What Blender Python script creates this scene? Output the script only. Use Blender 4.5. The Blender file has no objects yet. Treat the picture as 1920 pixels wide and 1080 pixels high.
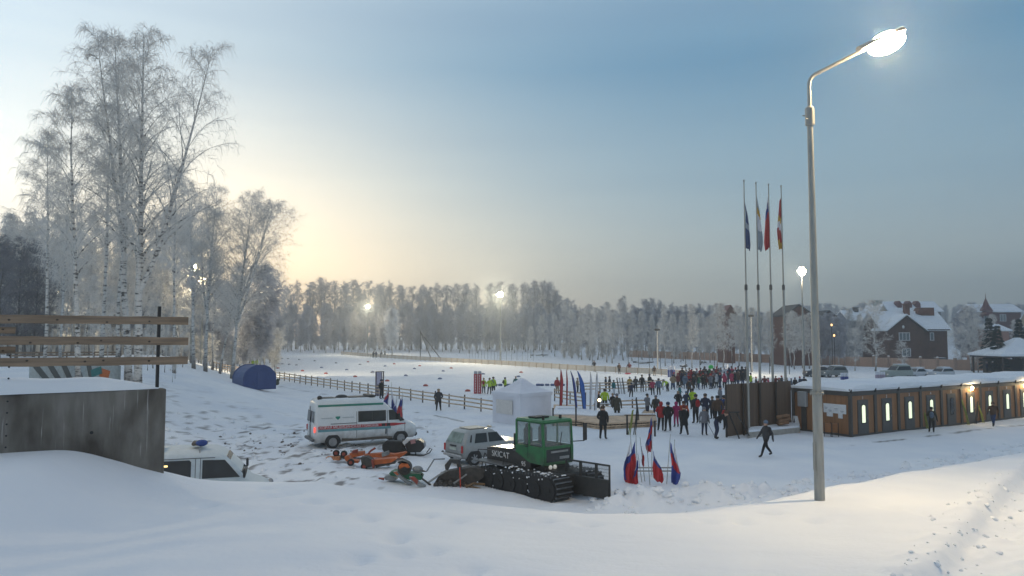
import bpy, bmesh, math, random
import numpy as np
from mathutils import Vector, Matrix, Euler
R = math.radians
SC = bpy.context.scene
COL = SC.collection

# ---------------------------------------------------------------- camera
F = 1400.0; PITCH = math.atan(90 / F); EYE = 6.0
cam = bpy.data.cameras.new('camera'); camo = bpy.data.objects.new('camera', cam); COL.objects.link(camo)
camo.location = (0, 0, EYE); camo.rotation_euler = (math.pi / 2 + PITCH, 0, 0)
cam.sensor_width = 36; cam.lens = 36 * F / 1920; cam.clip_end = 6000; cam.clip_start = .1
SC.camera = camo

# ---------------------------------------------------------------- sky, sun, exposure
SUN_EL, SUN_AZ = R(4.0), R(-22)        # azimuth from the view direction (+Y), negative = left
w = bpy.data.worlds.new('World'); SC.world = w; w.use_nodes = True
nt = w.node_tree; N = nt.nodes; L = nt.links
N.clear()
out = N.new('ShaderNodeOutputWorld'); bg = N.new('ShaderNodeBackground'); L.new(bg.outputs[0], out.inputs[0])
sky = N.new('ShaderNodeTexSky'); sky.sky_type = 'NISHITA'; sky.sun_disc = False
sky.sun_elevation = SUN_EL; sky.sun_rotation = SUN_AZ
sky.altitude = 200; sky.air_density = 1.0; sky.dust_density = 2.0; sky.ozone_density = 1.5
# thin high cloud veil over the blue: pale near the horizon, brighter towards the sun
tc = N.new('ShaderNodeTexCoord'); sp = N.new('ShaderNodeSeparateXYZ'); L.new(tc.outputs['Generated'], sp.inputs[0])
def wmath(op, a, b=None, c=None):
    n = N.new('ShaderNodeMath'); n.operation = op
    for i, v in enumerate((a, b, c)):
        if v is None: continue
        if isinstance(v, (int, float)): n.inputs[i].default_value = v
        else: L.new(v, n.inputs[i])
    return n.outputs[0]
def wramp(fac, stops):
    n = N.new('ShaderNodeValToRGB'); e = n.color_ramp.elements
    while len(e) < len(stops): e.new(.5)
    for i, (p, c) in enumerate(stops):
        e[i].position = p; e[i].color = (*c, 1)
    L.new(fac, n.inputs[0]); return n.outputs[0]
def wmix(fac, a, b, mode='MIX'):
    n = N.new('ShaderNodeMix'); n.data_type = 'RGBA'; n.blend_type = mode
    if isinstance(fac, (int, float)): n.inputs[0].default_value = fac
    else: L.new(fac, n.inputs[0])
    for i, v in ((6, a), (7, b)):
        if isinstance(v, tuple): n.inputs[i].default_value = (*v, 1)
        else: L.new(v, n.inputs[i])
    return n.outputs[2]
def lobe(az, e_):
    d_ = N.new('ShaderNodeVectorMath'); d_.operation = 'DOT_PRODUCT'; L.new(tc.outputs['Generated'], d_.inputs[0])
    d_.inputs[1].default_value = (math.sin(az) * math.cos(e_), math.cos(az) * math.cos(e_), math.sin(e_))
    return wmath('ARCCOSINE', wmath('MINIMUM', d_.outputs['Value'], 1.0))          # angle to the lobe centre, radians
ang = lobe(R(-42), R(12)); ang2 = lobe(SUN_AZ - R(5), R(3))
el = wmath('MAXIMUM', sp.outputs['Z'], 0.0)
base = wramp(el, [(0, (.40, .50, .565)), (.045, (.44, .53, .565)), (.11, (.46, .555, .60)), (.20, (.325, .49, .60)),
                  (.34, (.135, .35, .54)), (.62, (.54, .64, .76)), (1, (.64, .70, .78))])
awayness = wramp(wmath('DIVIDE', ang, math.pi), [(0, (1, 1, 1)), (.17, (1, 1, 1)), (.34, (.80, .86, .90)), (.6, (.85, .85, .88)), (1, (.92, .88, .88))])
base = wmix(1.0, base, awayness, 'MULTIPLY')
g1 = wmath('EXPONENT', wmath('MULTIPLY', wmath('POWER', wmath('DIVIDE', ang, .42), 2.0), -1.0))
g2 = wmath('EXPONENT', wmath('MULTIPLY', wmath('ADD', wmath('DIVIDE', ang2, .28), wmath('DIVIDE', el, .12)), -1.0))
white = N.new('ShaderNodeCombineColor'); 
for i_, k_ in enumerate((.72, .72, .68)): L.new(wmath('MULTIPLY', g1, k_), white.inputs[i_])
peach = N.new('ShaderNodeCombineColor')
for i_, k_ in enumerate((.86, .66, .43)): L.new(wmath('MULTIPLY', g2, k_), peach.inputs[i_])
glow = wmix(1.0, white.outputs[0], peach.outputs[0], 'ADD')
# streaky cloud texture
mp = N.new('ShaderNodeMapping'); mp.inputs['Scale'].default_value = (1.1, 1.1, 13); mp.inputs['Rotation'].default_value = (R(4), R(5), 0)
L.new(tc.outputs['Generated'], mp.inputs[0])
nz = N.new('ShaderNodeTexNoise'); nz.inputs['Scale'].default_value = 2.1; nz.inputs['Detail'].default_value = 5; nz.inputs['Roughness'].default_value = .5
L.new(mp.outputs[0], nz.inputs[0])
cl = wramp(nz.outputs[0], [(.36, (.93, .95, .97)), (.56, (1, 1, 1)), (.72, (1.04, 1.03, 1.02))])
veil = wmix(1.0, wmix(1.0, base, glow, 'ADD'), cl, 'MULTIPLY')
skyc = wmix(1.0, sky.outputs[0], (.045, .05, .055), 'MULTIPLY')
L.new(wmix(1.0, veil, skyc, 'ADD'), bg.inputs[0]); bg.inputs[1].default_value = .86

sun = bpy.data.lights.new('sun', 'SUN'); sun.energy = .9; sun.angle = R(3); sun.color = (1, .70, .42)
suno = bpy.data.objects.new('sun', sun); COL.objects.link(suno)
suno.rotation_euler = Vector((-math.sin(SUN_AZ) * math.cos(SUN_EL), -math.cos(SUN_AZ) * math.cos(SUN_EL), -math.sin(SUN_EL))).to_track_quat('-Z', 'Y').to_euler()
vs = SC.view_settings; vs.view_transform = 'Standard'; vs.look = 'None'; vs.exposure = -0.12; vs.gamma = 1.0; vs.use_curve_mapping = False
cy = SC.cycles; cy.use_denoising = True; cy.max_bounces = 6; cy.diffuse_bounces = 3; cy.glossy_bounces = 2; cy.transmission_bounces = 3
cy.volume_bounces = 0; cy.transparent_max_bounces = 8; cy.sample_clamp_indirect = 4; cy.caustics_reflective = False; cy.caustics_refractive = False

# ---------------------------------------------------------------- pixel helpers (photo pixels, 1920 x 1080)
cp_, sp_ = math.cos(PITCH), math.sin(PITCH)
def ray(px, py):
    cx, cyy = (px - 960) / F, (540 - py) / F
    return Vector((cx, cp_ - sp_ * cyy, sp_ + cp_ * cyy))
def at(px, py, Y):
    d = ray(px, py); t = Y / d.y
    return Vector((d.x * t, Y, EYE + d.z * t))

# ---------------------------------------------------------------- terrain
def _ss(a, b, x):
    t = np.clip((x - a) / (b - a), 0, 1); return t * t * (3 - 2 * t)
def vnoise(x, y, seed=0):
    xi = np.floor(x); yi = np.floor(y); fx = x - xi; fy = y - yi
    fx = fx * fx * (3 - 2 * fx); fy = fy * fy * (3 - 2 * fy)
    def h(a, b):
        s = np.sin(a * 127.1 + b * 311.7 + seed * 74.7) * 43758.5453
        return s - np.floor(s)
    return (h(xi, yi) * (1 - fx) + h(xi + 1, yi) * fx) * (1 - fy) + (h(xi, yi + 1) * (1 - fx) + h(xi + 1, yi + 1) * fx) * fy
def fbm(x, y, o=4, seed=0):
    s = 0; a = .5
    for i in range(o):
        s = s + a * vnoise(x, y, seed + i); x = x * 2.03 + 3.1; y = y * 2.03 + 1.7; a *= .5
    return s
CX = np.array([-60, -20, -6.5, -4.0, -.6, 1.36, 3.35, 5.1, 7.5, 11.3, 16.9, 40.])
CY = np.array([16.5, 16.5, 16.2, 15.4, 14.0, 13.4, 13.6, 14.6, 16.5, 20, 24.7, 30])
CZ = np.array([3.10, 3.10, 3.06, 3.22, 3.10, 3.04, 3.0, 3.0, 2.95, 2.65, 2.3, 1.6])
TRK = [(15.5, 21.0), (10.9, 15.6), (8.5, 12.4), (5.9, 9.2), (3.9, 7.0), (1.5, 4)]
def seg_dist(x, y, pts):
    d = np.full(np.shape(x), 1e9); u = np.zeros(np.shape(x)); acc = 0
    for (a, b), (c, e) in zip(pts[:-1], pts[1:]):
        vx, vy = c - a, e - b; ll = vx * vx + vy * vy
        t = np.clip(((x - a) * vx + (y - b) * vy) / ll, 0, 1)
        dx, dy = x - a - t * vx, y - b - t * vy; dd = np.hypot(dx, dy); sg = np.sign(vx * (y - b) - vy * (x - a))
        m = dd < np.abs(d); d = np.where(m, dd * sg, d); u = np.where(m, acc + t * math.sqrt(ll), u); acc += math.sqrt(ll)
    return d, u
def terrain(x, y, fine=True):
    x = np.asarray(x, float); y = np.asarray(y, float)
    yc = np.interp(x, CX, CY); zc = np.interp(x, CX, CZ)
    Lf = np.interp(x, [-10, 2, 8, 17, 40], [7.5, 7.0, 6.0, 5.5, 6])
    t = (y - yc) / Lf; e = .12
    g = .5 * (np.sqrt(t * t + e * e) + t) - .5 * (np.sqrt((t - 1) ** 2 + e * e) + (t - 1))
    top = zc + .035 * np.clip(yc - y, 0, 12) + (.10 * (fbm(x * .22, y * .35, 3, 5) - .45) if fine else 0)
    # drift against the concrete wall
    dr = (_ss(-6.0, -7.9, x) * .62 + _ss(-5.2, -6.6, x) * .28) * _ss(7.0, 12.2, y) * _ss(1.0, .1, y - (14 + (x + 6.48) * .7177))
    z = top * (1 - g) + dr * (1 - g)
    # rise with the birches at the left
    u = -(x + 12) * .93 - (y - 34) * .37 * 0 - np.clip(y - 60, 0, 200) * .42
    u = np.where(y > 22, u, u - (22 - y) * .3)
    hill = 3.3 * _ss(2.0, 17.0, u) * _ss(20, 30, y) * _ss(175, 105, y)
    z = z + hill
    # pile of snow behind the wall
    z = z + 2.1 * np.exp(-(((x + 23.5) / 4.2) ** 2 + ((y - 32) / 4.0) ** 2))
    # banks beyond the ski field
    z = z + 1.2 * _ss(185, 330, y) * _ss(-200, -40, x) * 0
    if fine:
        plaza = g * _ss(300, 60, y)
        z = z + plaza * (.10 * (fbm(x * .35, y * .35, 3, 11) - .45) + .05 * (fbm(x * 1.6, y * 1.6, 3, 21) - .45))
        # churned snow left of the vehicles
        m = _ss(-3.5, -7, x) * _ss(-34, -16, x) * _ss(27, 31, y) * _ss(64, 48, y) + .8 * np.exp(-((x - 3.5) ** 2 / 20 + (y - 27) ** 2 / 5))
        r = fbm(x * 1.3, y * .9, 4, 31)
        z = z + m * (.42 * np.clip(r - .42, 0, 1) + .20 * np.abs(fbm(x * 2.3, y * 2.3, 3, 41) - .45))
        # rough snow bank along the edge of the plaza at the right
        bk = np.exp(-((t - .35) / .32) ** 2) * _ss(.5, 4, x)
        z = z + bk * (.42 * np.clip(fbm(x * .7, y * .7, 4, 51) - .36, 0, 1) + .16 * np.abs(fbm(x * 3.1, y * 3.1, 3, 52) - .45))
        # ploughed berm before the flag stand and trampled edges
        bm_ = np.exp(-((y - 27.2 - .12 * (x - 6)) / .95) ** 2) * _ss(2.6, 4.0, x) * _ss(12, 9.5, x)
        z = z + bm_ * (.34 + 1.5 * np.clip(fbm(x * 1.3, y * 1.3, 4, 101) - .40, 0, 1) + .5 * (fbm(x * 3.2, y * 3.2, 2, 102) - .5))
        rip = _ss(8, 20, y) * 0 + (1 - g)
        z = z + rip * .022 * (fbm(x * .9 + .4 * y, y * 3.2, 3, 111) - .45)
        # old footprints in the foreground
        for fx, fy in FOOT:
            z = z - .11 * np.exp(-(((x - fx) / .17) ** 2 + ((y - fy) / .22) ** 2))
        # trodden track at the right
        d, uu = seg_dist(x, y, TRK)
        near = (1 - g) * (np.abs(d) < 4)
        rough = fbm(x * 2.6, y * 2.6, 4, 61)
        z = z + near * (-.17 * _ss(.75, .5, np.abs(d)) + .10 * np.exp(-((np.abs(d) - .85) / .22) ** 2) * (rough * 1.3)
                        + .14 * _ss(.7, .2, np.abs(d)) * (rough - .4) + .06 * np.exp(-((d - .1) / .1) ** 2))
        cl_ = np.clip(fbm(x * 3.4, y * 3.4, 3, 71) - .50, 0, 1)
        z = z + near * _ss(1.6, .7, np.abs(d)) * cl_ * .30
        # tyre ruts across the yard
        for pts, gauge, dep in RUTS:
            d, uu = seg_dist(x, y, pts); a = np.abs(np.abs(d) - gauge)
            z = z + g * (-dep * _ss(.26, .12, a) + dep * .7 * np.exp(-((a - .36) / .12) ** 2)) * _ss(.30, .45, fbm(uu * .25, uu * 0 + gauge, 2, 121))
    return z
RUTS = [([(30, 40), (18, 35.5), (8, 33), (-1, 33.5), (-5, 37)], .85, .07), ([(34, 43.5), (20, 38.5), (9, 36), (2, 38), (-3, 43)], .8, .05), ([(-10.5, 40.5), (-18, 39), (-26, 46), (-34, 62)], .8, .09),
        ([(-2, 35.5), (-9, 33), (-15, 32), (-24, 40)], .72, .08), ([(6, 31), (9, 38), (12, 46), (15, 60)], 1.0, .05), ([(2.5, 30.5), (6, 30), (12, 31.5), (22, 36)], .95, .10)]
rf = random.Random(4)
FOOT = [(-3.9 + .9 * i + rf.uniform(-.1, .1) * 0 - .33 * i, 13.6 - .72 * i + rf.uniform(-.2, .2)) for i in range(9)] + \
       [(-1.4, 12.1), (-.9, 11.8), (.5, 12.2), (1.2, 12.0), (3.2, 12.3), (3.7, 12.2), (-4.6, 14.2), (-4.1, 13.1), (-5.0, 12.4), (-1.6, 10.4), (-1.4, 9.7), (-1.9, 9.3), (4.4, 12.9), (4.8, 12.1), (6.6, 13.2), (6.9, 12.6)]
def tz(x, y): return float(terrain(np.array([x]), np.array([y]))[0])
def gp(px, py, dmin=18.0):
    """where the ray through a photo pixel meets the ground (beyond dmin)"""
    d = ray(px, py); ys = np.concatenate([np.arange(dmin, 130, .25), np.arange(130, 700, 1.0)]); t = ys / d.y
    zz = EYE + d.z * t - terrain(d.x * t, ys, False)
    k = np.argmax(zz < 0) if (zz < 0).any() else len(ys) - 1
    Y = ys[k]
    for _ in range(3):
        x = d.x * Y / d.y; g = tz(x, Y)
        if d.z < -1e-4: Y = .5 * Y + .5 * min(700, (g - EYE) / d.z * d.y)
    x = d.x * Y / d.y
    return Vector((x, Y, tz(x, Y)))

# ---------------------------------------------------------------- materials
MATS = {}
def mat(name, col, rough=.6, metal=0., var=.12, scale=6., bump=0., bscale=None, spec=.5, stretch=(1, 1, 1), emit=None, es=0, alpha=1, trans=0):
    if name in MATS: return MATS[name]
    m = bpy.data.materials.new(name); m.use_nodes = True; MATS[name] = m
    n = m.node_tree.nodes; l = m.node_tree.links; b = n['Principled BSDF']
    b.inputs['Roughness'].default_value = rough; b.inputs['Metallic'].default_value = metal
    b.inputs['Specular IOR Level'].default_value = spec
    if trans: b.inputs['Transmission Weight'].default_value = trans; b.inputs['IOR'].default_value = 1.2
    tcn = n.new('ShaderNodeTexCoord'); mpn = n.new('ShaderNodeMapping'); mpn.inputs['Scale'].default_value = stretch
    l.new(tcn.outputs['Object'], mpn.inputs[0])
    no = n.new('ShaderNodeTexNoise'); no.inputs['Scale'].default_value = scale; no.inputs['Detail'].default_value = 4
    l.new(mpn.outputs[0], no.inputs[0])
    rp = n.new('ShaderNodeValToRGB'); e = rp.color_ramp.elements
    e[0].position = .3; e[0].color = (*[c * (1 - var) for c in col], 1); e[1].position = .7; e[1].color = (*[min(1, c * (1 + var)) for c in col], 1)
    l.new(no.outputs[0], rp.inputs[0]); l.new(rp.outputs[0], b.inputs['Base Color'])
    if bump:
        bn = n.new('ShaderNodeBump'); bn.inputs['Strength'].default_value = bump; bn.inputs['Distance'].default_value = .05
        nb = n.new('ShaderNodeTexNoise'); nb.inputs['Scale'].default_value = bscale or scale * 4; nb.inputs['Detail'].default_value = 5
        l.new(mpn.outputs[0], nb.inputs[0]); l.new(nb.outputs[0], bn.inputs['Height']); l.new(bn.outputs[0], b.inputs['Normal'])
    if emit: b.inputs['Emission Color'].default_value = (*emit, 1); b.inputs['Emission Strength'].default_value = es
    return m

# ---------------------------------------------------------------- mesh builder
class MB:
    def __init__(s): s.v = []; s.f = []; s.m = []; s.cur = 0
    def add(s, vs, fs):
        o = len(s.v); s.v += [tuple(v) for v in vs]; s.f += [tuple(i + o for i in f) for f in fs]; s.m += [s.cur] * len(fs); return s
    def box(s, c, d, rz=0, rx=0, ry=0, bev=0):
        c = Vector(c); M = Euler((rx, ry, rz)).to_matrix(); hx, hy, hz = (k / 2 for k in d)
        if not bev:
            vs = [c + M @ Vector((x * hx, y * hy, z * hz)) for x in (-1, 1) for y in (-1, 1) for z in (-1, 1)]
            return s.add(vs, [(0, 1, 3, 2), (4, 6, 7, 5), (0, 4, 5, 1), (2, 3, 7, 6), (0, 2, 6, 4), (1, 5, 7, 3)])
        b = min(bev, hx * .9, hy * .9, hz * .9); rings = []
        for z, k in ((-hz, b), (-hz + b, 0), (hz - b, 0), (hz, b)):
            X, Y = hx - k, hy - k; q = b if k == 0 else b * .4
            rings.append([c + M @ Vector(p) for p in ((X - q, -Y, z), (X, -Y + q, z), (X, Y - q, z), (X - q, Y, z), (-X + q, Y, z), (-X, Y - q, z), (-X, -Y + q, z), (-X + q, -Y, z))])
        return s.loft(rings)
    def loft(s, rings, cap=True, closed=True):
        n = len(rings[0]); vs = [p for r in rings for p in r]; fs = []
        for i in range(len(rings) - 1):
            for j in range(n if closed else n - 1):
                k = (j + 1) % n; fs.append((i * n + j, i * n + k, (i + 1) * n + k, (i + 1) * n + j))
        if cap and closed: fs += [tuple(range(n - 1, -1, -1)), tuple(range((len(rings) - 1) * n, len(rings) * n))]
        return s.add(vs, fs)
    def tube(s, pts, r, n=6, cap=True):
        pts = [Vector(p) for p in pts]; rs = r if isinstance(r, (list, tuple)) else [r] * len(pts); rings = []; up = None
        for i, p in enumerate(pts):
            d = (pts[min(i + 1, len(pts) - 1)] - pts[max(i - 1, 0)]).normalized()
            if up is None: up = Vector((0, 0, 1)) if abs(d.z) < .95 else Vector((1, 0, 0))
            a = d.cross(up).normalized(); b = a.cross(d).normalized(); up = b
            rings.append([p + (a * math.cos(2 * math.pi * k / n) + b * math.sin(2 * math.pi * k / n)) * rs[i] for k in range(n)])
        return s.loft(rings, cap)
    def cyl(s, p0, p1, r0, r1=None, n=12, cap=True): return s.tube([p0, p1], [r0, r0 if r1 is None else r1], n, cap)
    def lathe(s, prof, c=(0, 0, 0), n=16, cap=True):
        c = Vector(c)
        return s.loft([[c + Vector((r * math.cos(2 * math.pi * k / n), r * math.sin(2 * math.pi * k / n), z)) for k in range(n)] for r, z in prof], cap)
    def ell(s, c, r, n=12, m=7, rz=0):
        c = Vector(c); M = Euler((0, 0, rz)).to_matrix(); rings = []
        for i in range(m + 1):
            a = math.pi * (i + .02 * (i == 0) - .02 * (i == m)) / m
            rings.append([c + M @ Vector((r[0] * math.sin(a) * math.cos(2 * math.pi * k / n), r[1] * math.sin(a) * math.sin(2 * math.pi * k / n), -r[2] * math.cos(a))) for k in range(n)])
        return s.loft(rings)
    def prism(s, poly, axis, a, b):
        def P(u, v, w): return {'x': (w, u, v), 'y': (u, w, v), 'z': (u, v, w)}[axis]
        n = len(poly); vs = [P(u, v, a) for u, v in poly] + [P(u, v, b) for u, v in poly]
        fs = [tuple(range(n)), tuple(range(2 * n - 1, n - 1, -1))] + [(i, i + n, (i + 1) % n + n, (i + 1) % n) for i in range(n)]
        return s.add(vs, fs)
    def slab(s, a, b, h, t):
        """upright board between ground points a and b (z = bottom), height h, thickness t"""
        a, b = Vector(a), Vector(b); d = (b - a); nrm = Vector((-d.y, d.x, 0)).normalized() * t / 2; u = Vector((0, 0, h))
        vs = [a - nrm, b - nrm, b + nrm, a + nrm]; vs += [v + u for v in vs]
        return s.add(vs, [(0, 3, 2, 1), (4, 5, 6, 7), (0, 1, 5, 4), (1, 2, 6, 5), (2, 3, 7, 6), (3, 0, 4, 7)])
    def mesh(s, name, mats, smooth=False):
        me = bpy.data.meshes.new(name); me.from_pydata(s.v, [], s.f)
        for m in (mats if isinstance(mats, (list, tuple)) else [mats]): me.materials.append(m)
        me.polygons.foreach_set('material_index', s.m)
        bm = bmesh.new(); bm.from_mesh(me); bmesh.ops.recalc_face_normals(bm, faces=bm.faces); bm.to_mesh(me); bm.free()
        if smooth: me.polygons.foreach_set('use_smooth', [True] * len(me.polygons)); me.set_sharp_from_angle(angle=R(38))
        me.update(); return me
    def build(s, name, mats, parent=None, smooth=False, loc=None, rz=0):
        return link(name, s.mesh(name, mats, smooth), parent, loc, rz)
def link(name, me, parent=None, loc=None, rz=0):
    o = bpy.data.objects.new(name, me); COL.objects.link(o)
    if parent is not None: o.parent = parent
    if loc is not None: o.location = loc
    o.rotation_euler.z = rz
    return o
def tag(o, label, cat, group=None):
    o['label'] = label; o['category'] = cat; o['kind'] = 'thing'
    if group: o['group'] = group
    return o
def thing(name, label, cat, loc=(0, 0, 0), rz=0, group=None):
    o = bpy.data.objects.new(name, None); COL.objects.link(o); o.location = loc; o.rotation_euler.z = rz
    o.empty_display_size = .2
    return tag(o, label, cat, group)
def kind(o, k): o['kind'] = k; return o
def dup(root, loc, rz=0, label=None, scale=None, group=None):
    r = root.copy(); COL.objects.link(r); r.location = loc; r.rotation_euler.z = rz
    if label: r['label'] = label
    if group: r['group'] = group
    if scale is not None: r.scale = scale if isinstance(scale, (tuple, list)) else (scale,) * 3
    for ch in root.children:
        c = ch.copy(); COL.objects.link(c); c.parent = r
        for g in ch.children:
            d = g.copy(); COL.objects.link(d); d.parent = c
    return r
def text(body, name, m, parent, loc, rot, size, depth=.004, align='CENTER', sx=1.0):
    cu = bpy.data.curves.new('lettering', 'FONT'); cu.body = body; cu.size = size; cu.extrude = depth; cu.align_x = align; cu.align_y = 'CENTER'
    to = bpy.data.objects.new('lettering', cu); COL.objects.link(to)
    dg = bpy.context.evaluated_depsgraph_get(); me = bpy.data.meshes.new_from_object(to.evaluated_get(dg))
    bpy.data.objects.remove(to); bpy.data.curves.remove(cu)
    me.materials.clear(); me.materials.append(m); me.name = name
    o = link(name, me, parent, loc); o.rotation_euler = rot; o.scale = (sx, 1, 1); return o

# ---------------------------------------------------------------- snow ground: one sheet to the horizon
def snow_mat():
    m = bpy.data.materials.new('snow'); m.use_nodes = True; MATS['snow'] = m
    n = m.node_tree.nodes; l = m.node_tree.links; b = n['Principled BSDF']
    b.inputs['Roughness'].default_value = .75; b.inputs['Specular IOR Level'].default_value = .25
    tcn = n.new('ShaderNodeTexCoord')
    def noise(sc, det=5, st=(1, 1, 1)):
        mpn = n.new('ShaderNodeMapping'); mpn.inputs['Scale'].default_value = st; l.new(tcn.outputs['Object'], mpn.inputs[0])
        q = n.new('ShaderNodeTexNoise'); q.inputs['Scale'].default_value = sc; q.inputs['Detail'].default_value = det; l.new(mpn.outputs[0], q.inputs[0]); return q.outputs[0]
    rp = n.new('ShaderNodeValToRGB'); e = rp.color_ramp.elements
    e[0].position = .3; e[0].color = (.72, .76, .82, 1); e[1].position = .65; e[1].color = (.83, .85, .87, 1)
    l.new(noise(.35, 6), rp.inputs[0])
    at_ = n.new('ShaderNodeAttribute'); at_.attribute_name = 'dirt'
    mx = n.new('ShaderNodeMix'); mx.data_type = 'RGBA'; l.new(at_.outputs['Fac'], mx.inputs[0]); l.new(rp.outputs[0], mx.inputs[6]); mx.inputs[7].default_value = (.10, .085, .075, 1)
    l.new(mx.outputs[2], b.inputs['Base Color'])
    b1 = n.new('ShaderNodeBump'); b1.inputs['Strength'].default_value = .45; b1.inputs['Distance'].default_value = .12; l.new(noise(.9, 6, (1, 1.6, 1)), b1.inputs['Height'])
    b2 = n.new('ShaderNodeBump'); b2.inputs['Strength'].default_value = .3; b2.inputs['Distance'].default_value = .02; l.new(noise(14, 4), b2.inputs['Height']); l.new(b1.outputs[0], b2.inputs['Normal'])
    l.new(b2.outputs[0], b.inputs['Normal'])
    return m
def grid_sheet():
    NX, NY = 1100, 1050
    ux = np.linspace(-1, 1, NX); ax = 5.0; kx = math.asinh(2600 / ax); X = ax * np.sinh(ux * kx)
    a0 = math.asinh((-70 - 13) / 6.0); a1 = math.asinh(3500 / 6.0); Y = 13 + 6.0 * np.sinh(np.linspace(a0, a1, NY))
    xx, yy = np.meshgrid(X, Y); zz = terrain(xx, yy)
    # dirt showing through
    ch = _ss(-3.5, -7, xx) * _ss(-34, -16, xx) * _ss(27, 31, yy) * _ss(60, 46, yy)
    dirt = ch * _ss(.585, .66, fbm(xx * 2.3, yy * 1.5, 4, 81)) * .8
    dirt = np.maximum(dirt, _ss(.52, .6, fbm(xx * 2.4, yy * 1.4, 3, 84)) * .7 * np.exp(-((xx + 9) ** 2 / 9 + (yy - 40) ** 2 / 6)))
    for pts, wd in ((BARE1, .16), (BARE2, .17)):
        d, u = seg_dist(xx, yy, pts)
        dirt = np.maximum(dirt, _ss(wd, wd * .4, np.abs(d) + .10 * (fbm(xx * 3, yy * 3, 2, 91) - .45)) * _ss(.40, .52, fbm(u * .8, u * .13, 3, 92)) * .85)
    co = np.stack([xx, yy, zz], -1).reshape(-1, 3).astype(np.float32)
    i = np.arange(NY - 1)[:, None] * NX + np.arange(NX - 1)[None]
    q = np.stack([i, i + 1, i + 1 + NX, i + NX], -1).reshape(-1, 4).astype(np.int32)
    me = bpy.data.meshes.new('snow_ground'); me.vertices.add(len(co)); me.vertices.foreach_set('co', co.ravel())
    me.loops.add(q.size); me.loops.foreach_set('vertex_index', q.ravel()); me.polygons.add(len(q))
    me.polygons.foreach_set('loop_start', np.arange(len(q), dtype=np.int32) * 4)
    me.polygons.foreach_set('use_smooth', np.ones(len(q), bool)); me.update(calc_edges=True)
    a = me.attributes.new('dirt', 'FLOAT', 'POINT'); a.data.foreach_set('value', dirt.ravel().astype(np.float32))
    me.materials.append(snow_mat())
    o = link('snow_ground', me); o['kind'] = 'structure'; return o
def g2(px, py): v = gp(px, py); return (v.x, v.y)
BARE1 = [g2(512, 722), g2(600, 738), g2(700, 757), g2(760, 769), g2(840, 784), g2(925, 801)]
BARE2 = [g2(1600, 835), g2(1700, 823), g2(1815, 808), g2(1860, 803), g2(1960, 793)]
snow_ground = grid_sheet()
# ---------------------------------------------------------------- trees
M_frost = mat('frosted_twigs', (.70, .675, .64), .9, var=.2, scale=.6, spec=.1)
M_frost_pale = mat('lamplit_hoarfrost', (.86, .85, .84), .95, var=.15, scale=.5, spec=.1)  # frost paler than its neighbours, lamp light on the egg tree put into the colour
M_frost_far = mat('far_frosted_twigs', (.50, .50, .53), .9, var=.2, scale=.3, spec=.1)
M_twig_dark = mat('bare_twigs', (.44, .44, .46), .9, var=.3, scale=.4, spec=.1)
M_bark_dark = mat('dark_bark', (.085, .078, .075), .9, var=.4, scale=3, bump=.3, stretch=(4, 4, 1))
M_needles = mat('spruce_needles', (.035, .05, .045), .9, var=.35, scale=2, spec=.1)
for m_ in (M_frost, M_frost_pale, M_frost_far, M_twig_dark):            # hoarfrost lets light through
    n_ = m_.node_tree.nodes; l_ = m_.node_tree.links; p_ = n_['Principled BSDF']; tr_ = n_.new('ShaderNodeBsdfTranslucent'); mx_ = n_.new('ShaderNodeMixShader'); mx_.inputs[0].default_value = .45
    l_.new(p_.inputs['Base Color'].links[0].from_socket, tr_.inputs['Color']); l_.new(p_.outputs[0], mx_.inputs[1]); l_.new(tr_.outputs[0], mx_.inputs[2]); l_.new(mx_.outputs[0], n_['Material Output'].inputs[0])
def birch_bark():
    m = bpy.data.materials.new('birch_bark'); m.use_nodes = True
    n = m.node_tree.nodes; l = m.node_tree.links; b = n['Principled BSDF']; b.inputs['Roughness'].default_value = .8
    tcn = n.new('ShaderNodeTexCoord'); mp = n.new('ShaderNodeMapping'); mp.inputs['Scale'].default_value = (1.5, 1.5, 5); l.new(tcn.outputs['Object'], mp.inputs[0])
    q = n.new('ShaderNodeTexNoise'); q.inputs['Scale'].default_value = 1.6; q.inputs['Detail'].default_value = 6; q.inputs['Roughness'].default_value = .7; l.new(mp.outputs[0], q.inputs[0])
    r = n.new('ShaderNodeValToRGB'); e = r.color_ramp.elements; e[0].position = .40; e[0].color = (.05, .045, .042, 1); e[1].position = .50; e[1].color = (.62, .60, .57, 1)
    l.new(q.outputs[0], r.inputs[0])
    # rough black foot of the trunk
    sx = n.new('ShaderNodeSeparateXYZ'); l.new(tcn.outputs['Object'], sx.inputs[0])
    rz = n.new('ShaderNodeMapRange'); rz.inputs[1].default_value = .2; rz.inputs[2].default_value = 2.2; l.new(sx.outputs[2], rz.inputs[0])
    mx = n.new('ShaderNodeMix'); mx.data_type = 'RGBA'; l.new(rz.outputs[0], mx.inputs[0]); mx.inputs[6].default_value = (.13, .115, .105, 1); l.new(r.outputs[0], mx.inputs[7])
    l.new(mx.outputs[2], b.inputs['Base Color']); return m
M_birch = birch_bark()

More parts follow.
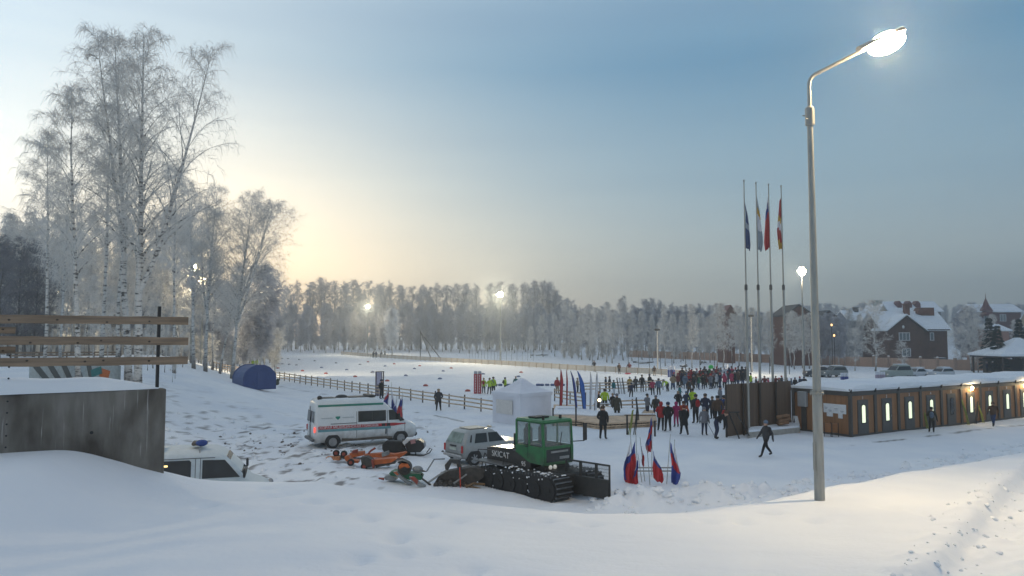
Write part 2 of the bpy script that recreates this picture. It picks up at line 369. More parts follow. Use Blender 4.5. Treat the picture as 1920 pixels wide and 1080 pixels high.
def ribbons(P0, P1, P2, w0, rng, w2=.35):
    """thin twigs: two-quad ribbons through three points each"""
    n = len(P0); a = rng.uniform(0, 2 * np.pi, n); wv = np.stack([np.cos(a), np.sin(a), rng.uniform(-.5, .5, n)], -1)
    d = P2 - P0; wv = np.cross(d, wv); wv /= np.linalg.norm(wv, axis=1, keepdims=True) + 1e-9
    h = (w0 * .5)[:, None] if np.ndim(w0) else w0 * .5
    V = np.stack([P0 - wv * h, P0 + wv * h, P1 - wv * h * .8, P1 + wv * h * .8, P2 - wv * h * w2, P2 + wv * h * w2], 1).reshape(-1, 3)
    b = np.arange(n)[:, None] * 6
    Fq = np.concatenate([b + np.array([[0, 1, 3, 2]]), b + np.array([[2, 3, 5, 4]])], 0)
    return V, Fq
def np_mesh(name, V, Fq, m):
    me = bpy.data.meshes.new(name); V = V.astype(np.float32); Fq = Fq.astype(np.int32)
    me.vertices.add(len(V)); me.vertices.foreach_set('co', V.ravel())
    me.loops.add(Fq.size); me.loops.foreach_set('vertex_index', Fq.ravel()); me.polygons.add(len(Fq))
    me.polygons.foreach_set('loop_start', np.arange(len(Fq), dtype=np.int32) * 4); me.update(calc_edges=True); me.materials.append(m); return me
def unit(v): return v / (np.linalg.norm(v) + 1e-9)
def tree_meshes(seed, H, r0=.18, crown0=.3, nprim=34, spread=.24, rise=(60, 42), droop=.6, nsec=9, ntw=12, tw_len=.9, tw_w=.035, lean=(0, 0), sway=.02,
                shape='birch', bark=None, twig=None, fork=0, sec_len=.42):
    rng = np.random.default_rng(seed); tr = MB(); K = 11
    px = np.cumsum(rng.normal(0, sway, K)) * H * .35; py = np.cumsum(rng.normal(0, sway, K)) * H * .35; px -= px[0]; py -= py[0]
    ts = np.linspace(0, 1, K)
    T = np.stack([px + lean[0] * H * ts ** 1.25, py + lean[1] * H * ts ** 1.25, ts * H], -1)
    rad = r0 * (1 - ts * .93); rad[0] *= 1.3
    stems = [(T, rad, crown0)]
    for k in range(fork):
        t0 = rng.uniform(.3, .5); i0 = int(t0 * (K - 1)); az = rng.uniform(0, 6.28); n = K - i0; s = np.linspace(0, 1, n)[:, None]
        o = np.array([math.cos(az), math.sin(az), 0]) * H * rng.uniform(.10, .2)
        S = T[i0] + (T[i0:] - T[i0]) * rng.uniform(.82, .96) + o * s ** .8
        stems.append((S, rad[i0] * .8 * (1 - np.linspace(0, 1, n) * .92), .12))
    S0, S1, S2, SW = [], [], [], []
    for T_, r_, c0 in stems:
        tr.tube(T_.tolist(), list(r_), 8)
        n = len(T_)
        npm = max(6, int(nprim * (1 if c0 == crown0 else .5)))
        for i in range(npm):
            t = c0 + (1 - c0) * (i + rng.uniform(0, 1)) / npm * .985
            f = t * (n - 1); k = min(n - 2, int(f)); p = T_[k] + (T_[k + 1] - T_[k]) * (f - k)
            q = (t - c0) / (1 - c0)
            if shape == 'birch': L = spread * H * (.35 + .65 * math.sin(math.pi * min(1, q * .80 + .22))) * (1.12 - .55 * q)
            elif shape == 'egg': L = spread * H * (math.sin(math.pi * (q * .86 + .12)) ** .7)
            else: L = spread * H * (.55 + .6 * math.sin(math.pi * min(1, q * .7 + .15))) * (1.1 - .6 * q * q)
            L *= rng.uniform(.65, 1.15)
            az = i * 2.399 + rng.uniform(-.5, .5); e0 = R(rise[0] + rng.uniform(-10, 10)); e1 = R(rise[1] + rng.uniform(-12, 12))
            pts = [p]; m = 6
            for j in range(m):
                e = e0 + (e1 - e0) * (j / (m - 1)); az2 = az + rng.normal(0, .12)
                pts.append(pts[-1] + np.array([math.cos(az2) * math.cos(e), math.sin(az2) * math.cos(e), math.sin(e)]) * L / m)
            rb = max(.012, r_[k] * .42 * (1 - .3 * q))
            tr.tube([x.tolist() for x in pts], [rb * (1 - .85 * j / m) for j in range(m + 1)], 4, False)
            ns = max(3, int(nsec * rng.uniform(.7, 1.2)))
            for a in range(ns):
                s = .18 + .82 * (a + rng.uniform(0, 1)) / ns; f2 = s * m; k2 = min(m - 1, int(f2)); b0 = pts[k2] + (pts[k2 + 1] - pts[k2]) * (f2 - k2)
                dv = unit(pts[k2 + 1] - pts[k2]); rv = rng.normal(0, 1, 3); rv[2] = rv[2] * .5 + .1; dv = unit(dv * .9 + unit(rv) * .9)
                l2 = sec_len * L * (1.1 - .55 * s) * rng.uniform(.6, 1.2) + .25
                b1 = b0 + dv * l2 * .5; b2 = b1 + unit(dv + np.array([0, 0, -.35 * droop])) * l2 * .5
                S0.append(b0); S1.append(b1); S2.append(b2); SW.append(max(.018, tw_w * .9))
    S0, S1, S2 = map(np.array, (S0, S1, S2)); SW = np.array(SW)
    V1, F1 = ribbons(S0, S1, S2, SW, rng, .6)
    nS = len(S0); idx = np.repeat(np.arange(nS), ntw); u = rng.uniform(.08, 1, len(idx))[:, None]
    B = np.where(u < .5, S0[idx] + (S1[idx] - S0[idx]) * u * 2, S1[idx] + (S2[idx] - S1[idx]) * (u * 2 - 1))
    dv = S2[idx] - S0[idx]; dv /= np.linalg.norm(dv, axis=1, keepdims=True); rv = rng.normal(0, 1, B.shape); rv /= np.linalg.norm(rv, axis=1, keepdims=True)
    d1 = dv * .7 + rv * .8; d1 /= np.linalg.norm(d1, axis=1, keepdims=True); ln = (tw_len * rng.uniform(.4, 1.25, len(idx)))[:, None]
    dn = np.array([0, 0, -1.0]); P1 = B + d1 * ln * .45; d2 = d1 * (1 - droop) + dn * droop * 1.1; P2 = P1 + d2 * ln * .6
    V2, F2 = ribbons(B, P1, P2, tw_w * rng.uniform(.6, 1.3, len(idx)), rng, .5)
    V = np.concatenate([V1, V2]); Fq = np.concatenate([F1, F2 + len(V1)])
    return tr.mesh('trunk', bark or M_birch, True), np_mesh('crown', V, Fq, twig or M_frost)
def plant(name, meshes, label, loc, rz, sc=1., group=None, cat='tree'):
    t = thing(name, label, cat, loc, rz, group); t.scale = sc if isinstance(sc, tuple) else (sc,) * 3
    link('trunk', meshes[0], t); link('crown', meshes[1], t); return t
rt = random.Random(11)

# big birches at the left: pixel of foot, pixel of top, distance
BIG = [  # foot px, distance, top px, top py, kwargs, label
    (262, 45, 268, 52, dict(seed=1, r0=.27, crown0=.34, nprim=46, spread=.25, fork=1), 'tallest frosted birch with thick speckled white trunk, its top highest in the photo'),
    (247, 47, 215, 60, dict(seed=2, r0=.25, crown0=.36, nprim=42, spread=.21, fork=1), 'tall frosted birch just left of the thickest trunk, leaning slightly left at its top'),
    (155, 43, 138, 150, dict(seed=3, r0=.17, crown0=.38, nprim=36, spread=.21), 'slender birch with pale cream trunk standing left of the tall birch clump'),
    (88, 46, 92, 235, dict(seed=4, r0=.12, crown0=.42, nprim=28, spread=.17), 'thin pale birch standing alone left of the clump, behind the rail fence'),
    (195, 50, 212, 180, dict(seed=5, r0=.16, crown0=.42, nprim=30, spread=.17), 'slender dark sided birch leaning right between the pale trunk and the thick trunk'),
    (222, 52, 240, 200, dict(seed=6, r0=.15, crown0=.45, nprim=28, spread=.17), 'thin birch leaning right close behind the thickest birch trunk'),
    (438, 86, 478, 352, dict(seed=7, r0=.22, crown0=.24, nprim=56, spread=.33, fork=2), 'frosted weeping birch right of the group with a wide crown, behind the blue tent'),
    (388, 84, 408, 345, dict(seed=8, r0=.20, crown0=.32, nprim=46, spread=.30, fork=2), 'birch with forked trunk beside the lamp with the sun behind its branches'),
    (366, 82, 352, 330, dict(seed=9, r0=.19, crown0=.35, nprim=40, spread=.24), 'birch with dark straight trunk standing by the lit field lamp'),
    (330, 62, 330, 300, dict(seed=10, r0=.13, crown0=.4, nprim=30, spread=.19), 'thin birch right of the thick trunks, just beyond the black fence post'),
    (415, 92, 455, 480, dict(seed=12, r0=.15, crown0=.3, nprim=30, spread=.24), 'low birch with a leaning pale trunk left of the blue tent'),
    (118, 60, 128, 330, dict(seed=13, r0=.13, crown0=.35, nprim=28, spread=.2), 'smaller birch glowing yellow beside the bright left edge of the sky'),
]
for px, d, tx, ty, kw, lb in BIG:
    x = (px - 960) / F * d; z = tz(x, d); top = at(tx, ty + 14, d); H = top.z - z
    ms = tree_meshes(H=H, lean=((top.x - x) / H, 0), sway=.006, nsec=12, ntw=12, tw_len=.85, tw_w=.019, droop=.62, rise=(64, 26), **kw)
    plant('birch_tree', ms, lb, (x, d, z - .1), 0, group='tall birches on the left rise')

# prototypes
def proto(fn, seeds, **kw): return [fn(seed=s, **kw) for s in seeds]
P_mid = proto(tree_meshes, (21, 22, 23), H=15, r0=.14, crown0=.25, nprim=30, spread=.19, nsec=8, ntw=12, tw_len=1.0, tw_w=.05, droop=.65, rise=(62, 35))
P_thin = proto(tree_meshes, (24, 25), H=12, r0=.08, crown0=.3, nprim=24, spread=.16, nsec=6, ntw=10, tw_len=.8, tw_w=.045, droop=.5, rise=(60, 40))
P_tall = proto(tree_meshes, (31, 32, 33, 34), H=27, r0=.34, crown0=.40, nprim=26, spread=.14, nsec=8, ntw=10, tw_len=1.3, tw_w=.075, droop=.15, rise=(66, 56), bark=M_bark_dark, twig=M_twig_dark, fork=2, shape='tall', sway=.012)
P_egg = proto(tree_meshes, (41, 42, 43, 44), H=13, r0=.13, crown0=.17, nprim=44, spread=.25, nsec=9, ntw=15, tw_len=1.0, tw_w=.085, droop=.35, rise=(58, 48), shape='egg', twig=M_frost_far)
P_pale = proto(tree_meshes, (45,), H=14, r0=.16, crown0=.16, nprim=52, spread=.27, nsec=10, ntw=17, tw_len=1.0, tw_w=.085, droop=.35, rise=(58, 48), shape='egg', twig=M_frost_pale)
P_fan = proto(tree_meshes, (46, 47), H=15, r0=.16, crown0=.16, nprim=26, spread=.3, nsec=9, ntw=11, tw_len=.9, tw_w=.045, droop=.2, rise=(52, 36), shape='egg', twig=M_frost)
def grove(items, protos, names, labels, group):
    for k, (px, by, ty, d) in enumerate(items):
        x = (px - 960) / F * d; z = tz(x, d); top = at(px, ty, d).z; ms = protos[k % len(protos)]
        H = max(v.co.z for v in ms[0].vertices); s = (top - z) / H
        sx = s * rt.uniform(.85, 1.15)
        plant(names, ms, labels[k % len(labels)] if isinstance(labels, list) else labels, (x, d, z - .05), rt.uniform(0, 6.28), (sx, sx, s), group)
# far tall bare trees against the sky
tall = [(px, 0, ty, rt.uniform(318, 345)) for px, ty in
        ((512, 560), (532, 548), (556, 528), (585, 530), (604, 522), (628, 528), (648, 530), (662, 526), (690, 528), (712, 535), (730, 529), (750, 536), (772, 538), (790, 535), (818, 533),
         (836, 536), (860, 534), (875, 533), (893, 534), (918, 534), (938, 530), (960, 534), (982, 531), (1003, 528), (1016, 528), (1030, 531), (1042, 545), (576, 545), (676, 545), (800, 548))]
grove(tall, P_tall, 'tall_bare_tree', 'tall dark bare tree in the far row standing out against the sky', 'tall bare trees of the far row')
tall2 = [(px, 0, ty, rt.uniform(280, 320)) for px, ty in ((1130, 575), (1170, 566), (1188, 572), (1210, 562), (1222, 560), (1240, 565), (1260, 569), (1285, 572), (1310, 570), (1330, 572), (1360, 574), (1062, 560), (1080, 572), (1103, 574))]
grove(tall2, P_tall, 'tall_bare_tree', 'hazy bare tree in the distance behind the right half of the forest edge', 'hazy bare trees behind the crowd')
# frosted lower trees of the far forest edge
low = [(px, 0, ty, rt.uniform(262, 300)) for px, ty in
       ((505, 600), (522, 590), (541, 588), (565, 598), (573, 585), (590, 596), (612, 600), (628, 590), (645, 598), (660, 588), (672, 602), (684, 590), (703, 598), (716, 590), (768, 590), (782, 598),
        (800, 585), (815, 597), (830, 590), (846, 582), (862, 590), (880, 583), (895, 592), (914, 578), (930, 590), (948, 580), (965, 588), (985, 578), (1000, 588), (1018, 578), (1034, 590))]
low += [(px, 0, ty, rt.uniform(302, 318)) for px, ty in ((515, 575), (548, 572), (580, 576), (610, 570), (636, 577), (655, 572), (680, 575), (705, 572), (735, 574), (760, 570), (785, 576), (810, 571), (838, 575), (868, 570), (900, 574), (932, 571), (955, 576), (990, 572), (1012, 570), (1045, 578))]
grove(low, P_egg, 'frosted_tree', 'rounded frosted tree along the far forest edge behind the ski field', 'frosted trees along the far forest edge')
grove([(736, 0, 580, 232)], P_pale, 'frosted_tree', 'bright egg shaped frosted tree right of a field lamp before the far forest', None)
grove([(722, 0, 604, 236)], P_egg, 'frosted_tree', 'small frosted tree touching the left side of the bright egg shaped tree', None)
# right middle frosted birches with visible trunks
mid = [(px, 0, ty, d) for px, ty, d in
       ((995, 612, 205), (1018, 590, 215), (1040, 590, 220), (1058, 566, 225), (1072, 582, 205), (1090, 580, 190), (1105, 572, 185), (1120, 577, 190), (1137, 568, 170), (1147, 582, 165), (1168, 556, 185), (1184, 585, 180),
        (1203, 585, 190), (1222, 590, 185), (1246, 578, 150), (1262, 590, 165), (1280, 590, 180), (1296, 572, 140), (1312, 588, 155), (1330, 592, 170), (1343, 570, 145), (1354, 570, 142), (1372, 588, 160), (1384, 574, 150),
        (1408, 578, 150), (1425, 590, 165), (1442, 585, 150), (1462, 596, 160), (1482, 584, 145), (1110, 600, 175), (1235, 605, 175), (1275, 610, 172), (1320, 612, 168), (1395, 600, 172))]
grove(mid, P_mid, 'frosted_birch', 'frosted birch with thin pale trunk in the grove beyond the crowd', 'birch grove beyond the crowd')
mid2 = [(px, 0, ty, rt.uniform(195, 240)) for px, ty in ((1065, 590), (1085, 585), (1100, 590), (1128, 588), (1150, 585), (1178, 588), (1195, 580), (1215, 585), (1230, 580), (1255, 585), (1270, 582), (1290, 585), (1305, 580), (1325, 585), (1338, 590), (1365, 585), (1380, 592), (1400, 588), (1420, 586), (1450, 588), (1475, 590))]
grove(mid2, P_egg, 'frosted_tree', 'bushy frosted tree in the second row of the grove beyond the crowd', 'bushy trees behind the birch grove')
# left forest behind the birches
lf = [(px, 0, ty, rt.uniform(95, 150)) for px, ty in
      ((5, 430), (22, 465), (40, 425), (62, 440), (80, 410), (100, 450), (120, 440), (138, 420), (160, 450), (180, 430), (205, 440), (228, 420), (252, 450), (275, 430), (300, 410), (318, 440), (342, 420),
       (362, 450), (385, 430), (400, 470), (10, 405), (55, 400), (110, 405), (170, 400), (240, 400), (310, 395), (350, 405))]
grove(lf, P_mid + P_thin, 'frosted_birch', 'frosted tree in the wood behind the tall birches on the left', 'wood behind the tall birches')
lf2 = [(px, 0, ty, rt.uniform(150, 178)) for px, ty in ((0, 470), (30, 480), (55, 470), (75, 485), (95, 475), (115, 480), (140, 470), (165, 478), (190, 470), (215, 480), (235, 474), (262, 482), (285, 472), (305, 480), (330, 475), (350, 500), (20, 440), (45, 452), (70, 448))]
grove(lf2, P_tall, 'tall_bare_tree', 'tall dark tree deep in the wood at the left edge', 'dark trees deep in the left wood')
lf3 = [(px, 0, ty, rt.uniform(100, 170)) for px, ty in ((420, 560), (448, 520), (470, 540), (490, 500), (508, 530), (520, 505), (460, 580), (432, 590), (498, 570), (400, 560), (375, 570), (345, 575), (483, 590), (512, 585))]
grove(lf3, P_egg + P_fan, 'frosted_tree', 'low frosted tree lit warm by the sun, behind the blue tent', 'low frosted trees behind the blue tent')
th = [(px, 0, ty, d) for px, ty, d in ((332, 640, 58), (327, 655, 56), (312, 600, 60), (290, 560, 64), (300, 590, 66), (345, 600, 78), (178, 520, 62), (205, 540, 66), (280, 610, 60))]
grove(th, P_thin, 'young_birch', 'thin young birch among the tall birches on the left rise', 'young birches on the left rise')
# village trees on the right
grove([(1638, 0, 565, 128), (1600, 0, 615, 130), (1818, 0, 575, 128), (1795, 0, 612, 132), (1830, 0, 600, 124), (1690, 0, 640, 129)], P_fan, 'frosted_tree',
      ['wide frosted tree with open branches left of the dark brown house', 'low frosted bush tree left of the wide tree by the fence', 'tall frosted tree right of the dark brown house', 'frosted shrub tree at the right corner of the brown house',
       'frosted tree between the brown house and the dark spruces', 'small frosted tree in front of the brown house wall'], 'frosted trees by the village fence')
vt = [(px, 0, ty, rt.uniform(150, 190)) for px, ty in ((1500, 590), (1520, 600), (1548, 590), (1575, 592), (1590, 580), (1612, 590), (1630, 600), (1660, 605), (1800, 590), (1815, 580), (1840, 600), (1860, 590), (1900, 600), (1535, 612), (1560, 618))]
grove(vt, P_egg + P_mid, 'frosted_tree', 'grey frosted tree among the village houses', 'trees among the village houses')
hz = [(px, 0, ty, rt.uniform(520, 580)) for px, ty in [(1500 + 17 * i, 572 + rt.uniform(-4, 5)) for i in range(26)]]
grove(hz, P_egg + P_tall[:2], 'frosted_tree', 'hazy tree on the skyline far behind the village', 'hazy skyline trees behind the village')
def spruce(seed, H=11):
    rng = np.random.default_rng(seed); tr = MB(); tr.tube([(0, 0, 0), (0, 0, H)], [.16, .02], 7)
    n = 2600; t = rng.uniform(.06, 1, n) ** .8; a = rng.uniform(0, 6.28, n); Lr = (1 - t) * H * .2 + .15; q = rng.uniform(.2, 1, n)
    lay = np.round(t * 14) / 14; t = lay + rng.normal(0, .012, n)
    B = np.stack([np.cos(a) * Lr * q, np.sin(a) * Lr * q, t * H - q * Lr * .25], -1); dv = np.stack([np.cos(a), np.sin(a), -.35 + 0 * a], -1); l = rng.uniform(.25, .6, n)[:, None]
    V, Fq = ribbons(B, B + dv * l * .5, B + dv * l + np.array([0, 0, -.08]), .22 * rng.uniform(.6, 1.3, n), rng, .3)
    return tr.mesh('trunk', M_bark_dark, True), np_mesh('crown', V, Fq, M_needles)
P_spr = [spruce(51), spruce(52)]
grove([(1853, 0, 598, 124), (1868, 0, 612, 120), (1909, 0, 600, 122)], P_spr, 'spruce_tree', ['dark spruce left of the snowy pavilion roof', 'shorter dark spruce close beside the pavilion roof', 'dark spruce behind the pavilion roof at the right edge'], 'dark spruces by the pavilion')

# understory: low frosted bushes closing the wood towards the ground
P_bush = proto(tree_meshes, (61, 62, 63), H=5, r0=.05, crown0=.04, nprim=26, spread=.34, nsec=8, ntw=11, tw_len=.6, tw_w=.06, droop=.25, rise=(60, 46), shape='egg', twig=M_frost)
und = [(px, 0, 632 + rt.uniform(-14, 8), rt.uniform(118, 185)) for px in range(-10, 520, 11)]
grove(und, P_bush, 'frosted_bush', 'low frosted bush between the trunks of the left wood', 'bushes under the left wood')
und2 = [(px + rt.uniform(-4, 4), 0, 632 + rt.uniform(-8, 8), rt.uniform(300, 335)) for px in range(500, 1060, 12)] + [(px + rt.uniform(-5, 5), 0, 640 + rt.uniform(-14, 8), rt.uniform(190, 245)) for px in range(1060, 1500, 13)]
grove(und2, P_bush, 'frosted_bush', 'low frosted bush at the foot of the far forest edge', 'bushes along the far forest edge')

cr = [(px + rt.uniform(-5, 5), 0, 545 + rt.uniform(-22, 22), rt.uniform(185, 235)) for px in range(-8, 512, 15)]   # closing row of the left wood
grove(cr, P_egg, 'frosted_tree', 'rounded frosted tree in the back row of the left wood', 'back row of the left wood')
grove([(1487, 0, 585, 136), (1502, 0, 592, 140), (1515, 0, 588, 138), (1538, 0, 594, 140), (1553, 0, 590, 142), (1570, 0, 596, 138)], P_mid + P_egg, 'frosted_tree', 'frosted tree before the red brick houses behind the lamp posts', 'trees before the brick houses')

de = [(px, 0, ty, rt.uniform(88, 110)) for px, ty in ((2, 452), (18, 470), (34, 448), (50, 475), (66, 455), (84, 480), (-12, 440))]   # dark edge of the wood
P_dark = proto(tree_meshes, (71, 72), H=20, r0=.2, crown0=.12, nprim=44, spread=.2, nsec=9, ntw=13, tw_len=.9, tw_w=.06, droop=.3, rise=(58, 40), bark=M_bark_dark, twig=mat('dark_twigs', (.20, .20, .22), .95, var=.3, scale=.4, spec=.1), shape='egg')  # twigs in a darker tone than the other groves
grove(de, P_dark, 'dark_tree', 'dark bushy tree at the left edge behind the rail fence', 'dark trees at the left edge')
# ---------------------------------------------------------------- lamps
M_galv = mat('galvanised_steel', (.34, .34, .32), .5, .55, var=.15, scale=5, stretch=(3, 3, .4))
M_dark = mat('dark_metal', (.022, .022, .024), .5, .3, var=.3)
M_lampglow = mat('lit_lamp_glass', (1, .95, .8), .4, emit=(1, .86, .55), es=40)
M_bigglow = mat('blazing_lamp_glass', (1, .95, .8), .4, emit=(1, .74, .40), es=900)
M_floodglow = mat('lit_flood_glass', (1, .95, .8), .4, emit=(1, .84, .5), es=40)
def lamp_light(parent, loc, watts, radius=.2, col=(1, .80, .48)):
    l = bpy.data.lights.new('lamp_light', 'POINT'); l.energy = watts; l.shadow_soft_size = radius; l.color = col
    o = bpy.data.objects.new('lamp_light', l); COL.objects.link(o); o.parent = parent; o.location = loc; return o
bx, by = at(1537, 935, 14.0).x, 14.0; bz = tz(bx, by) - .1
lp = thing('street_lamp', 'tall galvanised street lamp in the right foreground, its arm bent right to a glaring lamp', 'street lamp', (bx, by, bz))
zt = at(1517, 215, by).z - bz; zj = at(1533, 735, by).z - bz
m = MB(); m.lathe([(.092, 0), (.088, zj)], n=20); m.lathe([(.075, zj), (.052, zt)], n=20)
m.build('pole', M_galv, lp, True)
m = MB(); m.lathe([(.125, zj - .03), (.125, zj - .005), (.10, zj), (.10, zj + .03)], n=20)
for k in range(6): m.cyl((.112 * math.cos(k), .112 * math.sin(k), zj - .06), (.112 * math.cos(k), .112 * math.sin(k), zj + .03), .012, n=6)
m.build('flange', M_galv, lp, True)
m = MB(); m.lathe([(.062, zt - .22), (.085, zt - .2), (.085, zt + .12), (.05, zt + .16)], n=18); m.cyl((-.085, 0, zt - .02), (-.14, 0, zt - .02), .012); m.cyl((-.06, -.06, zt - .1), (-.12, -.1, zt - .1), .01)
m.build('collar', M_galv, lp, True)
m = MB(); m.box((-.09, -.02, .9), (.012, .09, .5)); m.build('hatch', M_galv, lp)
ea = at(1622, 92, by); eb = at(1690, 62, by); ax, az = ea.x - bx, ea.z - bz
zc0 = at(1518, 160, by).z - bz
pts = [(0, 0, zt + .1), (0, 0, zc0 - .1)] + [(.22 - .22 * math.cos(a), 0, zc0 + .24 * math.sin(a)) for a in (.2, .5, .8, 1.1)] + [(ax, 0, az)]
m = MB(); m.tube(pts, .036, 10); m.build('arm', M_galv, lp, True)
hd = Vector((eb.x - ea.x, 0, eb.z - ea.z)); hl_ = hd.length; tilt = -math.atan2(hd.z, hd.x)
hx, hz = ax + hd.x * .5, az + hd.z * .5
m = MB(); rings = []
for t in np.linspace(0, 1, 9):
    ww = .06 + .14 * math.sin(math.pi * min(1, .12 + t * .80)) ; x_ = -.12 + t * .95
    rings.append([Vector((x_, ww * math.cos(a), .02 + (.085 if math.sin(a) > 0 else .02) * math.sin(a))) for a in np.linspace(0, 2 * math.pi, 14, False)])
m.loft(rings)
h = m.build('lamp_head', M_galv, lp, True); h.location = (ax, 0, az); h.rotation_euler = (0, tilt, 0)
m = MB(); m.ell((.43, 0, -.06), (.37, .21, .20), 20, 12); d_ = m.build('diffuser', M_bigglow, h, True)

def field_lamp(px, ytop, d, label, watts=30000, lit=True, aim=(-20, 140, 0), round_=2500):
    top = at(px, ytop, d); x = top.x; z = tz(x, d); H = top.z - z
    t = thing('field_lamp', label, 'lamp post', (x, d, z - .05), 0, 'tall lamps round the ski field')
    m = MB(); m.lathe([(.16, 0), (.15, H * .3), (.07, H)], n=10); m.build('pole', M_galv, t, True)
    m = MB(); m.cyl((-.6, .1, H + .42), (.6, .1, H + .42), .04, n=6); m.cyl((0, .1, H - .1), (0, .1, H + .9), .05, n=6); m.build('crossarm', M_galv, t)
    for dx, dz in ((0, .42), (-.45, .42), (.45, .42), (-.225, .03), (.225, .03), (-.225, .81), (.225, .81)):
        m = MB(); m.lathe([(.10, .2), (.24, .02), (.24, -.10)], (0, 0, 0), 12); m.v = [(dx + x_, z_, H + dz + y_) for x_, y_, z_ in m.v]; hd_ = m.build('floodlight', M_dark, t, True)
        m = MB(); m.cyl((dx, -.105, H + dz), (dx, -.13, H + dz), .225, n=14); m.build('glass', M_floodglow, hd_)
    if lit:
        l_ = bpy.data.lights.new('flood_light', 'SPOT'); l_.energy = watts; l_.spot_size = R(150); l_.spot_blend = 1; l_.shadow_soft_size = .4; l_.color = (1, .84, .56)
        o_ = bpy.data.objects.new('flood_light', l_); COL.objects.link(o_); o_.parent = t; o_.location = (0, -.9, H + .2)
        lamp_light(t, (0, .25, H + .4), round_, .3, (1, .82, .52))
        o_.rotation_euler = (Vector(aim) - Vector((x, d - .9, z + H))).to_track_quat('-Z', 'Y').to_euler()
    return t
field_lamp(1503, 513, 112, 'lit lamp post behind the big street lamp and right of the flagpoles')
field_lamp(938, 555, 175, 'lit lamp post in the middle of the photo against the far forest')
field_lamp(690, 577, 254, 'lit lamp post at the far forest left of the bright egg shaped tree', round_=9000)
field_lamp(362, 507, 103, 'lit lamp standing among the birches, just left of the low sun')
field_lamp(381, 531, 127, 'second lit lamp low among the birch branches right of the first', lit=False)
field_lamp(105, 553, 164, 'lit lamp at the left, beyond the rail fence in the dark wood')
# lamp standing just outside the left edge, its head reaching into the frame
ld = 24.0; lt = at(-26, 232, ld); zb = tz(lt.x - 1.5, ld)
el_ = thing('street_lamp', 'glaring lamp at the left edge of the photo, high above the rail fence', 'street lamp', (lt.x - 1.5, ld, zb))
Hh = lt.z - zb
m = MB(); m.lathe([(.092, 0), (.055, Hh - .6)], n=14); m.build('pole', M_galv, el_, True)
m = MB(); m.tube([(0, 0, Hh - .7), (0, 0, Hh - .25), (.3, 0, Hh - .02), (1.1, 0, Hh + .12)], .035, 8); m.build('arm', M_galv, el_, True)
m = MB(); m.box((1.45, 0, Hh + .16), (.8, .3, .1), bev=.04); hd_ = m.build('lamp_head', M_galv, el_)
m = MB(); m.ell((1.5, 0, Hh + .08), (.34, .17, .16), 14, 8); m.build('diffuser', M_bigglow, hd_, True)
# unlit old lamp poles
def old_pole(px, yt, yb, d, label):
    top = at(px, yt, d); z = tz(top.x, d); H = top.z - z
    t = thing('lamp_post', label, 'lamp post', (top.x, d, z), 0)
    m = MB(); m.lathe([(.13, 0), (.08, H)], n=8); m.build('pole', mat('pale_concrete', (.42, .40, .37), .9, var=.2), t, True)
    m = MB(); m.box((0, 0, H - .2), (.9, .5, .35), bev=.1); m.cyl((0, 0, H), (0, 0, H + .6), .05); m.build('lamp_head', M_dark, t)
old_pole(1232, 616, 690, 128, 'thin unlit lamp post among the birches behind the blue banner columns')
old_pole(1408, 590, 690, 125, 'unlit lamp post with two lamp boxes beside the first flagpole')

# ---------------------------------------------------------------- concrete wall, rail fences at the left
def concrete_mat():
    m = bpy.data.materials.new('stained_concrete'); m.use_nodes = True
    n = m.node_tree.nodes; l = m.node_tree.links; b = n['Principled BSDF']; b.inputs['Roughness'].default_value = .9
    tcn = n.new('ShaderNodeTexCoord')
    def noise(sc, st, det=5):
        mp = n.new('ShaderNodeMapping'); mp.inputs['Scale'].default_value = st; l.new(tcn.outputs['Object'], mp.inputs[0])
        q = n.new('ShaderNodeTexNoise'); q.inputs['Scale'].default_value = sc; q.inputs['Detail'].default_value = det; q.inputs['Distortion'].default_value = .3; l.new(mp.outputs[0], q.inputs[0]); return q.outputs[0]
    r1 = n.new('ShaderNodeValToRGB'); e = r1.color_ramp.elements; e[0].position = .40; e[0].color = (.075, .064, .054, 1); e[1].position = .55; e[1].color = (.215, .20, .18, 1); l.new(noise(1.0, (1.0, 1.0, .45)), r1.inputs[0])
    r2 = n.new('ShaderNodeValToRGB'); e = r2.color_ramp.elements; e[0].position = .42; e[0].color = (.84, .83, .80, 1); e[1].position = .60; e[1].color = (1.05, 1.05, 1.05, 1); l.new(noise(3.2, (1.6, 1.6, .35)), r2.inputs[0])
    mx = n.new('ShaderNodeMix'); mx.data_type = 'RGBA'; mx.blend_type = 'MULTIPLY'; mx.inputs[0].default_value = 1; l.new(r1.outputs[0], mx.inputs[6]); l.new(r2.outputs[0], mx.inputs[7])
    r3 = n.new('ShaderNodeValToRGB'); e = r3.color_ramp.elements; e[0].position = .66; e[0].color = (0, 0, 0, 1); e[1].position = .72; e[1].color = (.22, .22, .22, 1); l.new(noise(7, (2.6, 2.6, .10), 3), r3.inputs[0])
    ad = n.new('ShaderNodeMix'); ad.data_type = 'RGBA'; ad.blend_type = 'ADD'; ad.inputs[0].default_value = 1; l.new(mx.outputs[2], ad.inputs[6]); l.new(r3.outputs[0], ad.inputs[7])
    l.new(ad.outputs[2], b.inputs['Base Color'])
    bn = n.new('ShaderNodeBump'); bn.inputs['Strength'].default_value = .4; bn.inputs['Distance'].default_value = .02; l.new(noise(9, (1, 1, 1)), bn.inputs['Height']); l.new(bn.outputs[0], b.inputs['Normal'])
    return m
M_conc = concrete_mat(); M_snow = MATS['snow']
M_wood = mat('pale_plank_wood', (.25, .18, .125), .8, var=.3, scale=3, bump=.25, stretch=(.4, 3, 6))
M_railwood = mat('weathered_rail', (.56, .41, .28), .85, var=.25, scale=2)
M_woodpost = mat('dark_timber', (.055, .04, .032), .85, var=.3)
